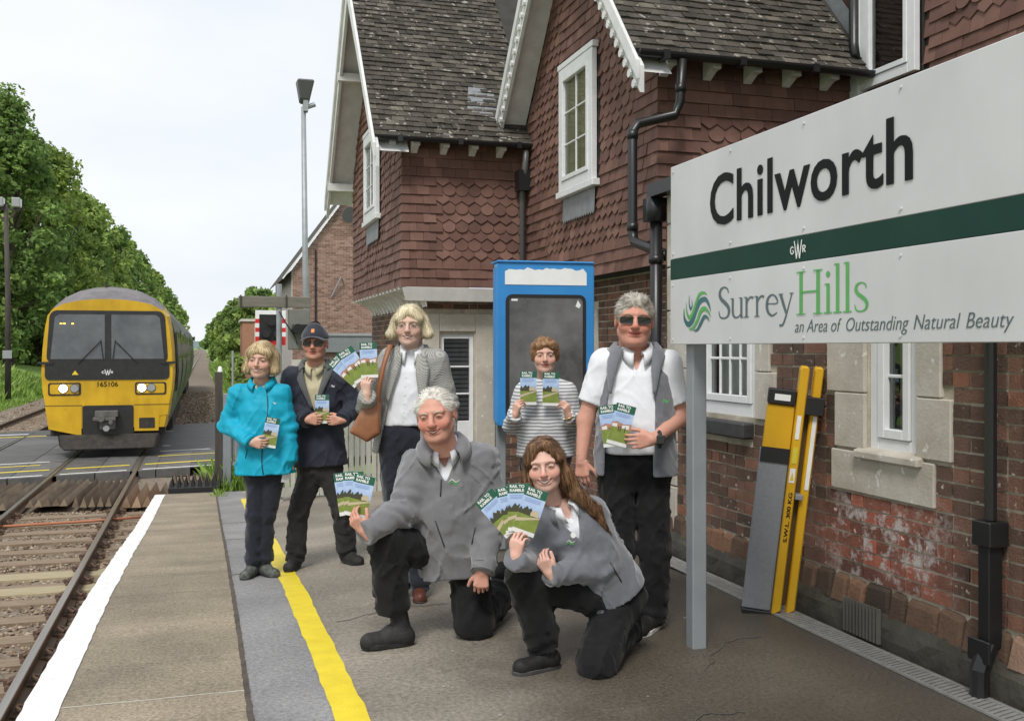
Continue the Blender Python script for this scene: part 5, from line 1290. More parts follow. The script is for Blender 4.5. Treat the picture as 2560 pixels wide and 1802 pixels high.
def np_mesh(name, v, f, material, smooth=False):
    me = bpy.data.meshes.new(name)
    me.vertices.add(len(v)); me.vertices.foreach_set('co', np.asarray(v, np.float32).ravel())
    k = f.shape[1]; me.loops.add(f.size); me.loops.foreach_set('vertex_index', f.astype(np.int32).ravel())
    me.polygons.add(len(f)); me.polygons.foreach_set('loop_start', np.arange(0, f.size, k, dtype=np.int32)); me.polygons.foreach_set('loop_total', np.full(len(f), k, np.int32))
    if smooth: me.polygons.foreach_set('use_smooth', np.ones(len(f), bool))
    if material: me.materials.append(material)
    me.update(); me.validate()
    return me
def tree(name, x, y, h, rx, material, label, cat='tree', group=None, nclump=70, per=60, leaf=.22, base=.12, seed=1, zg=None, top=.9):
    rg = np.random.default_rng(seed); z0 = gz(x, y) if zg is None else zg
    t = empty(name, (x, y, z0)); tag(t, label, cat, group)
    cl = []
    for i in range(int(nclump * 1.9)):
        u = rg.random() ** .85; z = h * (base + (top - base) * u)
        prof = math.sin(math.pi * min(1, (.18 + .80 * u))) ** .55 * (1 - .42 * u)
        a = rg.random() * 2 * math.pi; rr_ = rx * prof * (0.35 + .65 * rg.random() ** .5)
        far_ = 1.18 if rg.random() < .16 else 1.0
        cl.append((rr_ * far_ * math.cos(a), rr_ * far_ * math.sin(a), z + rg.normal() * .3, rx * (.10 + .17 * rg.random()) * (1.1 - .35 * u)))
    mb = MB(); lean = rg.normal() * .3
    mb.tube([(0, 0, -.2), (lean * .3, 0, h * .3), (lean, .2, h * .62), (lean * 1.2, .1, h * .85)], [h * .024, h * .017, h * .010, h * .004], 8)
    for c in cl[::max(1, len(cl) // 16)]:
        zz = max(h * .15, c[2] * .62); mb.tube([(lean * zz / h, 0, zz), (c[0] * .55, c[1] * .55, (zz + c[2]) / 2 + .2), (c[0], c[1], c[2])], [h * .008, h * .005, h * .002], 5)
    mb.build('trunk', m_bark, t, smooth=True)
    v, f = leaf_cloud(rg, cl, int(per * .62), leaf)
    link('crown', np_mesh('crown', v, f, material), t)
    return t
# (x, y, height, crown radius, clumps, leaves per clump, leaf size)
LT = [(-17.0, 80, 21, 5.0, 120, 125, .20), (-20.5, 86, 25, 5.5, 120, 110, .22), (-14.2, 84, 22.0, 5.0, 120, 110, .22), (-18, 94, 26.0, 6.0, 100, 110, .24), (-12.6, 92, 20.5, 5.0, 90, 100, .23), (-14.5, 98, 21, 6.0, 80, 100, .26), (-11.3, 103, 18.5, 4.8, 80, 90, .26),
      (-12.5, 122, 20, 5.4, 70, 90, .30), (-11.0, 142, 19.5, 5.0, 70, 80, .32), (-11, 166, 20, 5.2, 60, 80, .36), (-10.6, 196, 20, 5.2, 60, 70, .40), (-10.4, 235, 20, 5.4, 50, 70, .46), (-10.2, 285, 20, 5.5, 50, 60, .52), (-10, 350, 20, 6, 44, 60, .6), (-10, 440, 20, 7, 40, 60, .75), (-23, 80, 20, 5.5, 100, 90, .22)]
desc = ['broad bushy tree behind the wooden lamp post', 'tall tree rising behind the bushy one by the wooden lamp post', 'dense tree second along the left tree line', 'tallest tree of the left tree line against the sky', 'ivy-clad tree above the train roof', 'high rounded tree behind the ivy-clad one', 'leafy tree overhanging the far track behind the train',
        'eighth tree along the left line, behind the train roof', 'ninth tree along the left line', 'tenth tree along the left line', 'eleventh tree along the left line, partly behind the train', 'twelfth tree along the left line, small with distance', 'distant tree thirteenth along the left line', 'distant tree fourteenth along the left line', 'most distant tree at the end of the left line', 'tree at the very edge of the picture beyond the wooden lamp post']
for i, (x, y, h, rx, nc, per, lf) in enumerate(LT):
    tree('tree', x, y, h, rx, m_leaf[i % 3], desc[i], group='trees along the left of the line', nclump=nc, per=per, leaf=lf, base=.10, seed=40 + i)
for i, (x, y, h, rx, lab) in enumerate(((-15.5, 80, 5.5, 3.2, 'low dense bush at the foot of the left trees nearest the lamp post'), (-13.0, 90, 5.0, 3.0, 'low bush at the foot of the left trees beside the train cab'), (-11.4, 96, 5.5, 3.0, 'low bush hidden partly by the train roof'), (-18.5, 78, 5, 3.4, 'low bush at the left picture edge under the trees'), (-22, 80, 5, 3.4, 'wide low bush farthest left under the trees'), (-10, 112, 6, 3.2, 'low bush far along behind the train'))):
    tree('bush', x, y, h, rx, m_leaf[(i + 2) % 3], lab, 'bush', 'bushes under the left trees', nclump=50, per=110, leaf=.20, base=.02, seed=80 + i)
RT = [(4.6, 92, 7.5, 3.0, 'green tree on the right verge behind the crossing light'), (5.2, 104, 9.0, 3.4, 'taller tree on the right verge behind the brick hut'), (4.4, 126, 8.6, 3.2, 'round tree on the right verge farther along'), (4.6, 160, 10, 3.6, 'distant tree on the right verge of the line'), (4.8, 210, 11, 4.2, 'far small tree at the end of the right verge'), (7.5, 96, 8.5, 3.5, 'tree behind the brick hut roof'), (5, 290, 13, 5, 'farthest tree on the right side of the line'), (5.5, 400, 15, 7, 'tiny most distant tree right of the vanishing rails')]
for i, (x, y, h, rx, lab) in enumerate(RT):
    tree('tree', x, y, h, rx, m_leaf[(i + 1) % 3], lab, group='trees along the right of the line', nclump=50, per=80, leaf=.20 + y * .0010, base=.03, seed=120 + i)
tree('bush', 2.2, 58.6, 2.4, 1.2, m_leaf[1], 'small bush in front of the brick hut', 'bush', nclump=30, per=60, leaf=.1, base=.02, seed=150, zg=-1)
tree('bush', 3.5, 56.0, 2.6, 1.0, leafmat('leaf_gold', (.16, .16, .02), (.42, .38, .04), (.6, .52, .06)), 'golden flowering bush beside the brick hut', 'bush', nclump=24, per=60, leaf=.09, base=.02, seed=151, zg=-1)
# grass and weeds
m_blade = mat('grass_blades', (0.8, 0.85, 0.75), (1.2, 1.2, 1.1), rough=.85, scale=.8, palette=[(0, (0.11, 0.20, 0.035)), (.5, (0.19, 0.31, 0.06)), (.85, (0.28, 0.40, 0.10)), (1, (0.42, 0.46, 0.20))], spec=.2)
def blades(areas, seed):
    rg = np.random.default_rng(seed); V = []
    for (n, x0, x1, y0, y1, h, w, lz) in areas:
        x = rg.uniform(x0, x1, n); y = rg.uniform(y0, y1, n)
        z = np.array([gz(a, b) for a, b in zip(x, y)]) if lz is None else np.full(n, lz)
        a = rg.uniform(0, 2 * math.pi, n); hh = h * (.5 + rg.random(n)); bx_, by_ = rg.normal(size=n) * .3 * hh, rg.normal(size=n) * .3 * hh
        ww = w * (.6 + .8 * rg.random(n))
        P = lambda k, t, zz: np.stack([x + k * ww * np.cos(a) + bx_ * t * t, y + k * ww * np.sin(a) + by_ * t * t, z - .05 + hh * zz], 1)
        V.append(np.stack([P(-1, 0, 0), P(1, 0, 0), P(.6, .6, .6), P(0, 1, 1)], 1))
    v = np.concatenate(V).reshape(-1, 3); return v, np.arange(len(v)).reshape(-1, 4)
v, f = blades([(9000, -12.5, -8.3, 36, 62, .22, .02, None), (11000, -18, -9.5, 46, 72, .55, .025, None), (5000, -10.5, -8.2, 60, 110, .5, .03, None), (9000, 1.0, 3.4, 34.5, 70, .75, .02, None), (6000, .9, 4.5, 60, 130, .9, .03, None), (1600, .15, 1.7, 17.8, 20.5, .42, .010, -1.05), (250, .15, .30, 16.2, 17.2, .10, .006, -.82)], 9)
tag(link('grass', np_mesh('grass', v, f, m_blade)), 'long grass and weeds along both sides of the railway', kind='stuff')
rg = np.random.default_rng(5); mb = MB()
for k in range(420):
    if k < 260: x, y = rg.uniform(-15, -9.6), rg.uniform(46, 68)
    else: x, y = rg.uniform(1.2, 3.0), rg.uniform(36, 70)
    z = gz(x, y) + rg.uniform(.5, .95); s = rg.uniform(.03, .07)
    mb.add([(x - s, y, z), (x, y - s, z + .01), (x + s, y, z), (x, y + s, z + .015)], [(0, 1, 2, 3)])
tag(mb.build('wildflowers', m_white), 'small white wildflowers scattered in the long grass', kind='stuff')
# ================================================================== people: smooth implicit bodies meshed with surface nets
from mathutils.bvhtree import BVHTree
NL = np.random.default_rng(77).uniform(-1, 1, (32, 32, 32)).astype(np.float32)
def vnoise(P, f, off=0.0):
    q = P * np.asarray(f, np.float32) + np.float32(off)
    i = np.floor(q).astype(np.int32); t = q - i; t = t * t * (3 - 2 * t)
    i &= 31; j = (i + 1) & 31
    x0, y0, z0 = i[:, 0], i[:, 1], i[:, 2]; x1, y1, z1 = j[:, 0], j[:, 1], j[:, 2]
    tx, ty, tz = t[:, 0], t[:, 1], t[:, 2]
    a = NL[x0, y0, z0] * (1 - tx) + NL[x1, y0, z0] * tx; b = NL[x0, y1, z0] * (1 - tx) + NL[x1, y1, z0] * tx
    c = NL[x0, y0, z1] * (1 - tx) + NL[x1, y0, z1] * tx; d = NL[x0, y1, z1] * (1 - tx) + NL[x1, y1, z1] * tx
    return (a * (1 - ty) + b * ty) * (1 - tz) + (c * (1 - ty) + d * ty) * tz
A = lambda *p: np.array(p[0] if len(p) == 1 else p, np.float32)
def smin(a, b, k):
    h = np.clip(.5 + .5 * (b - a) / k, 0, 1); return b + (a - b) * h - k * h * (1 - h)
def smax(a, b, k): return -smin(-a, -b, k)
def cone(P, a, b, ra, rb):
    a, b = A(a), A(b); ba = b - a; t = np.clip(((P - a) @ ba) / float(ba @ ba), 0, 1)
    return np.linalg.norm(P - a - t[:, None] * ba, axis=1) - (ra + (rb - ra) * t)
def ell(P, c, r, M=None):
    q = P - A(c)
    if M is not None: q = q @ A(M)
    k = np.linalg.norm(q / A(r), axis=1); return (k - 1) * min(r)
def surface_nets(Fv, o, h):
    S = Fv < 0
    sl = [slice(None, -1), slice(1, None)]
    c = sum(S[sl[a], sl[b], sl[d]].astype(np.int8) for a in (0, 1) for b in (0, 1) for d in (0, 1))
    act = (c > 0) & (c < 8)
    I = np.argwhere(act); idx = np.full(act.shape, -1, np.int32); idx[act] = np.arange(len(I))
    acc = np.zeros((len(I), 3), np.float32); cnt = np.zeros(len(I), np.float32)
    for ax in range(3):
        for p in (0, 1):
            for q in (0, 1):
                a = np.zeros(3, int); o2 = [k for k in range(3) if k != ax]; a[o2[0]] = p; a[o2[1]] = q; b = a.copy(); b[ax] = 1
                fa = Fv[tuple((I + a).T)]; fb = Fv[tuple((I + b).T)]; m = (fa < 0) != (fb < 0)
                t = np.where(m, fa / np.where(m, fa - fb, 1), 0)
                pos = a[None, :] + t[:, None] * (b - a)[None, :]
                acc[m] += pos[m]; cnt[m] += 1
    v = (I + acc / cnt[:, None]) * h + o
    Q = []
    for ax in range(3):
        s0 = [slice(1, -1)] * 3; s1 = [slice(1, -1)] * 3
        s0[ax] = slice(0, -1); s1[ax] = slice(1, None)
        a, b = S[tuple(s0)], S[tuple(s1)]
        E = np.argwhere(a != b)
        if not len(E): continue
        fl = a[tuple(E.T)]
        off = np.ones(3, int); off[ax] = 0
        E = E + off
        p, q = [(1, 2), (2, 0), (0, 1)][ax]
        def cell(dp, dq):
            e = E.copy(); e[:, p] += dp; e[:, q] += dq; return idx[tuple(e.T)]
        quad = np.stack([cell(-1, -1), cell(0, -1), cell(0, 0), cell(-1, 0)], 1)
        quad[~fl] = quad[~fl][:, ::-1]
        Q.append(quad)
    return v, np.concatenate(Q)
def mesh_field(fn, lo, hi, h):
    lo = np.array(lo, float); n = np.ceil((np.array(hi) - lo) / h).astype(int) + 1
    g = np.stack(np.meshgrid(*[lo[k] + h * np.arange(n[k]) for k in range(3)], indexing='ij'), -1).reshape(-1, 3).astype(np.float32)
    d = fn(g).reshape(n)
    for k in range(3):
        s = [slice(None)] * 3
        for e in (0, -1): s[k] = e; d[tuple(s)] = np.maximum(d[tuple(s)], h * .5)
    return surface_nets(d, lo, h)
def sdf_obj(name, vf, material, parent, col=None, Mx=None):
    v, f = vf
    me = np_mesh(name, v, f, material, smooth=True)
    if col is not None:
        at = me.color_attributes.new('col', 'FLOAT_COLOR', 'POINT')
        at.data.foreach_set('color', np.concatenate([col, np.ones((len(v), 1))], 1).astype(np.float32).ravel())
    if Mx is not None: me.transform(Mx)
    return link(name, me, parent)
def bvh(vf): return BVHTree.FromPolygons([tuple(p) for p in vf[0]], [tuple(q) for q in vf[1]])
def vcol_mat(name, rough=.5, sss=0.0, spec=.4, bump=0.0, bscale=200, stretch=(1, 1, 1)):
    if name in MATS: return MATS[name]
    m = bpy.data.materials.new(name); m.use_nodes = True; t = m.node_tree; p = t.nodes['Principled BSDF']
    at = nn(t, 'ShaderNodeVertexColor'); at.layer_name = 'col'
    no = nn(t, 'ShaderNodeTexNoise'); no.inputs['Scale'].default_value = 45; tc = nn(t, 'ShaderNodeTexCoord'); t.links.new(tc.outputs['Object'], no.inputs['Vector'])
    mr = nn(t, 'ShaderNodeMapRange'); mr.inputs[3].default_value = .90; mr.inputs[4].default_value = 1.10
    hs = nn(t, 'ShaderNodeHueSaturation'); t.links.new(no.outputs['Fac'], mr.inputs[0]); t.links.new(mr.outputs[0], hs.inputs['Value']); t.links.new(at.outputs[0], hs.inputs['Color'])
    t.links.new(hs.outputs[0], p.inputs['Base Color'])
    p.inputs['Roughness'].default_value = rough; p.inputs['Specular IOR Level'].default_value = spec
    if sss: p.inputs['Subsurface Weight'].default_value = sss; p.inputs['Subsurface Radius'].default_value = (.012, .005, .003); p.inputs['Subsurface Scale'].default_value = 1.0
    if bump:
        mp = nn(t, 'ShaderNodeMapping'); mp.inputs['Scale'].default_value = stretch; t.links.new(tc.outputs['Object'], mp.inputs[0])
        n2 = nn(t, 'ShaderNodeTexNoise'); n2.inputs['Scale'].default_value = bscale; t.links.new(mp.outputs[0], n2.inputs['Vector'])
        bp = nn(t, 'ShaderNodeBump'); bp.inputs['Strength'].default_value = bump; bp.inputs['Distance'].default_value = .004; t.links.new(n2.outputs['Fac'], bp.inputs['Height']); t.links.new(bp.outputs[0], p.inputs['Normal'])
    MATS[name] = m
    return m
m_skin = vcol_mat('skin', rough=.5, sss=.12, spec=.35, bump=.25, bscale=330)
m_hair = vcol_mat('hair', rough=.5, spec=.3, bump=1.0, bscale=42, stretch=(8, 8, .7))
# ------------------------------------------------------------------ head in its own frame: face towards -Y, eyes at z = 0
def head_field(P, o):
    fw, jw, sm = o.get('fw', 1.0), o.get('jaw', 1.0), o.get('smile', .6)
    Q = P.copy(); Q[:, 0] = np.abs(Q[:, 0])
    d = ell(P, (0, .022, .028), (.075 * fw, .096, .084))
    d = smin(d, ell(P, (0, -.020, -.028), (.064 * fw, .066, .080)), .03)
    d = smin(d, ell(P, (0, -.028, -.070), (.046 * jw, .052, .040)), .03)
    d = smin(d, ell(P, (0, -.072, -.098), (.024 * jw, .018, .017)), .022)
    d = smin(d, cone(Q, (.026 * jw, -.045, -.088), (.048 * jw, .012, -.056), .017, .018), .025)      # jaw line
    d = smin(d, ell(Q, (.041 * fw, -.058, -.030), (.024, .022, .020)), .022)                           # cheek
    d = smin(d, ell(Q, (.036 * fw, -.068, -.040), (.017, .015, .014)) + .004 * (1 - sm), .016)
    d = smin(d, cone(Q, (.008, -.084, .026), (.044 * fw, -.070, .022), .010, .010), .016)              # brow
    d = smax(d, -ell(Q, (.0315, -.100, .002), (.019, .019, .0125)), .012)                              # eye socket
    d = smin(d, ell(Q, (.0315, -.0735, .001), (.0145, .0125, .0115)), .006)                            # lids
    ns = o.get('nose', 1.0)
    d = smin(d, cone(P, (0, -.086, .012), (0, -.108, -.026), .0075 * ns, .0105 * ns), .010)
    d = smin(d, ell(P, (0, -.110, -.031), (.0115 * ns, .0110 * ns, .0095 * ns)), .008)
    d = smin(d, ell(Q, (.0125 * ns, -.100, -.034), (.0075 * ns, .0095, .0070)), .006)
    # nasolabial fold, mouth
    if sm > 0:
        d = smax(d, -(cone(Q, (.0185, -.101, -.034), (.036, -.084, -.060), .0032, .0026) + .0035 * (1 - sm)), .006)
    mz = -.062
    up = .010 * sm; w = .0225 + .0065 * sm
    lip = lambda z, r, y: np.minimum(cone(Q, (0, y, z), (w * .55, y + .004, z + up * .25), r, r * .95), cone(Q, (w * .55, y + .004, z + up * .25), (w, y + .0155, z + up), r * .95, r * .45))
    d = smin(d, lip(mz + .0055, .0052, -.0925), .006)
    d = smin(d, lip(mz - .0085 - .003 * o.get('teeth', 0), .0058, -.0905), .006)
    g = .0022 + .0028 * o.get('teeth', 0)
    d = smax(d, -lip(mz - .0012, g, -.0985), .0025)
    # ears
    th = R(14); c, s = math.cos(th), math.sin(th); Me = [[c, 0, 0], [0, 1, 0], [s, 0, 1]]
    e = ell(Q, (.079 * fw, .016, -.008), (.0085, .019, .031))
    e = smax(e, -ell(Q, (.089 * fw, .012, -.006), (.0085, .011, .019)), .006)
    d = smin(d, e, .008)
    # neck
    nk = o.get('neck', .052)
    d = smin(d, cone(P, (0, .022, -.070), (0, .050, -.19), nk * .96, nk * 1.06), .022)
    if o.get('chin2'): d = smin(d, ell(P, (0, -.026, -.106), (.036, .038, .018)), .02)
    return d
def head_colour(v, o):
    sk = A(o['skin']); n = len(v); C = np.repeat(sk[None, :], n, 0)
    ax = np.abs(v[:, 0]); y, z = v[:, 1], v[:, 2]
    def mixc(w, c): nonlocal C; w = np.clip(w, 0, 1)[:, None]; C = C * (1 - w) + A(c)[None, :] * w
    red = A(o.get('red', (sk[0] * .92, sk[1] * .60, sk[2] * .55))); rk = o.get('ruddy', .5)
    gs = lambda cx, cz, r: np.exp(-(((ax - cx) / r) ** 2 + ((z - cz) / r) ** 2)) * (y < -.03)
    mixc(gs(.042, -.030, .022) * rk, red); mixc(gs(0, -.030, .013) * rk * 1.1, red); mixc(np.exp(-((ax - .08) / .012) ** 2) * (np.abs(z + .01) < .035) * .5 * rk, red)
    if o.get('ruddy_all'): mixc(np.full(n, o['ruddy_all']), red)
    sm = o.get('smile', .6); w = .0225 + .0065 * sm
    zc = -.062 + .010 * sm * (ax / w) ** 1.6
    inl = (ax < w * 1.05) & (y < -.066)
    mixc(inl * np.clip(1 - np.abs(z - zc + .0020) / (.0125 * (1.05 - (np.minimum(ax, w) / w) ** 2 * .7)), 0, 1) * 2.6 * o.get('lipw', 1.0), o.get('lip', (sk[0] * .66, sk[1] * .33, sk[2] * .33)))
    mixc(gs(.0315, -.001, .012) * .30, sk * A(.70, .55, .52))
    if o.get('stubble'): mixc(((z < -.045) & (y < -.01)) * .15, sk * .75)
    return C
def patch_ribbon(bv, pts, wd, lift, nseg=10, flip=1):
    """Ribbon lying on the face: pts (x, z, halfheight) in the face plane, projected along +Y."""
    q = catmull([(x, z, hw) for x, z, hw in pts], nseg)
    top, bot = [], []
    for x, z, hw in q:
        for lst, zz in ((top, z + hw), (bot, z - hw)):
            hit = bv.ray_cast(Vector((x, -.3, zz)), Vector((0, 1, 0)))[0]
            lst.append((x, (hit.y if hit else -.08) - lift, zz))
    mid = [((a[0] + b[0]) / 2, min(a[1], b[1]) - wd, (a[2] + b[2]) / 2) for a, b in zip(top, bot)]
    k = len(q)
    return top + mid + bot, [(i + k, i + 1 + k, i + 1, i) for i in range(k - 1)] + [(i + 2 * k, i + 1 + 2 * k, i + 1 + k, i + k) for i in range(k - 1)]
m_sclera = plain('eye_white', (0.48, 0.44, 0.41), .25)
m_iris = plain('iris_dark', (0.035, 0.03, 0.025), .2)
m_lash = plain('lash_dark', (0.05, 0.032, 0.022), .7)
m_teeth = plain('teeth', (0.74, 0.70, 0.62), .3)
m_mouth = plain('mouth_inside', (0.10, 0.025, 0.02), .6)
m_lens = plain('dark_lens_glass', (0.012, 0.010, 0.010), .12)
m_lens2 = glass('clear_lens', (0.93, 0.93, 0.93), .04)
m_wire = plain('glasses_wire', (0.10, 0.08, 0.06), .35, metal=.6)
def hair_field(P, o):
    st = o['hair']; Q = P.copy(); Q[:, 0] = np.abs(Q[:, 0])
    t = o.get('hair_t', .010); fw = o.get('fw', 1.0)
    d = ell(P, (0, .024, .032), (.075 * fw + t, .096 + t, .084 + t))
    if st == 'bob':
        L = o.get('hair_len', -.085); wd = o.get('hair_w', .012)
        d = smin(d, cone(Q, (.070 * fw + wd * .2, .004, .03), (.074 * fw + wd, -.002, L + .025), .024, .030), .03)
        d = smin(d, cone(Q, (.06, .05, .02), (.058, .055, L + .03), .04, .042), .04)
        d = smin(d, cone(P, (0, .07, .02), (0, .075, L + .03), .045, .045), .04)
        d = smin(d, cone(Q, (.020, -.052, .082), (.058, -.060, .045), .026, .017), .03)
        if o.get('fringe', 1): d = smin(d, cone(P, (-.045, -.068, .058), (.050, -.066, .060), .016, .017), .02)
        mk = ell(P, (o.get('part', 0), -.095, -.040 + o.get('mask_z', 0)), (.060 * fw, .078, o.get('mask_h', .082)))
        d = smax(d, -mk, .012)
        d = smax(d, L + .010 * vnoise(P, 26) - P[:, 2], .008)
        d = d + .0022 * vnoise(P, (90, 90, 6)) + .004 * vnoise(P, (36, 36, 5))
    elif st == 'short':                # neat or swept short hair
        d = smin(d, cone(P, (-.03, -.050, .092), (.035, -.052, .092), .014 + t * .5, .014 + t * .5), .03) if o.get('quiff', 1) else d
        d = smin(d, cone(Q, (.068 * fw, -.012, .035), (.071 * fw, .014, .0), .010 + t * .7, .009), .02)
        mk = ell(P, (0, -.100, -.036 + o.get('mask_z', 0)), (.069 * fw, .076, .100 + o.get('mask_h', 0)))
        d = smax(d, -mk, .010)
        d = smax(d, -(P[:, 2] + .045 + .8 * (P[:, 1] - .03)), .01) if False else smax(d, -.048 + np.minimum(0, -(P[:, 1] - .02)) * .5 - P[:, 2] + .0, .010)
        d = smax(d, -ell(Q, (.083 * fw, .012, -.014), (.020, .024, .030)), .006)
        d = d + .0018 * vnoise(P, (70, 60, 50)) + .0012 * vnoise(P, (28, 20, 24), 5)
    elif st == 'mop':                  # fuller short hair over the ears
        d = smin(d, cone(Q, (.060 * fw, -.025, .055), (.074 * fw, .0, -.022), .022 + t * .4, .014), .03)
        d = smin(d, cone(P, (-.045, -.062, .068), (.040, -.066, .074), .020, .022), .03)
        d = smin(d, cone(P, (0, .08, .0), (0, .07, -.07), .05, .04), .04)
        mk = ell(P, (.014, -.100, -.034), (.064 * fw, .080, .098))
        d = smax(d, -mk, .012)
        d = smax(d, -.095 + .3 * np.maximum(0, -P[:, 1] + .02) + .0 - P[:, 2], .010)
        d = d + .0040 * vnoise(P, (60, 60, 22)) + .004 * vnoise(P, (26, 26, 14), 3)
    elif st == 'long':
        d = smin(d, cone(Q, (.066 * fw, -.005, .035), (.082 * fw, -.002, -.08), .022, .026), .03)
        d = smin(d, cone(P, (-.078, -.004, -.06), (-.098, .01, -.215), .030, .018), .03)       # hangs in front of the far shoulder
        d = smin(d, cone(P, (.078, .01, -.06), (.118, .012, -.15), .032, .030), .03)
        d = smin(d, cone(P, (.118, .012, -.15), (.185, .030, -.24), .030, .024), .02)
        d = smin(d, cone(P, (.185, .030, -.24), (.240, .045, -.36), .024, .005), .02)
        d = smin(d, cone(P, (0, .08, .0), (.04, .10, -.16), .06, .06), .05)
        d = smin(d, cone(P, (-.030, -.050, .085), (-.062, -.055, .030), .026, .016), .03)
        d = smin(d, cone(P, (.022, -.048, .088), (.064, -.050, .030), .024, .014), .03)
        mk = ell(P, (.004, -.098, -.022), (.060 * fw, .080, .106))
        d = smax(d, -mk, .010)
        d = d + .0028 * vnoise(P, (90, 90, 5)) + .006 * vnoise(P, (34, 34, 4))
    return d
def build_head(root, pos, o, children):
    """Returns world-frame head verts/faces/colours for the body mesh and adds face parts and hair as children."""
    Mh = Matrix.Translation(pos) @ Matrix.Rotation(R(o.get('yaw', 0)), 4, 'Z') @ Matrix.Rotation(R(o.get('roll', 0)), 4, 'Y') @ Matrix.Rotation(R(o.get('pitch', 0)), 4, 'X') @ Matrix.Diagonal((o.get('scale', 1) * 1.07, o.get('scale', 1), o.get('scale', 1), 1))
    vf = mesh_field(lambda P: head_field(P, o), (-.105, -.14, -.20), (.105, .135, .13), .0037)
    bv = bvh(vf)
    cl = head_colour(vf[0], o)
    def part(name, v, f, material, smooth=True):
        mb = MB(); mb.add([Mh @ Vector(p) for p in v], f); return mb.build(name, material, root, smooth=smooth)
    op = o.get('eye_open', .0036)
    if not o.get('dark_glasses'):
        for s in (-1, 1):
            v, f = patch_ribbon(bv, [(s * .0215 , .0000, .0004), (s * .026, .0010, op * .8), (s * .032, .0014, op), (s * .038, .0010, op * .7), (s * .0425, -.0004, .0004)], .0012, .0012)
            part('eye', v, f, m_sclera)
            v, f = patch_ribbon(bv, [(s * .0285, .0012, op * .7), (s * .0318, .0014, op * 1.0), (s * .035, .0012, op * .7)], .0010, .0030)
            part('iris', v, f, m_iris)
            v, f = patch_ribbon(bv, [(s * .0205, .0008, .0008), (s * .026, .0016 + op, .0013), (s * .032, .0020 + op, .0015), (s * .038, .0014 + op * .8, .0013), (s * .0445, -.0004, .0008)], .0010, .0034)
            part('eyelash', v, f, m_lash)
    bw = o.get('brow_w', .0028)
    for s in (-1, 1):
        v, f = patch_ribbon(bv, [(s * .014, .0175, bw * .9), (s * .024, .0225, bw), (s * .036, .0235, bw * .9), (s * .047, .0175, bw * .4)], .0022, .0006)
        part('eyebrow', v, f, plain('brow_' + o['name'], o['brow'], .8))
    sm = o.get('smile', .6); w = .0225 + .0065 * sm; tz = o.get('teeth', 0)
    if tz:
        v, f = patch_ribbon(bv, [(-w * .80, -.062 + .0070 * sm, .0005), (-w * .45, -.0632 + .0028 * sm, .0034 * tz), (0, -.0642, .0046 * tz), (w * .45, -.0632 + .0028 * sm, .0034 * tz), (w * .80, -.062 + .0070 * sm, .0005)], .0004, .0008)
        part('teeth', v, f, m_teeth)
        v, f = patch_ribbon(bv, [(-w * .98, -.0615 + .0095 * sm, .0006), (-w * .5, -.0655 + .0030 * sm - .003 * tz, .0010), (0, -.0685 - .0012 * tz, .0010), (w * .5, -.0655 + .0030 * sm - .003 * tz, .0010), (w * .98, -.0615 + .0095 * sm, .0006)], .0004, .0012)
        part('mouth', v, f, m_mouth)
    else:
        v, f = patch_ribbon(bv, [(-w, -.062 + .0095 * sm, .0005), (-w * .5, -.0632 + .0030 * sm, .0012), (0, -.0636, .0014), (w * .5, -.0632 + .0030 * sm, .0012), (w, -.062 + .0095 * sm, .0005)], .0004, .0010)
        part('mouth', v, f, m_mouth)
    if o.get('hair'):
        hf = mesh_field(lambda P: hair_field(P, o), (-.16, -.13, -.25) if o['hair'] != 'long' else (-.16, -.13, -.40), (.16 if o['hair'] != 'long' else .30, .19, .16), .0048)
        hv = hf[0].astype(np.float32)
        c0, c1 = A(o['hair_c'][0]), A(o['hair_c'][1])
        st = np.clip(.5 + 1.3 * vnoise(hv, (120, 120, 9) if o['hair'] in ('bob', 'long') else (80, 80, 40)) * .7 + .35 * vnoise(hv, (30, 30, 8), 9), 0, 1)[:, None]
        sdf_obj('hair', hf, m_hair, root, c0 * (1 - st) + c1 * st, Mh)
        # strands laid along the hair and breaking its outline
        rg = np.random.default_rng(len(o['name']) * 7 + 3); hb_ = bvh(hf); mb = MB(); lng = o['hair'] in ('bob', 'long')
        n = o.get('strands', 1500 if lng else 1300)
        tips = hv[rg.integers(0, len(hv), n)]; step = .013 if lng else .0055
        for p in tips:
            p = Vector(p.tolist()); path = []
            jit = Vector((rg.normal() * .15, rg.normal() * .15, 0)); lift = abs(rg.normal()) * .0016 + .0004
            for k in range(6):
                loc, nr, _, _ = hb_.find_nearest(p)
                if loc is None: break
                out = Vector((loc.x, loc.y - .02, loc.z - .02)).normalized()
                if nr.dot(out) < 0: nr = -nr
                path.append((loc + nr * (lift * (1 + .5 * k)), nr))
                fl = Vector((.25 * np.sign(loc.x) * max(0, loc.z) * 12, .25 if loc.z > .05 else .03, -1)) if lng else Vector((.5 * loc.x / .08, .9, -.15 - max(0, loc.y) * 8))
                fl = fl + jit; fl = (fl - nr * fl.dot(nr)).normalized()
                p = loc + fl * step
                if p.y < -.02 and p.z < -.13: break
            if len(path) < 3: continue
            L_, R_ = [], []
            for k, (q, nr) in enumerate(path):
                d_ = (path[min(k + 1, len(path) - 1)][0] - path[max(k - 1, 0)][0]); sd = nr.cross(d_).normalized() * (.0015 if lng else .0012) * (1 - .75 * k / (len(path) - 1))
                L_.append(Mh @ (q - sd)); R_.append(Mh @ (q + sd))
            kk = len(path); mb.add(L_ + R_, [(i, i + 1, i + 1 + kk, i + kk) for i in range(kk - 1)])
        cA, cB = [tuple(x) for x in o['hair_c']]
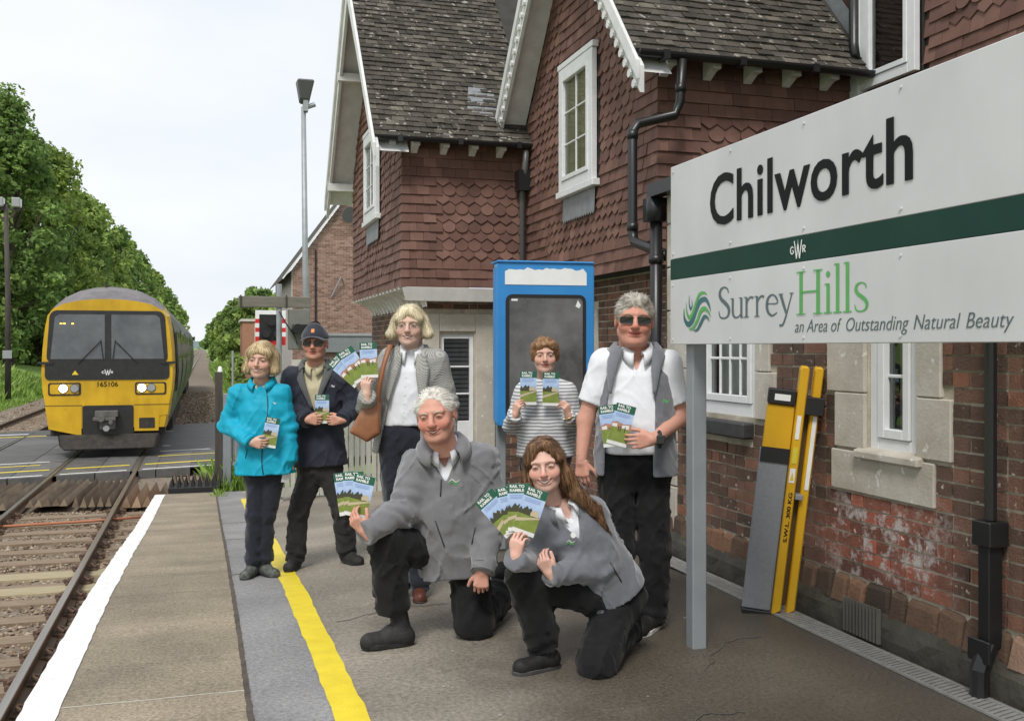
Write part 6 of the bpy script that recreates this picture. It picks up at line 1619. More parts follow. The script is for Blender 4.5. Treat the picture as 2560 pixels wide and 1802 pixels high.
        sm_ = mat('strand_' + o['name'], (.9, .9, .9), (1.1, 1.1, 1.1), rough=.45, palette=[(0, tuple(v * .7 for v in cA)), (.45, cA), (.8, cB), (1, tuple(min(1, v * 1.2) for v in cB))], spec=.35)
        so = mb.build('hair_strands', sm_, root, smooth=True); so['kind'] = 'stuff'
    if o.get('glasses'):
        dk = o.get('dark_glasses'); mb = MB(); ly = min(bv.ray_cast(Vector((s * .032, -.3, -.004)), Vector((0, 1, 0)))[0].y for s in (-1, 1)) - (.012 if not dk else .010)
        lw, lh = (.027, .0125) if not dk else (.030, .0155); zc = -.003
        for s in (-1, 1):
            ol = [(s * .034 + a, b + zc) for a, b in rrect(lw * 2, lh * 2, lh * .7, 4)]
            pts = [(x, ly + .25 * max(0, abs(x) - .03) ** 1 * .6, z) for x, z in ol]
            if dk: part('lens', pts, [tuple(range(len(pts)))[::-1]], m_lens, False)
            else: part('lens', pts, [tuple(range(len(pts)))[::-1]], m_lens2, False)
            mb.tube([Mh @ Vector(p) for p in pts + pts[:1]], .0011 if not dk else .0015, 5, cap=False)
            mb.tube([Mh @ Vector(p) for p in ((s * .061, ly + .006, zc + .006), (s * .077 * o.get('fw', 1), -.03, .004), (s * .080 * o.get('fw', 1), .02, .006))], .0014, 5)
        mb.tube([Mh @ Vector(p) for p in ((-.008, ly, .0), (0, ly - .002, .002), (.008, ly, .0))], .0013, 5)
        mb.build('glasses', m_wire, root, smooth=True)
    W = [Mh @ Vector(p) for p in vf[0].tolist()]
    return (np.array(W), vf[1], cl), Mh, bv
# ------------------------------------------------------------------ hands
def hand_mesh(Wp, d, n, side, curl=(25, 40, 30), thumb=(.7, .35), size=1.0, spread=.10):
    d = Vector(d).normalized(); n = Vector(n); n = (n - d * n.dot(d)).normalized(); s = d.cross(n) * side
    T = lambda a, b, c: A((Vector(Wp) + (d * a + s * b + n * c) * size).to_tuple())
    segs = []
    palm = [(T(-.03, 0, 0), T(.012, 0, 0), .026, .027)]
    for k in range(4):
        b = .030 - .0195 * k
        palm.append((T(.012, b * .55, .0), T(.082 - .004 * abs(k - 1.3), b, -.002), .015, .0125))
    palm.append((T(.015, .020, .006), T(.05, .034, .010), .016, .013))
    L = [.074, .083, .077, .060]
    for k in range(4):
        b = .030 - .0195 * k; p = Vector((.084 - .004 * abs(k - 1.3), b, -.002)); ang = 0.0; r = (.0086, .0088, .0083, .0074)[k]
        for j, fr_ in enumerate((.46, .30, .24)):
            ang += R(curl[j] * (1 + .10 * (k - 1)))
            q = p + Vector((math.cos(ang), spread * (1.3 - k) * .4, math.sin(ang))).normalized() * L[k] * fr_
            segs.append((T(*p), T(*q), r * (1 - .09 * j), r * (1 - .09 * (j + 1)))); p = q
    p = Vector((.030, .034, .008)); tdir = Vector((math.cos(thumb[0]), math.sin(thumb[0]), thumb[1])).normalized()
    q = p + tdir * .042; segs.append((T(*p), T(*q), .0125, .0110)); t2 = (tdir + Vector((.25, -.25, .15))).normalized(); q2 = q + t2 * .032; segs.append((T(*q), T(*q2), .0110, .0092))
    def fn(P):
        o_ = None
        for a, b, ra, rb in palm:
            c = cone(P, a, b, ra * size, rb * size); o_ = c if o_ is None else smin(o_, c, .012)
        f = None
        for a, b, ra, rb in segs:
            c = cone(P, a, b, ra * size, rb * size); f = c if f is None else np.minimum(f, c)
        return smin(o_, f, .005)
    allp = np.array([x for a, b, _, _ in palm + segs for x in (a, b)])
    return mesh_field(fn, allp.min(0) - .035, allp.max(0) + .035, .0036)
# ------------------------------------------------------------------ lofted torso
class Loft:
    """Elliptic sections (t, half width, half depth, offset back) along an axis from p0 to p1."""
    def __init__(s, p0, p1, rt, sec, e=2.4):
        s.p0, s.p1 = Vector(p0), Vector(p1); ax = s.p1 - s.p0; s.L = ax.length; s.ax = ax.normalized()
        rt = Vector(rt); s.rt = (rt - s.ax * rt.dot(s.ax)).normalized(); s.bk = s.ax.cross(s.rt)
        s.sec = np.array(sec, float); s.e = e
    def coords(s, P):
        q = P - A(s.p0.to_tuple()); return q @ A(s.rt.to_tuple()), q @ A(s.bk.to_tuple()), (q @ A(s.ax.to_tuple())) / s.L
    def __call__(s, P, add=0.0):
        x, y, t = s.coords(P); tt = np.clip(t, 0, 1); S = s.sec
        a = np.interp(tt, S[:, 0], S[:, 1]) + add; b = np.interp(tt, S[:, 0], S[:, 2]) + add; y = y - np.interp(tt, S[:, 0], S[:, 3])
        k = (np.abs(x / a) ** s.e + np.abs(y / b) ** s.e) ** (1 / s.e)
        d = (k - 1) * np.minimum(a, b)
        return np.maximum(d, (np.abs(t - .5) - .5) * s.L)
    def pt(s, x, t, y): return s.p0 + s.rt * x + s.bk * y + s.ax * (t * s.L)
def bounds(pts, pad):
    p = np.array(pts, float); return p.min(0) - pad, p.max(0) + pad
def folds(P, amp, f=(7, 7, 4), seed=0.0):
    f = np.array(f, float)
    Rm = A([[.82, .0, .57], [.0, 1.0, .0], [-.57, .0, .82]]); W = P + .05 * np.stack([vnoise(P, 6, seed + 1), vnoise(P, 6, seed + 2), vnoise(P, 6, seed + 4)], 1)
    n1 = vnoise(P, f, seed)
    c1 = np.clip(1 - 3.2 * np.abs(vnoise(W @ Rm, f * (1.5, 1.5, .75), seed + 3)), 0, 1); c2 = np.clip(1 - 3.2 * np.abs(vnoise(W @ Rm.T, f * (2.1, 2.1, 1.0), seed + 9)), 0, 1)
    return amp * (.32 * n1 - .70 * c1 ** 2 - .5 * c2 ** 2 + .25)
def banded(P, d, fn, w=.06):
    m = np.abs(d) < w; d = d.copy(); d[m] += fn(P[m]); return d
def limb_folds(P, a, b, amp, freq, seed):
    """Rings of creases round a joint b, strongest at the joint."""
    a, b = A(a), A(b); ax = b - a; L = float(np.linalg.norm(ax)); ax /= L
    t = (P - b) @ ax; r = np.linalg.norm(P - b, axis=1)
    return amp * np.exp(-(r / .11) ** 2) * np.sin(freq * t + 3.5 * vnoise(P, 9, seed) + seed)
def top_field(J, lo, arms, wob, seed, open_=None, sk=.045, extra=None, kw=.06):
    """Upper garment: torso loft, shoulders and sleeves; open_ = [(t, half width, centre)] cut away in front."""
    def fn(P):
        d = lo(P)
        for s_ in arms:
            S, E, W = J[s_['s']], J[s_['e']], J[s_['w']]; r = s_['r']
            sh = cone(P, J['yoke'], S, s_.get('ry', .060), r[0] * .9)
            d = smin(d, sh, .05)
            if len(r) > 2:
                arm = smin(cone(P, S, E, r[0], r[1]), cone(P, E, W, r[1], r[2]), .03)
                arm = banded(P, arm, lambda Q: limb_folds(Q, S, E, s_.get('fold', .008), 85, seed) + limb_folds(Q, E, S, s_.get('fold', .008) * .6, 70, seed + 2))
                ax = A(Vector(W) - Vector(E)); ax = ax / np.linalg.norm(ax)
                arm = np.maximum(arm, (P - A(W)) @ ax - .012)
            else:                       # short sleeve
                arm = cone(P, S, E, r[0], r[1]); ax = A(Vector(E) - Vector(S)); Ls = float(np.linalg.norm(ax)); ax = ax / Ls
                arm = np.maximum(arm, (P - A(S)) @ ax - Ls * s_['cut'])
            d = smin(d, arm, sk)
        d = banded(P, d, lambda Q: folds(Q, wob, seed=seed))
        if extra is not None: d = extra(P, d)
        x, y, t = lo.coords(P)
        d = np.maximum(d, -(t * lo.L))
        if open_ is not None:
            O = np.array(open_, float); w = np.interp(t, O[:, 0], O[:, 1]); c = np.interp(t, O[:, 0], O[:, 2])
            d = smax(d, -np.maximum(np.abs(x - c) - w, y + .0), .008)
        nk = A(J['neck']); d = smax(d, -cone(P, nk + A(lo.ax * -.03 + lo.bk * .0), nk + A(lo.ax * .25 - lo.bk * .05), .066, .09), .012)
        return d
    return fn
def trouser_field(J, r, wob, seed, low=0.03, waist=None, flare=.0):
    """r: waist, hip, thigh, knee, hem radii."""
    def fn(P):
        H = (Vector(J['ha']) + Vector(J['hb'])) / 2
        d = ell(P, Vector(J['pel']).to_tuple(), (r[0], r[0] * .72, .15)); legs = []
        for s_ in 'ab':
            h, k, a = J['h' + s_], J['k' + s_], J['a' + s_]
            sh = banded(P, cone(P, k, a, r[3], r[4]), lambda Q: limb_folds(Q, k, a, .012, 75, seed) + limb_folds(Q, h, k, .010, 60, seed + 1))
            ax = A(Vector(a) - Vector(k)); ax /= np.linalg.norm(ax)
            sh = np.maximum(sh, (P - A(a)) @ ax - low)
            legs.append(smin(cone(P, h, k, r[2], r[3]), sh, .03))
        d = smin(d, smin(legs[0], legs[1], .008), .04)
        return banded(P, d, lambda Q: folds(Q, wob, (9, 9, 5), seed))
    return fn
def shoe_field(heel, toe, up, ln=None, w=.044, h=.07, cuff=None, ankle=None):
    """A shoe with a flat sole: heel and toe on the sole plane, up = sole normal."""
    heel, toe, up = Vector(heel), Vector(toe), Vector(up).normalized(); f = (toe - heel).normalized(); up = (up - f * up.dot(f)).normalized(); L = (toe - heel).length
    def fn(P):
        a = heel + f * .040 + up * .042; b = toe - f * .040 + up * .030; m = heel + f * (L * .45) + up * h * .75
        d = cone(P, a.to_tuple(), b.to_tuple(), w * .88, w * .95)
        d = smin(d, cone(P, (heel + f * .05 + up * .05).to_tuple(), m.to_tuple(), w * .80, w * .72), .03)
        if ankle is not None: d = smin(d, cone(P, (heel + f * .055 + up * .05).to_tuple(), ankle, w * .86, w * .92), .02)
        d = np.maximum(d, -((P - A(heel.to_tuple())) @ A(up.to_tuple())))
        return d + .002 * vnoise(P, 30)
    return fn
def sole_mesh(heel, toe, up, w=.047, t=.022):
    heel, toe, up = Vector(heel), Vector(toe), Vector(up).normalized(); f = (toe - heel).normalized(); up = (up - f * up.dot(f)).normalized(); s = f.cross(up); L = (toe - heel).length
    out = []
    for k in range(20):
        a = 2 * math.pi * k / 20; x = math.cos(a); y = math.sin(a)
        px = L / 2 + (L / 2 + .006) * np.sign(x) * abs(x) ** .75; wy = w * (1.0 if px > L * .55 else .82)
        out.append(heel + f * px + s * wy * np.sign(y) * abs(y) ** .8)
    mb = MB(); n = 20
    mb.add([p - up * .001 for p in out] + [p + up * t for p in out], [tuple(range(n))[::-1], tuple(range(n, 2 * n))] + [(i, (i + 1) % n, (i + 1) % n + n, i + n) for i in range(n)])
    return mb
def collar_mesh(lo, c, Rr, up_h, fold, gap=28, flare=.022, tip=.03, ry=.95, lean=0.0):
    """Turned-down collar round the neck, open in front by gap degrees each side."""
    mb = MB(); n = 30; c = Vector(c)
    prof = lambda e: [(0, 0.0), (-.002, up_h * (1 - .55 * e)), (.006, up_h * (1 - .55 * e) + .004), (flare * .7, up_h - fold * .45 - .3 * up_h * e), (flare, up_h - fold - tip * e)]
    def pt(i, k):
        ph = R(gap) + (2 * math.pi - 2 * R(gap)) * i / n; e = max(0, 1 - min(i, n - i) / 5); dr, z = prof(e)[k]
        fr = -math.cos(ph); r = Rr + dr
        sag = -.030 * max(0, math.cos(ph))
        if k >= 3: r += e * tip * .45
        return c + lo.rt * (math.sin(ph) * r) + lo.bk * (-math.cos(ph) * r * ry) + lo.ax * (z + sag)
    vs = [pt(i, k) for k in range(5) for i in range(n + 1)]; w = n + 1
    mb.add(vs, [(k * w + i, k * w + i + 1, (k + 1) * w + i + 1, (k + 1) * w + i) for k in range(4) for i in range(n)])
    return mb
def thick(o, t=.003):
    m = o.modifiers.new('solid', 'SOLIDIFY'); m.thickness = t; m.offset = 0
    return o
def fabric(name, c, c2=None, rough=.85, bump=.12, bscale=300, sheen=.3, scale=18, **kw):
    return mat(name, c, c2 or tuple(min(1, x * 1.18) for x in c), rough=rough, bump=bump, bscale=bscale, sheen=sheen, scale=scale, coord='obj', spec=.2, **kw)
PD = {
 'teal': dict(root=(0.401, 7.724, -0.1687),
   head=(0.014, -0.020, 1.623), neck=(0.011, 0.030, 1.436), sa=(-0.186, 0.020, 1.397), sb=(0.175, 0.020, 1.400), ea=(-0.266, 0.060, 1.132), wa=(-0.022, -0.180, 1.022),
   eb=(0.209, 0.030, 1.134), wb=(0.232, -0.020, 0.881), pel=(0.029, 0.030, 0.824), hem=(0.031, 0.020, 0.768), ha=(-0.032, 0.030, 0.764), hb=(0.101, 0.030, 0.764),
   ka=(-0.039, -0.010, 0.454), kb=(0.049, 0.020, 0.455), aa=(-0.062, 0.030, 0.092), ab=(0.021, 0.060, 0.110), ta=(-0.082, -0.120, 0.048), tb=(0.134, -0.060, 0.058),
   leaf0=(0.118, -0.155, 1.093), papers=(0.209, -0.050, 0.783),
  ),
 'navy': dict(root=(0.865, 7.895, -0.1655),
   head=(-0.041, 0.000, 1.747), neck=(-0.044, 0.050, 1.549), sa=(-0.244, 0.030, 1.509), sb=(0.182, 0.030, 1.496), ea=(-0.255, 0.050, 1.194), wa=(-0.069, -0.180, 1.164),
   eb=(0.273, 0.050, 1.245), wb=(0.202, -0.180, 1.161), pel=(-0.005, 0.040, 0.800), hem=(-0.005, 0.040, 0.790), ha=(-0.077, 0.040, 0.737), hb=(0.074, 0.040, 0.737),
   ka=(-0.167, -0.020, 0.440), kb=(0.165, 0.020, 0.442), aa=(-0.197, 0.030, 0.087), ab=(0.192, 0.120, 0.119), ta=(-0.206, -0.100, 0.034), tb=(0.287, 0.000, 0.062),
   leaf0=(0.047, -0.165, 1.245),
  ),
 'blazer': dict(root=(1.248, 6.312, -0.0615),
   head=(0.010, 0.000, 1.747), neck=(0.021, 0.050, 1.591), sa=(-0.127, 0.030, 1.560), sb=(0.197, 0.030, 1.550), ea=(-0.260, 0.030, 1.233), wa=(-0.231, -0.210, 1.309),
   eb=(0.252, 0.060, 1.245), wb=(0.251, 0.000, 0.992), pel=(-0.040, 0.040, 1.040), hem=(-0.030, 0.040, 0.924), ha=(-0.107, 0.040, 0.988), hb=(0.032, 0.040, 0.988),
   ka=(-0.077, 0.000, 0.506), kb=(0.044, 0.020, 0.502), aa=(-0.053, 0.060, 0.095), ab=(0.069, 0.030, 0.094), ta=(-0.065, -0.060, 0.039), tb=(0.086, -0.100, 0.044),
   leaf0=(-0.364, -0.180, 1.470), leaf1=(-0.319, -0.185, 1.502), leaf2=(-0.224, -0.190, 1.532), bag=(-0.237, -0.130, 1.168), strap=(-0.110, -0.060, 1.611), strapb=(-0.172, -0.130, 1.293),
  ),
 'kneelman': dict(root=(1.197, 5.282, -0.0255),
   head=(0.005, -0.100, 1.219), neck=(0.046, 0.020, 1.034), sa=(-0.112, 0.000, 0.962), sb=(0.262, 0.050, 0.993), ea=(-0.168, -0.080, 0.709), wa=(-0.340, -0.275, 0.628),
   eb=(0.306, 0.030, 0.659), wb=(0.257, -0.150, 0.406), pel=(0.101, 0.120, 0.456), hem=(0.116, 0.100, 0.350), ha=(0.041, 0.100, 0.438), hb=(0.163, 0.120, 0.412),
   ka=(-0.249, -0.120, 0.553), kb=(0.204, 0.020, 0.080), aa=(-0.215, -0.100, 0.183), ab=(0.341, 0.420, 0.139), ta=(-0.364, -0.140, 0.069), tb=(0.377, 0.500, 0.001),
   leaf0=(-0.443, -0.235, 0.821), leaf1=(-0.405, -0.240, 0.824), leaf2=(-0.369, -0.245, 0.808),
  ),
 'striped': dict(root=(2.182, 6.338, -0.0259),
   head=(0.000, 0.000, 1.520), neck=(0.004, 0.050, 1.360), sa=(-0.152, 0.030, 1.301), sb=(0.163, 0.030, 1.301), ea=(-0.222, 0.030, 1.043), wa=(-0.199, -0.190, 1.128),
   eb=(0.214, 0.030, 1.054), wb=(0.150, -0.190, 1.120), pel=(0.007, 0.040, 0.870), hem=(0.007, 0.040, 0.843), ha=(-0.066, 0.040, 0.816), hb=(0.079, 0.040, 0.816),
   ka=(-0.064, 0.000, 0.445), kb=(0.075, 0.000, 0.445), aa=(-0.058, 0.030, 0.111), ab=(0.071, 0.030, 0.111), ta=(-0.075, -0.120, 0.070), tb=(0.078, -0.120, 0.070),
   leaf0=(-0.113, -0.170, 1.310), leaf1=(0.034, -0.170, 1.304),
  ),
 'kneelwoman': dict(root=(1.724, 4.544, 0.0000),
   head=(-0.153, -0.050, 0.989), neck=(-0.072, 0.030, 0.793), sa=(-0.171, -0.020, 0.762), sb=(0.067, 0.060, 0.757), ea=(-0.185, -0.020, 0.513), wa=(-0.292, -0.260, 0.581),
   eb=(0.114, 0.020, 0.475), wb=(-0.127, -0.170, 0.487), pel=(0.191, 0.160, 0.324), hem=(0.185, 0.140, 0.308), ha=(0.135, 0.100, 0.318), hb=(0.231, 0.160, 0.293),
   ka=(-0.246, -0.080, 0.455), kb=(0.089, -0.100, 0.055), aa=(-0.156, -0.020, 0.113), ab=(0.273, 0.320, -0.036), ta=(-0.291, -0.080, 0.048), tb=(0.326, 0.420, -0.120),
   leaf0=(-0.370, -0.215, 0.782), leaf1=(-0.310, -0.220, 0.802), leaf2=(-0.277, -0.225, 0.810), leaf3=(-0.227, -0.230, 0.792),
  ),
 'gilet': dict(root=(2.250, 5.062, 0.0000),
   head=(0.013, 0.000, 1.702), neck=(0.028, 0.050, 1.528), sa=(-0.172, 0.040, 1.497), sb=(0.222, 0.040, 1.488), ea=(-0.252, 0.050, 1.146), wa=(-0.279, 0.000, 0.930),
   eb=(0.271, 0.040, 1.158), wb=(0.085, -0.240, 1.066), pel=(0.016, 0.040, 0.903), hem=(0.027, 0.040, 0.848), ha=(-0.079, 0.040, 0.848), hb=(0.111, 0.040, 0.848),
   ka=(-0.077, 0.000, 0.446), kb=(0.121, 0.000, 0.446), aa=(-0.067, 0.030, 0.086), ab=(0.119, 0.030, 0.075), ta=(-0.088, -0.100, 0.029), tb=(0.023, -0.130, 0.021),
   leaf0=(-0.137, -0.205, 1.135), leaf1=(-0.082, -0.210, 1.139),
  ),
}
# ------------------------------------------------------------------ leaflets
m_lgreen = plain('leaflet_green', (0.012, 0.105, 0.06), .45)
m_lsky = mat('leaflet_sky', (0.22, 0.36, 0.66), (0.58, 0.68, 0.84), rough=.45, scale=14, coord='obj', stretch=(.4, .4, 1.2))
m_lfield = mat('leaflet_field', (0.15, 0.20, 0.035), (0.24, 0.30, 0.06), rough=.45, scale=30, coord='obj')
m_lpath = plain('leaflet_path', (0.50, 0.42, 0.28), .45)
m_ltree = plain('leaflet_trees', (0.055, 0.055, 0.030), .45)
m_lhouse = plain('leaflet_house', (0.42, 0.20, 0.13), .45)
m_lpaper = plain('leaflet_paper', (0.70, 0.70, 0.68), .5)
LW, LH = .107, .22
def leaflet_mesh(kind):
    mb = MB(); w, h = LW / 2, LH / 2
    mb.box(-w, w, 0, .0022, -h, h, 0)
    def q(pts, m, k=1): mb.add([(a * LW - w, -.0004 * k, b * LH - h) for a, b in pts], [tuple(range(len(pts)))], m)
    q([(0, .80), (1, .80), (1, 1), (0, 1)], 1)
    q([(0, .36), (1, .36), (1, .80), (0, .80)], 2)
    q([(0, .09), (1, .09), (1, .42), (0, .42)], 3, 2)
    if kind == 0:
        tp = [(0, .42), (.0, .50), (.08, .56), (.16, .50), (.24, .55), (.33, .60), (.42, .54), (.52, .58), (.62, .50), (.78, .47), (1, .43), (1, .40)]
        q(tp, 5, 3); q([(.55, .42), (.92, .42), (.92, .52), (.74, .56), (.55, .50)], 4, 4)
        q([(0, .22), (.45, .30), (1, .40), (1, .43), (.45, .36), (0, .30)], 4, 5)
    else:
        q([(0, .42), (0, .52), (.25, .57), (.6, .53), (1, .57), (1, .42)], 6, 3); q([(.05, .43), (.05, .50), (.3, .52), (.3, .43)], 0, 4); q([(.55, .43), (.55, .50), (.9, .53), (.9, .43)], 0, 4)
        for x in (.38, .48, .7): q([(x, .34), (x + .05, .34), (x + .05, .47), (x, .47)], 5, 5)
    for k in range(3): q([(.1, .755 - .03 * k), (.82, .755 - .03 * k), (.82, .762 - .03 * k), (.1, .762 - .03 * k)], 7, 3)
    return mb.mesh('leaflet', [m_lpaper, m_lgreen, m_lsky, m_lfield, m_lpath, m_ltree, m_lhouse, plain('leaflet_text_blue', (.16, .26, .50), .5)])
LMESH = [leaflet_mesh(0), leaflet_mesh(1)]
lt = text_mesh('RAIL TO\nRAMBLE', .0185, extrude=.0002, offset=.0007); lt.materials.append(m_white)
def leaflet(M, roll, kind, label, tilt=0.0, group='rail leaflets held up by the group'):
    o = link('leaflet', LMESH[kind]); o.matrix_world = M @ Matrix.Rotation(R(roll), 4, 'Y') @ Matrix.Rotation(R(tilt), 4, 'X')
    tag(o, label, 'leaflet', group)
    t = link('lettering', lt, o); t.matrix_basis = frame((-LW * .40, -.0012, LH * .418), (1, 0, 0), (0, -1, 0))
    return o
# ------------------------------------------------------------------ fabrics
f_teal = fabric('teal_shell', (0.008, 0.30, 0.44), (0.012, 0.36, 0.52), rough=.55, bump=.12, sheen=0.0)
f_tealdk = plain('teal_zip', (0.006, 0.06, 0.11), .6)
f_navy = fabric('navy_shell', (0.020, 0.022, 0.035), (0.028, 0.031, 0.046), rough=.6, bump=.15, sheen=.1)
f_lining = fabric('grey_lining', (0.085, 0.09, 0.088), rough=.8)
f_cream = fabric('cream_shirt', (0.46, 0.41, 0.27), (0.52, 0.47, 0.32), sheen=.1)
f_dkgrey = fabric('dark_grey_trousers', (0.026, 0.025, 0.025), (0.038, 0.036, 0.036), sheen=.1)
f_navytr = fabric('navy_trousers', (0.012, 0.014, 0.022), (0.018, 0.021, 0.032))
f_black = fabric('black_trousers', (0.0065, 0.0065, 0.007), (0.0115, 0.0115, 0.012), sheen=.10)
f_white = fabric('white_cotton', (0.66, 0.67, 0.71), (0.74, 0.75, 0.78), sheen=.1, bump=.05)
f_fleece = fabric('grey_fleece', (0.150, 0.150, 0.158), (0.185, 0.185, 0.195), rough=.95, bump=.3, bscale=170, sheen=.5)
f_fleece2 = fabric('slate_fleece', (0.125, 0.13, 0.148), (0.16, 0.165, 0.185), rough=.95, bump=.3, bscale=170, sheen=.5)
f_gilet = fabric('grey_gilet', (0.135, 0.14, 0.16), (0.17, 0.175, 0.195), rough=.95, bump=.3, bscale=170, sheen=.5)
f_zip = plain('zip_dark', (0.03, 0.03, 0.032), .6)
f_leather = mat('tan_leather', (0.20, 0.075, 0.03), (0.30, 0.125, 0.055), rough=.45, scale=9, coord='obj', bump=.2, bscale=90)
f_shoe = fabric('black_shoe', (0.012, 0.012, 0.012), (0.028, 0.027, 0.026), rough=.5, bump=.2, sheen=0)
f_boot = fabric('dark_boot', (0.018, 0.018, 0.018), (0.038, 0.037, 0.036), rough=.6, bump=.5, bscale=60, sheen=0)
f_loafer = fabric('brown_loafer', (0.075, 0.026, 0.018), (0.11, 0.042, 0.028), rough=.35, bump=.1, sheen=0)
f_sole = plain('dark_sole', (0.018, 0.018, 0.018), .7)
f_solew = plain('pale_sole', (0.62, 0.60, 0.56), .6)
def check_mat(name, a, b, pitch):
    m = mat(name, a, b, rough=.9, coord='obj'); t = m.node_tree; p = t.nodes['Principled BSDF']
    tc = nn(t, 'ShaderNodeTexCoord'); ch = nn(t, 'ShaderNodeTexChecker'); ch.inputs['Scale'].default_value = 1 / pitch
    mp = nn(t, 'ShaderNodeMapping'); mp.inputs['Rotation'].default_value = (0, 0, R(20))
    no = nn(t, 'ShaderNodeTexNoise'); no.inputs['Scale'].default_value = 3
    t.links.new(tc.outputs['Object'], mp.inputs[0]); t.links.new(mp.outputs[0], ch.inputs['Vector'])
    ch.inputs['Color1'].default_value = (*a, 1); ch.inputs['Color2'].default_value = (*b, 1); t.links.new(ch.outputs[0], p.inputs['Base Color'])
    return m
f_check = check_mat('houndstooth', (0.13, 0.13, 0.125), (0.46, 0.46, 0.43), .0062)
def stripe_mat(name, a, b, pitch, duty):
    m = mat(name, a, b, rough=.9, coord='obj'); t = m.node_tree; p = t.nodes['Principled BSDF']
    tc = nn(t, 'ShaderNodeTexCoord'); sx = nn(t, 'ShaderNodeSeparateXYZ'); t.links.new(tc.outputs['Object'], sx.inputs[0])
    no = nn(t, 'ShaderNodeTexNoise'); no.inputs['Scale'].default_value = 6; t.links.new(tc.outputs['Object'], no.inputs['Vector'])
    wv = nn(t, 'ShaderNodeMath', operation='MULTIPLY_ADD'); t.links.new(no.outputs['Fac'], wv.inputs[0]); wv.inputs[1].default_value = .02; t.links.new(sx.outputs['Z'], wv.inputs[2])
    dv = nn(t, 'ShaderNodeMath', operation='DIVIDE'); t.links.new(wv.outputs[0], dv.inputs[0]); dv.inputs[1].default_value = pitch
    fr = nn(t, 'ShaderNodeMath', operation='FRACT'); t.links.new(dv.outputs[0], fr.inputs[0])
    gt_ = nn(t, 'ShaderNodeMath', operation='GREATER_THAN'); t.links.new(fr.outputs[0], gt_.inputs[0]); gt_.inputs[1].default_value = duty
    mx = nn(t, 'ShaderNodeMix', data_type='RGBA'); t.links.new(gt_.outputs[0], mx.inputs[0]); mx.inputs[6].default_value = (*a, 1); mx.inputs[7].default_value = (*b, 1)
    t.links.new(mx.outputs[2], p.inputs['Base Color'])
    return m
f_stripe = stripe_mat('striped_jersey', (0.30, 0.31, 0.33), (0.72, 0.72, 0.72), .0225, .60)
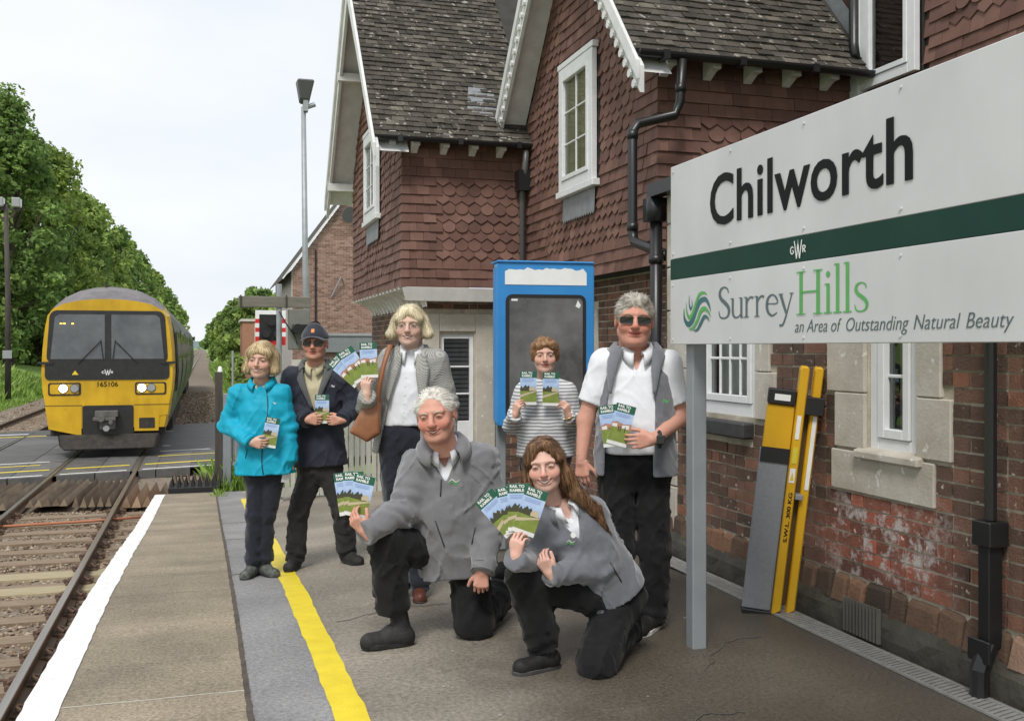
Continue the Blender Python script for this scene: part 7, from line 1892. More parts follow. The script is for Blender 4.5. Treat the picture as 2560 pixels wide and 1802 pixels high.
# ------------------------------------------------------------------ person assembly
CAMROT = R(-17.118)
class Person:
    def __init__(s, key, label, over=None):
        s.J = dict(PD[key]); s.J.update(over or {})
        s.key = key
        s.root = empty('person', s.J.pop('root'), CAMROT); tag(s.root, label, 'person')
        bpy.context.view_layer.update()
        s.M = s.root.matrix_world.copy(); s.parts = []
        nk, hm = Vector(s.J['neck']), Vector(s.J['hem']); s.J['yoke'] = tuple(nk + (hm - nk).normalized() * .032)
        dn = (hm - nk).normalized()
        for q in ('sa', 'sb'):          # joint centre, inside the measured shoulder corner
            v = Vector(s.J[q]); s.J[q] = tuple(v + (nk - v).normalized() * .020 + dn * .035)
    def head(s, **o):
        o['name'] = s.key; s.skin = o['skin']
        hm, s.Mh, s.hbv = build_head(s.root, s.J['head'], o, None); s.parts.append(hm); s.ho = o
    def hand(s, w, d, n, side, **kw):
        J = s.J; v, f = hand_mesh(J[w], d, n, side, **kw); sk = A(s.skin); q = v.astype(np.float32)
        red = np.clip(.25 + .5 * vnoise(q, 40), 0, 1)[:, None] * .5
        s.parts.append((v, f, sk[None, :] * (1 - red) + (sk * A(.95, .72, .66))[None, :] * red))
    def body(s, arms=(.034, .030, .027), legs=(.06, .045, .036), h=.014, chest=.10):
        J = s.J
        def fn(P):
            nk = Vector(J['neck']); lw = nk + (Vector(J['pel']) - nk).normalized() * .13
            d = cone(P, tuple(lw), J['pel'], chest * .8, chest); d = smin(d, cone(P, J['neck'], tuple(lw), .040, .06), .03)
            for q in 'ab':
                d = smin(d, cone(P, J['yoke'], J['s' + q], .045, arms[0] * 1.1), .03)
                d = smin(d, smin(cone(P, J['s' + q], J['e' + q], arms[0], arms[1]), cone(P, J['e' + q], J['w' + q], arms[1] * 1.03, arms[2]), .02), .03)
                d = smin(d, smin(cone(P, J['h' + q], J['k' + q], legs[0], legs[1]), cone(P, J['k' + q], J['a' + q], legs[1], legs[2]), .02), .04)
            return d
        lo_, hi_ = bounds([J[k] for k in ('neck', 'pel', 'sa', 'sb', 'ea', 'eb', 'wa', 'wb', 'ka', 'kb', 'aa', 'ab')], .13)
        v, f = mesh_field(fn, lo_, hi_, h)
        s.parts.append((v, f, np.repeat(A(s.skin)[None, :], len(v), 0)))
        off = 0; V, Fq, C = [], [], []
        for v, f, c in s.parts:
            V.append(v); Fq.append(f + off); C.append(c); off += len(v)
        sdf_obj('body', (np.concatenate(V), np.concatenate(Fq)), m_skin, s.root, np.concatenate(C))
    def loft(s, sec, p0='hem', p1='neck', e=2.4):
        J = s.J; return Loft(J[p0], J[p1], Vector(J['sb']) - Vector(J['sa']), sec, e)
    def sdf(s, name, fn, keys, pad, h, material):
        lo_, hi_ = bounds([s.J[k] if isinstance(k, str) else k for k in keys], pad)
        vf = mesh_field(fn, lo_, hi_, h); sdf_obj(name, vf, material, s.root); return bvh(vf)
    def top(s, name, lo, arms, material, wob=.008, seed=1.0, open_=None, h=.0085, extra=None, sk=.045, pad=.2):
        fn = top_field(s.J, lo, arms, wob, seed, open_, extra=extra, sk=sk)
        ks = ['hem', 'neck', 'sa', 'sb'] + [a[k] for a in arms for k in (('e', 'w') if len(a['r']) > 2 else ())]
        return s.sdf(name, fn, ks, pad, h, material)
    def trousers(s, r, material, wob=.007, seed=2.0, low=.02, h=.0105):
        return s.sdf('trousers', trouser_field(s.J, r, wob, seed, low), ['pel', 'ha', 'hb', 'ka', 'kb', 'aa', 'ab'], .17, h, material)
    def shoe(s, heel, toe, up=(0, 0, 1), w=.046, h=.07, mat_=None, sole=None, ankle=None, st=.02):
        lo_, hi_ = bounds([heel, toe] + ([ankle] if ankle else []), .11)
        vf = mesh_field(shoe_field(heel, toe, up, w=w, h=h, ankle=ankle), lo_, hi_, .006)
        o = sdf_obj('shoe', vf, mat_ or f_shoe, s.root)
        sole_mesh(heel, toe, up, w + .004, st).build('sole', sole or f_sole, o, smooth=False, bevel=.004)
    def foot(s, q, L=.27, dz=0.0, back=.075, **kw):
        """A standing shoe under ankle q pointing at toe q, flat on the ground."""
        a, t = Vector(s.J['a' + q]), Vector(s.J['t' + q]); a.z = t.z = dz; f = (t - a).normalized(); hl = a - f * back
        s.shoe(tuple(hl), tuple(hl + f * L), ankle=(s.J['a' + q][0], s.J['a' + q][1], dz + .11), **kw)
    def tube_on(s, bv, pts, r, name, material, lift=.001):
        """A seam or zip laid on the garment front: pts are (x, z)."""
        P = []
        for x, z in pts:
            hit = bv.ray_cast(Vector((x, -2, z)), Vector((0, 1, 0)))[0]
            if hit: P.append(hit - Vector((0, lift, 0)))
        if len(P) > 1: MB().tube(P, r, 6).build(name, material, s.root, smooth=True)
    def cuffs(s, spec, material):
        for q, r in spec:
            E, W = Vector(s.J['e' + q]), Vector(s.J['w' + q]); ax = (W - E).normalized(); a = ax.orthogonal().normalized(); b_ = ax.cross(a)
            for k, (d_, t) in enumerate(((.008, .0042), (-.030, .0022))):
                c = W + ax * d_; MB().tube([tuple(c + (a * math.cos(x) + b_ * math.sin(x)) * (r + .001 + .0006 * k)) for x in np.linspace(0, 2 * math.pi, 22)], t, 6).build('cuff', material, s.root, smooth=True)
    def buttons(s, bv, pts, material, r=.0055):
        for x, z in pts:
            hit = bv.ray_cast(Vector((x, -2, z)), Vector((0, 1, 0)))[0]
            if hit: MB().tube([tuple(hit + Vector((0, .002, 0))), tuple(hit - Vector((0, .003, 0)))], r, 8).build('button', material, s.root)
    def logo(s, bv, x, z, w, cols, name='chest_emblem'):
        mb = MB(); hit = bv.ray_cast(Vector((x, -2, z)), Vector((0, 1, 0)))[0]
        if not hit: return
        for k in range(2): ribbon(mb, [(-.5 * w, -.12 * w + k * .22 * w, .02 * w), (-.2 * w, .12 * w + k * .22 * w, .10 * w), (.15 * w, -.10 * w + k * .22 * w, .10 * w), (.5 * w, .12 * w + k * .22 * w, .02 * w)], m=k, z=.0005 * k)
        me = mb.mesh(name, cols); o = link(name, me, s.root); o.matrix_basis = frame((hit.x, hit.y - .004, hit.z), (1, 0, 0), (0, -1, 0))
    def leaf(s, k, roll, kind, label, tilt=0.0, dx=0.0, dz=0.0):
        p = Vector(s.J[k]) + Vector((dx, 0, dz)); leaflet(s.M @ Matrix.Translation(p), roll, kind, label, tilt)
def vneck(ls, p, ra, rb, c):
    def fn(P):
        d = smin(ls(P), cone(P, p.J['yoke'], p.J['neck'], ra, rb), .04); x, y, t = ls.coords(P)
        return smax(d, -np.maximum(np.abs(x - c) - np.interp(t, [.80, .86, 1.0, 1.2], [-.03, .0, .050, .09]), y), .006)
    return fn
SL = lambda q, r, **k: dict(s='s' + q, e='e' + q, w='w' + q, r=r, **k)
m_logow = plain('logo_pale', (0.5, 0.55, 0.5), .6)
# ---- woman in the turquoise jacket
p = Person('teal', 'woman with a blond bob in a turquoise jacket holding one leaflet')
p.head(skin=(.60, .37, .285), ruddy=.45, smile=.95, teeth=1.0, scale=1.14, yaw=-3, roll=3, pitch=2, jaw=.86, fw=.92, neck=.046, nose=.92, brow=(.22, .14, .08), brow_w=.002, hair='bob', hair_c=((.42, .30, .15), (.74, .60, .38)), hair_len=-.088, hair_w=.020, hair_t=.012, mask_h=.084, part=.010, eye_open=.0024)
p.hand('wa', (.95, -.12, -.12), (0, 1, .1), 1, curl=(28, 38, 20), size=.92, thumb=(.5, .2)); p.hand('wb', (-.05, -.1, -1), (-.6, .5, 0), -1, curl=(45, 45, 30), size=.9)
p.body()
lo = p.loft([(0, .225, .145, 0), (.2, .205, .14, 0), (.45, .178, .130, 0), (.72, .180, .130, 0), (.9, .135, .10, .01), (1, .075, .075, .01)])
b = p.top('jacket', lo, [SL('a', (.074, .066, .050), fold=.010), SL('b', (.072, .062, .050), fold=.010)], f_teal, wob=.011, seed=3)
p.cuffs((('a', .050), ('b', .050)), f_teal)
p.tube_on(b, [(.062 + .02 * math.sin(k * .6), 1.40 - .062 * k) for k in range(11)], .0045, 'zip', f_tealdk)
p.tube_on(b, [(-.055 - .006 * k, 1.02 - .03 * k) for k in range(5)], .004, 'pocket_zip', f_tealdk)
thick(collar_mesh(lo, Vector(p.J['neck']) + Vector((0, -.006, .005)), .080, .052, .05, gap=24, flare=.030, tip=.02).build('collar', f_teal, p.root, smooth=True), .006)
thick(collar_mesh(lo, Vector(p.J['neck']) + Vector((0, -.008, .0)), .058, .045, .03, gap=14, flare=.014, tip=.03).build('shirt_collar', f_cream, p.root, smooth=True), .003)
p.logo(b, .125, 1.30, .03, [m_white, m_white])
p.trousers((.165, .15, .086, .062, .056), f_navytr, low=.03, wob=.012)
p.foot('a', L=.26, w=.045, mat_=fabric('trainer_dark', (.03, .035, .03), (.16, .17, .15), scale=40, sheen=0), sole=f_sole); p.foot('b', L=.26, w=.045, mat_=MATS['trainer_dark'], sole=f_sole)
p.leaf('leaf0', 10, 0, 'leaflet held in front of the turquoise jacket')
o = MB().box(-.03, .03, -.002, .002, -.07, .07).box(-.015, .035, .003, .006, -.06, .075).build('folded_papers', m_lpaper, None); o.matrix_world = p.M @ Matrix.Translation(p.J['papers']) @ Matrix.Rotation(R(8), 4, 'Y') @ Matrix.Rotation(R(35), 4, 'Z'); tag(o, 'folded white papers in the lowered hand of the turquoise jacket wearer', 'papers')
# ---- man in cap and navy coat
p = Person('navy', 'man in dark cap, sunglasses and open navy coat holding one leaflet')
p.head(skin=(.56, .30, .215), ruddy=.7, ruddy_all=.2, smile=.15, teeth=0, scale=1.12, yaw=2, jaw=1.02, nose=1.05, brow=(.16, .11, .08), glasses=True, dark_glasses=True, neck=.056)
p.hand('wa', (1, -.15, -.02), (0, 1, 0), 1, curl=(30, 52, 40), size=.98, thumb=(.4, .5)); p.hand('wb', (-1, -.15, -.02), (0, 1, 0), -1, curl=(30, 52, 40), size=.98, thumb=(.4, .5))
p.body()
# cap
Mh = p.Mh
cf = mesh_field(lambda P: np.maximum(smin(ell(P, (0, .018, .040), (.088, .106, .088)), cone(P, (0, -.07, .055), (0, -.02, .09), .02, .05), .03), .030 + .10 * np.maximum(0, -P[:, 1] - .05) - P[:, 2]), (-.12, -.14, .0), (.12, .16, .16), .005)
f_cap = fabric('cap_cloth', (0.028, 0.030, 0.042), (0.04, 0.043, 0.057))
cap = sdf_obj('cap', cf, f_cap, p.root, None, Mh)
mb = MB(); mb.grid(lambda u, v: Mh @ Vector(((u - .5) * .165 * (1 - .18 * v * v), -.070 - .075 * v * math.cos((u - .5) * 2.0) + .05 * (2 * abs(u - .5)) ** 2 * (1 - v), .050 - .012 * v - .026 * (2 * abs(u - .5)) ** 2)), 14, 5); thick(mb.build('peak', f_cap, cap, smooth=True), .006)
mb = MB(); mb.grid(lambda u, v: Mh @ Vector(((u - .5) * .020, -.0935 + .03 * v * v * .6, .072 + .026 * v)), 2, 3); mb.build('badge', plain('badge_orange', (.65, .22, .05), .5), cap)
lo = p.loft([(0, .215, .150, 0), (.3, .195, .145, 0), (.6, .195, .140, 0), (.8, .195, .130, 0), (.92, .14, .10, .01), (1, .08, .08, .01)])
x0 = 0.0
b = p.top('coat', lo, [SL('a', (.082, .074, .058), fold=.011), SL('b', (.082, .074, .058), fold=.011)], f_navy, wob=.011, seed=5, open_=[(0, -.02, 0), (.52, -.01, 0), (.62, .015, 0), (.95, .085, 0), (1.1, .10, 0)])
p.cuffs((('a', .058), ('b', .058)), f_navy)
ls = p.loft([(0, .15, .11, 0), (.5, .16, .115, 0), (.8, .165, .112, 0), (.92, .12, .085, .01), (1, .072, .072, .01)])
bs_ = p.sdf('shirt', lambda P: smin(ls(P), cone(P, p.J['yoke'], p.J['neck'], .08, .06), .04) + folds(P, .004), ['hem', 'neck'], .2, .011, f_cream)
thick(collar_mesh(ls, Vector(p.J['neck']) + Vector((0, -.012, .012)), .066, .040, .045, gap=11, flare=.020, tip=.045).build('shirt_collar', f_cream, p.root, smooth=True), .004)
# turned-back lining facings
for s_ in (-1, 1):
    mb = MB()
    def fac(u, v, s_=s_):
        t = .60 + .40 * v; w = float(np.interp(t, [.52, .62, .95, 1.1], [0, .015, .085, .10])); x = s_ * (w - .006 + u * (.018 + .055 * v))
        bb = float(np.interp(t, lo.sec[:, 0], lo.sec[:, 2])); aa = float(np.interp(t, lo.sec[:, 0], lo.sec[:, 1])) + .05
        return lo.pt(x, t, -bb * (max(.05, 1 - abs(x / aa) ** 2.4)) ** (1 / 2.4) - .010 - .008 * u * (1 - u) * 4)
    mb.grid(fac, 5, 12); thick(mb.build('lapel_lining', f_lining, p.root, smooth=True), .004)
thick(collar_mesh(lo, Vector(p.J['neck']) + Vector((0, .0, .0)), .100, .07, .06, gap=48, flare=.04, tip=.01).build('coat_collar', f_lining, p.root, smooth=True), .006)
p.logo(b, .11, 1.41, .035, [m_white, m_white])
p.trousers((.175, .16, .098, .080, .078), f_dkgrey, low=.05, wob=.016)
p.foot('a', L=.29, w=.05, mat_=f_boot); p.foot('b', L=.29, w=.05, mat_=f_boot, dz=.02)
p.leaf('leaf0', 0, 0, 'leaflet held in both hands in front of the navy coat')
# ---- tall woman in the checked blazer
p = Person('blazer', 'tall woman with white-blond bob in checked blazer holding up leaflets')
p.head(skin=(.60, .40, .32), ruddy=.35, smile=.5, teeth=.7, scale=1.10, yaw=-2, jaw=.88, fw=.94, brow=(.34, .24, .16), brow_w=.0018, hair='bob', hair_c=((.62, .52, .33), (.86, .78, .58)), hair_len=-.070, hair_w=.030, hair_t=.013, fringe=0, part=.004, mask_h=.098, glasses=True, eye_open=.0030, neck=.050)
p.hand('wa', (-.10, -.05, 1), (.55, .80, 0), 1, curl=(35, 48, 32), size=1.0, thumb=(.6, .5))
p.hand('wb', (-.1, -.15, -1), (-.5, .6, 0), -1, curl=(30, 30, 20))
p.body()
ls = p.loft([(0, .15, .125, 0), (.35, .150, .125, 0), (.6, .155, .125, -.005), (.8, .165, .115, 0), (.92, .12, .085, .01), (1, .068, .068, .01)])
bbv = p.sdf('blouse', lambda P: np.maximum(smin(ls(P), cone(P, p.J['yoke'], p.J['neck'], .075, .058), .04) + folds(P, .006, (9, 9, 5), 4), p.J['pel'][2] + .07 + .01 * vnoise(P, 14) - P[:, 2]), ['hem', 'neck'], .2, .0095, f_white)
thick(collar_mesh(ls, Vector(p.J['neck']) + Vector((0, -.012, .008)), .062, .036, .05, gap=16, flare=.024, tip=.06).build('blouse_collar', f_white, p.root, smooth=True), .003)
lo = p.loft([(0, .205, .155, 0), (.3, .185, .150, 0), (.6, .178, .140, 0), (.8, .188, .128, 0), (.93, .135, .10, .01), (1, .08, .08, .01)])
b = p.top('blazer', lo, [SL('a', (.078, .070, .055), fold=.007), SL('b', (.078, .068, .055), fold=.007)], f_check, wob=.006, seed=7, open_=[(0, .135, -.02), (.3, .115, -.015), (.55, .095, -.01), (.8, .055, -.005), (.95, .05, 0), (1.1, .06, 0)])
for s_ in (-1, 1):
    mb = MB()
    def fac(u, v, s_=s_):
        t = .50 + .47 * v; w = float(np.interp(t, [0, .3, .55, .8, .95], [.135, .115, .095, .055, .05])); c = float(np.interp(t, [0, .8], [-.02, -.005])); x = c + s_ * (w - .004 + u * (.012 + .075 * math.sin(min(1, v * 1.25) * 1.57) * (1 if v < .8 else .75)))
        bb = float(np.interp(t, lo.sec[:, 0], lo.sec[:, 2])); aa = float(np.interp(t, lo.sec[:, 0], lo.sec[:, 1])) + .05
        return lo.pt(x, t, -bb * (max(.05, 1 - abs(x / aa) ** 2.4)) ** (1 / 2.4) - .010 - .006 * math.sin(u * 3.1))
    mb.grid(fac, 5, 12); thick(mb.build('lapel', f_check, p.root, smooth=True), .005)
thick(collar_mesh(lo, Vector(p.J['neck']) + Vector((0, .01, .0)), .088, .04, .05, gap=52, flare=.03, tip=.0).build('collar', f_check, p.root, smooth=True), .005)
mb = MB(); mb.tube([tuple(Vector(p.J['neck']) + Vector((.070 * math.sin(a), -.035 - .040 * math.cos(a), -.028 - .030 * math.cos(a)))) for a in np.linspace(-1.9, 1.9, 20)], .0055, 8); mb.build('necklace', plain('bead_grey', (.16, .17, .16), .3), p.root, smooth=True)
p.buttons(bbv, [(-.005 - .004 * k, 1.42 - .055 * k) for k in range(6)], m_lpaper)
p.trousers((.165, .155, .094, .074, .064), f_navytr, low=.06, wob=.014)
for q in 'ab': p.foot(q, L=.25, w=.044, mat_=f_loafer, h=.05)
p.leaf('leaf0', -50, 1, 'backmost leaflet of the fan held by the blazer wearer'); p.leaf('leaf1', -32, 1, 'middle tilted leaflet of the fan held by the blazer wearer'); p.leaf('leaf2', -3, 1, 'upright front leaflet of the fan held by the blazer wearer')
# shoulder bag
bg = empty('shoulder_bag', tuple(p.M @ Vector(p.J['bag'])), CAMROT); tag(bg, 'tan leather shoulder bag hanging at the side of the checked blazer', 'bag')
BAGP = np.array([(.058, .15), (-.045, .04), (-.105, -.085), (-.005, -.140), (.075, -.095), (.085, .12)])
def poly_sdf(x, z, V):
    d = np.full(x.shape, 9.0); inside = np.zeros(x.shape, bool)
    for (ax_, az), (bx_, bz) in zip(V, np.roll(V, -1, 0)):
        ex, ez = bx_ - ax_, bz - az; t = np.clip(((x - ax_) * ex + (z - az) * ez) / (ex * ex + ez * ez), 0, 1)
        d = np.minimum(d, np.hypot(x - ax_ - t * ex, z - az - t * ez)); inside ^= ((az > z) != (bz > z)) & (x < (bx_ - ax_) * (z - az) / (bz - az + 1e-9) + ax_)
    return np.where(inside, -d, d)
def bagf(P):
    return smax(poly_sdf(P[:, 0], P[:, 2], BAGP) + .01, np.abs(P[:, 1]) - .030 + .12 * np.maximum(0, P[:, 2]), .03) - .014 + .006 * vnoise(P, 11)
sdf_obj('bag_body', mesh_field(bagf, (-.22, -.1, -.22), (.22, .1, .22), .008), f_leather, bg)
st_, sb_ = Vector(p.J['strap']) - Vector(p.J['bag']), Vector(p.J['strapb']) - Vector(p.J['bag'])
mb = MB()
path = catmull([tuple(st_ + Vector((.015, .14, -.06))), tuple(st_ + Vector((.005, .06, .012))), tuple(st_ + Vector((0, -.05, -.01))), tuple((st_ + sb_) / 2 + Vector((-.005, -.075, 0))), tuple(sb_ + Vector((0, -.03, 0))), tuple(sb_ + Vector((-.005, .01, -.08)))], 6)
vs = [tuple(Vector(q) + Vector((d_, 0, 0))) for d_ in (-.016, .016) for q in path]; k = len(path)
mb.add(vs, [(i, i + 1, i + 1 + k, i + k) for i in range(k - 1)]); thick(mb.build('strap', f_leather, bg, smooth=True), .005)
# ---- kneeling man in grey fleece
p = Person('kneelman', 'white-haired man kneeling in grey fleece holding three leaflets')
p.head(skin=(.57, .30, .225), ruddy=.85, ruddy_all=.12, smile=.9, teeth=.45, scale=1.18, yaw=-9, roll=-8, pitch=6, jaw=1.06, fw=1.02, nose=1.18, brow=(.62, .55, .48), brow_w=.0030, hair='short', hair_c=((.56, .52, .46), (.80, .77, .70)), hair_t=.004, mask_h=.020, mask_z=.018, quiff=0, eye_open=.0020, neck=.060, chin2=1)
p.hand('wa', (-.62, -.05, .72), (.45, .85, .25), -1, curl=(30, 42, 30), size=1.02, thumb=(.7, .5))
p.hand('wb', (-.1, -.12, -1), (.1, .95, 0), -1, curl=(35, 60, 45), size=1.02)
p.body(chest=.12)
lo = p.loft([(0, .215, .165, 0), (.25, .222, .175, 0), (.5, .215, .165, -.01), (.75, .20, .140, 0), (.92, .145, .105, .01), (1, .085, .085, .01)])
b = p.top('fleece', lo, [SL('a', (.092, .084, .064), fold=.014), SL('b', (.094, .084, .062), fold=.012)], f_fleece, wob=.016, seed=11, open_=[(0, -.03, 0), (.74, -.012, -.022), (.79, .010, -.020), (.97, .074, -.01), (1.1, .088, -.01)])
ls = p.loft([(0, .15, .12, 0), (.5, .17, .125, 0), (.8, .17, .118, 0), (.92, .125, .09, .01), (1, .078, .078, .01)])
p.sdf('shirt', vneck(ls, p, .09, .066, -.015), ['hem', 'neck'], .2, .010, f_white)
thick(collar_mesh(ls, Vector(p.J['neck']) + Vector((-.01, -.028, .010)), .074, .042, .05, gap=16, flare=.020, tip=.06).build('shirt_collar', f_white, p.root, smooth=True), .004)
thick(collar_mesh(lo, Vector(p.J['neck']) + Vector((-.008, -.020, .004)), .096, .060, .070, gap=30, flare=.055, tip=.04).build('fleece_collar', f_fleece, p.root, smooth=True), .008)
p.cuffs((('a', .064), ('b', .062)), f_fleece)
p.tube_on(b, [(.005 + .012 * k, .66 - .035 * k) for k in range(5)], .0035, 'pocket_zip', f_zip)
p.tube_on(b, [(.215 - .006 * k, .62 - .03 * k) for k in range(4)], .0035, 'pocket_zip', f_zip)
p.tube_on(b, [(.036 - .001 * k, .875 - .022 * k) for k in range(5)], .004, 'zip', f_zip)
p.logo(b, .105, .855, .06, [m_lime, m_logow])
p.trousers((.20, .18, .112, .098, .092), f_black, low=.0, wob=.018)
aa, ta = Vector(p.J['aa']), Vector(p.J['ta'])
p.shoe((aa.x + .10, aa.y + .02, .0), (ta.x - .01, ta.y - .03, .0), w=.054, h=.10, mat_=f_boot, ankle=(aa.x + .02, aa.y, .19), st=.026, sole=plain('boot_sole', (.012, .012, .012), .7))
sole_mesh((aa.x + .10, aa.y + .02, .0265), (aa.x - .01, aa.y - .005, .0265), (0, 0, 1), .056, .007).build('sole_trim', f_solew, p.root)
p.shoe((.345, .545, .30), (.375, .53, .028), up=(-.05, -1, -.05), w=.052, h=.07, mat_=f_boot, st=.022, ankle=(.335, .46, .235))
for k, (rl, lab) in enumerate(((-9, 'hindmost leaflet of three held by the kneeling white-haired man'), (-2, 'middle leaflet of three held by the kneeling white-haired man'), (13, 'front leaflet of three held by the kneeling white-haired man'))): p.leaf('leaf%d' % k, rl, 0, lab)
# ---- woman in the striped top
p = Person('striped', 'short-haired woman in grey striped top holding two leaflets before the blue case')
p.head(skin=(.60, .37, .29), ruddy=.5, smile=.55, teeth=0, scale=1.0, jaw=.88, fw=.95, neck=.046, brow=(.18, .10, .06), brow_w=.0022, hair='mop', hair_c=((.20, .10, .045), (.38, .22, .11)), hair_t=.012, eye_open=.0034)
p.hand('wa', (.20, -.20, .95), (.75, .55, 0), 1, curl=(40, 50, 30), size=.92, thumb=(.5, .5)); p.hand('wb', (-.25, -.20, .95), (-.75, .55, 0), -1, curl=(40, 50, 30), size=.92, thumb=(.5, .5))
p.body()
lo = p.loft([(0, .195, .145, 0), (.25, .185, .145, 0), (.5, .17, .14, -.01), (.75, .172, .135, -.005), (.9, .135, .10, .01), (1, .085, .08, .01)])
b = p.top('striped_top', lo, [SL('a', (.066, .054, .043), fold=.005), SL('b', (.066, .054, .043), fold=.005)], f_stripe, wob=.006, seed=13)
p.trousers((.17, .16, .090, .064, .054), fabric('denim', (.02, .028, .05), (.035, .045, .075)))
for q in 'ab': p.foot(q, L=.25)
mb = MB(); wv = Vector(p.J['wb']); mb.tube([tuple(wv + Vector((.033 * math.cos(a), .033 * math.sin(a), -.004 + .012 * math.cos(a)))) for a in np.linspace(0, 6.28, 16)], .005, 6); mb.build('watch', plain('gold', (.55, .42, .2), .3, metal=.8), p.root, smooth=True)
p.leaf('leaf0', 0, 0, 'leaflet in the hand nearer the blue case edge, held up before the striped top'); p.leaf('leaf1', 1, 0, 'leaflet held up before the striped top, on the side of the gilet man')
# ---- kneeling woman with long hair
p = Person('kneelwoman', 'smiling woman with long brown hair kneeling with a fan of leaflets', dict(ab=(.275, .30, .10), tb=(.32, .36, .03)))
p.head(skin=(.63, .39, .315), ruddy=.75, smile=1.0, teeth=1.0, scale=1.06, yaw=-7, roll=-7, pitch=4, jaw=.90, fw=.95, neck=.048, nose=.95, brow=(.28, .17, .11), brow_w=.0020, hair='long', hair_c=((.075, .036, .018), (.25, .135, .065)), hair_t=.009, eye_open=.0020)
p.hand('wa', (.10, -.03, 1), (.60, .80, 0), 1, curl=(32, 45, 30), size=.96, thumb=(.6, .5)); p.hand('wb', (-.50, -.05, .85), (.45, .85, .1), -1, curl=(34, 46, 30), size=.92, thumb=(.30, .3), spread=.0)
p.body()
lo = p.loft([(0, .175, .150, .0), (.25, .175, .145, 0), (.5, .165, .138, -.005), (.75, .168, .130, 0), (.92, .125, .095, .01), (1, .078, .078, .01)])
b = p.top('fleece', lo, [SL('a', (.072, .062, .050), fold=.010), SL('b', (.078, .070, .052), fold=.013)], f_fleece2, wob=.014, seed=17, open_=[(0, -.03, 0), (.68, -.012, -.035), (.74, .010, -.03), (.97, .062, -.01), (1.1, .078, -.01)])
ls = p.loft([(0, .13, .11, 0), (.5, .145, .115, 0), (.8, .145, .108, 0), (.92, .11, .085, .01), (1, .070, .070, .01)])
p.sdf('shirt', vneck(ls, p, .08, .06, -.012), ['hem', 'neck'], .2, .010, f_white)
thick(collar_mesh(ls, Vector(p.J['neck']) + Vector((-.008, -.018, .006)), .062, .036, .04, gap=18, flare=.020, tip=.05).build('shirt_collar', f_white, p.root, smooth=True), .004)
thick(collar_mesh(lo, Vector(p.J['neck']) + Vector((-.004, -.014, .004)), .090, .055, .055, gap=38, flare=.030, tip=.03).build('fleece_collar', f_fleece2, p.root, smooth=True), .007)
p.cuffs((('a', .050), ('b', .052)), f_fleece2)
p.tube_on(b, [(.16 + .02 * k, .52 - .035 * k) for k in range(4)], .0035, 'pocket_zip', f_zip)
p.logo(b, -.03, .615, .045, [m_lime, m_logow])
hit = b.ray_cast(Vector((-.018, -2, .655)), Vector((0, 1, 0)))[0]
if hit: MB().tube([tuple(hit), tuple(hit - Vector((0, .006, 0)))], .013, 14).build('badge', m_white, p.root)
for s_ in (1,):
    mb = MB(); q = p.Mh @ Vector((.083, -.005, -.035)); mb.tube([tuple(q - Vector((0, .006, 0))), tuple(q - Vector((0, .012, 0)))], .005, 8); mb.build('earring', m_white, p.root)
p.trousers((.175, .165, .105, .092, .078), f_black, low=.02, wob=.018)
aa, ta = Vector(p.J['aa']), Vector(p.J['ta'])
p.shoe((aa.x + .075, aa.y + .03, .0), (ta.x - .01, ta.y - .04, .0), w=.045, h=.065, mat_=f_shoe, ankle=(aa.x, aa.y, .11), sole=plain('grey_sole', (.05, .05, .048), .7))
p.shoe((.30, .40, .215), (.335, .385, .012), up=(.1, -1, 0), w=.044, h=.06, mat_=f_shoe, ankle=(.285, .33, .16))
for k, (rl, lab) in enumerate(((-42, 'most tilted leaflet of the fan held by the kneeling woman'), (-14, 'second leaflet of the fan held by the kneeling woman'), (-1, 'upright third leaflet of the fan held by the kneeling woman'), (19, 'front leaflet of the fan held by the kneeling woman'))): p.leaf('leaf%d' % k, rl, 0, lab)
# ---- man in the gilet
p = Person('gilet', 'tall grey-haired man in white polo shirt and grey gilet beside the sign')
p.head(skin=(.56, .29, .215), ruddy=.8, ruddy_all=.22, smile=.65, teeth=0, scale=1.22, yaw=-4, roll=2, pitch=2, jaw=1.06, fw=.98, nose=1.08, brow=(.30, .24, .19), hair='short', hair_c=((.32, .29, .25), (.56, .52, .46)), hair_t=.006, glasses=True, dark_glasses=True, neck=.062, chin2=1)
p.hand('wa', (.06, -.10, -1), (.45, .85, 0), 1, curl=(18, 28, 20), size=1.03); p.hand('wb', (-1, -.12, -.10), (0, 1, 0), -1, curl=(20, 35, 25), size=1.05, thumb=(.5, .4))
p.body(arms=(.058, .047, .030), h=.010, chest=.12)
ls = p.loft([(0, .185, .155, -.01), (.3, .190, .160, -.012), (.55, .19, .150, -.01), (.8, .195, .130, 0), (.92, .14, .10, .01), (1, .082, .082, .01)])
zb = p.J['pel'][2] + .065
p.top('polo_shirt', ls, [SL('a', (.074, .076), cut=.70, ry=.065), SL('b', (.074, .076), cut=.74, ry=.065)], f_white, wob=.008, seed=19, extra=lambda P, d: smax(d, zb - P[:, 2] + .02 * P[:, 0], .02), open_=[(0, -.03, 0), (.80, -.01, -.01), (.86, .008, -.01), (1.0, .04, 0)])
thick(collar_mesh(ls, Vector(p.J['neck']) + Vector((0, -.016, .006)), .076, .036, .050, gap=14, flare=.026, tip=.05).build('polo_collar', f_white, p.root, smooth=True), .004)
lo = p.loft([(0, .235, .175, 0), (.3, .225, .175, 0), (.6, .215, .165, 0), (.8, .205, .142, 0), (.92, .15, .11, .01), (1, .09, .09, .01)])
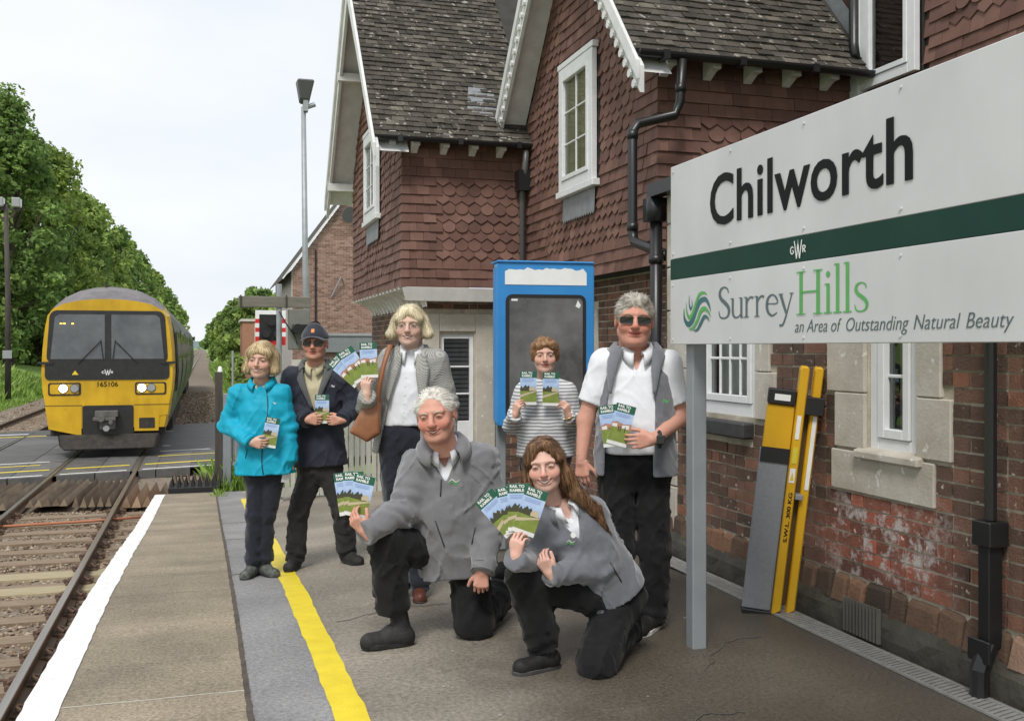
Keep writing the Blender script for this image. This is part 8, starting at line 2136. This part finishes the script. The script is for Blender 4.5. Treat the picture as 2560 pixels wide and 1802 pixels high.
def armholes(P, d):
    for q in 'ab':
        S_, E_ = Vector(p.J['s' + q]), Vector(p.J['e' + q]); sg = -1 if q == 'a' else 1
        d = smax(d, -cone(P, tuple(S_ + Vector((sg * .035, 0, -.005))), tuple(S_ + (E_ - S_) * .62 + Vector((sg * .02, 0, 0))), .086, .080), .015)
    return d
p.sdf('gilet', (lambda P: (lambda d, xyz: np.maximum(smax(d, -np.maximum(np.abs(xyz[0] - np.interp(xyz[2], [0, .3, .6, .85, 1], [-.055, -.05, -.045, -.03, 0])) - np.interp(xyz[2], [0, .3, .6, .85, 1], [.13, .13, .125, .10, .085]), xyz[1]), .010), -xyz[2] * lo.L))(armholes(P, smin(lo(P), smin(cone(P, p.J['yoke'], p.J['sa'], .075, .070), cone(P, p.J['yoke'], p.J['sb'], .075, .070), .04), .05) + folds(P, .010, seed=23)), lo.coords(P))), ['hem', 'neck', 'sa', 'sb'], .2, .0085, f_gilet)
for s_ in (-1, 1):
    mb = MB()
    def fac(u, v, s_=s_):
        t = .66 + .36 * v; c = float(np.interp(t, [.6, .85, 1], [-.045, -.03, 0])); w = float(np.interp(t, [.6, .85, 1], [.125, .10, .085])); x = c + s_ * (w - .006 + u * (.01 + .075 * v))
        bb = float(np.interp(t, lo.sec[:, 0], lo.sec[:, 2])); aa = float(np.interp(t, lo.sec[:, 0], lo.sec[:, 1])) + .06
        return lo.pt(x, t, -bb * (max(.05, 1 - abs(x / aa) ** 2.4)) ** (1 / 2.4) - .014 - .012 * math.sin(u * 3.1))
    mb.grid(fac, 5, 10); thick(mb.build('lapel', f_gilet, p.root, smooth=True), .007)
thick(collar_mesh(lo, Vector(p.J['neck']) + Vector((0, .012, -.01)), .112, .055, .06, gap=50, flare=.045, tip=.02).build('gilet_collar', f_gilet, p.root, smooth=True), .008)
mb = MB(); cx = Vector(p.J['neck'])
ribbon(mb, [(-.02, -.008, .002), (-.008, .006, .008), (.006, -.006, .008), (.02, .008, .002)]); me = mb.mesh('chest_emblem', m_lime); o = link('chest_emblem', me, p.root); o.matrix_basis = frame((cx.x + .135, -.150, cx.z - .265), (1, 0, 0), (0, -1, 0))
wv = Vector(p.J['wb']); mb = MB(); mb.tube([tuple(wv + Vector((.030, .040 * math.cos(a), .040 * math.sin(a)))) for a in np.linspace(0, 6.28, 18)], .010, 6); wt = mb.build('watch_strap', f_sole, p.root, smooth=True)
MB().box(wv.x + .008, wv.x + .052, wv.y - .052, wv.y - .040, wv.z - .022, wv.z + .026).build('watch_face', m_tblack, wt, bevel=.005)
p.trousers((.195, .185, .108, .088, .080), f_black, low=.03, wob=.018)
for q in 'ab': p.foot(q, L=.30, w=.052, mat_=f_shoe, sole=f_solew, st=.026)
p.leaf('leaf0', -8, 1, 'leaflet held by the gilet man, the one nearer the blue case'); p.leaf('leaf1', 15, 1, 'leaflet held by the gilet man, the one nearer the sign post')
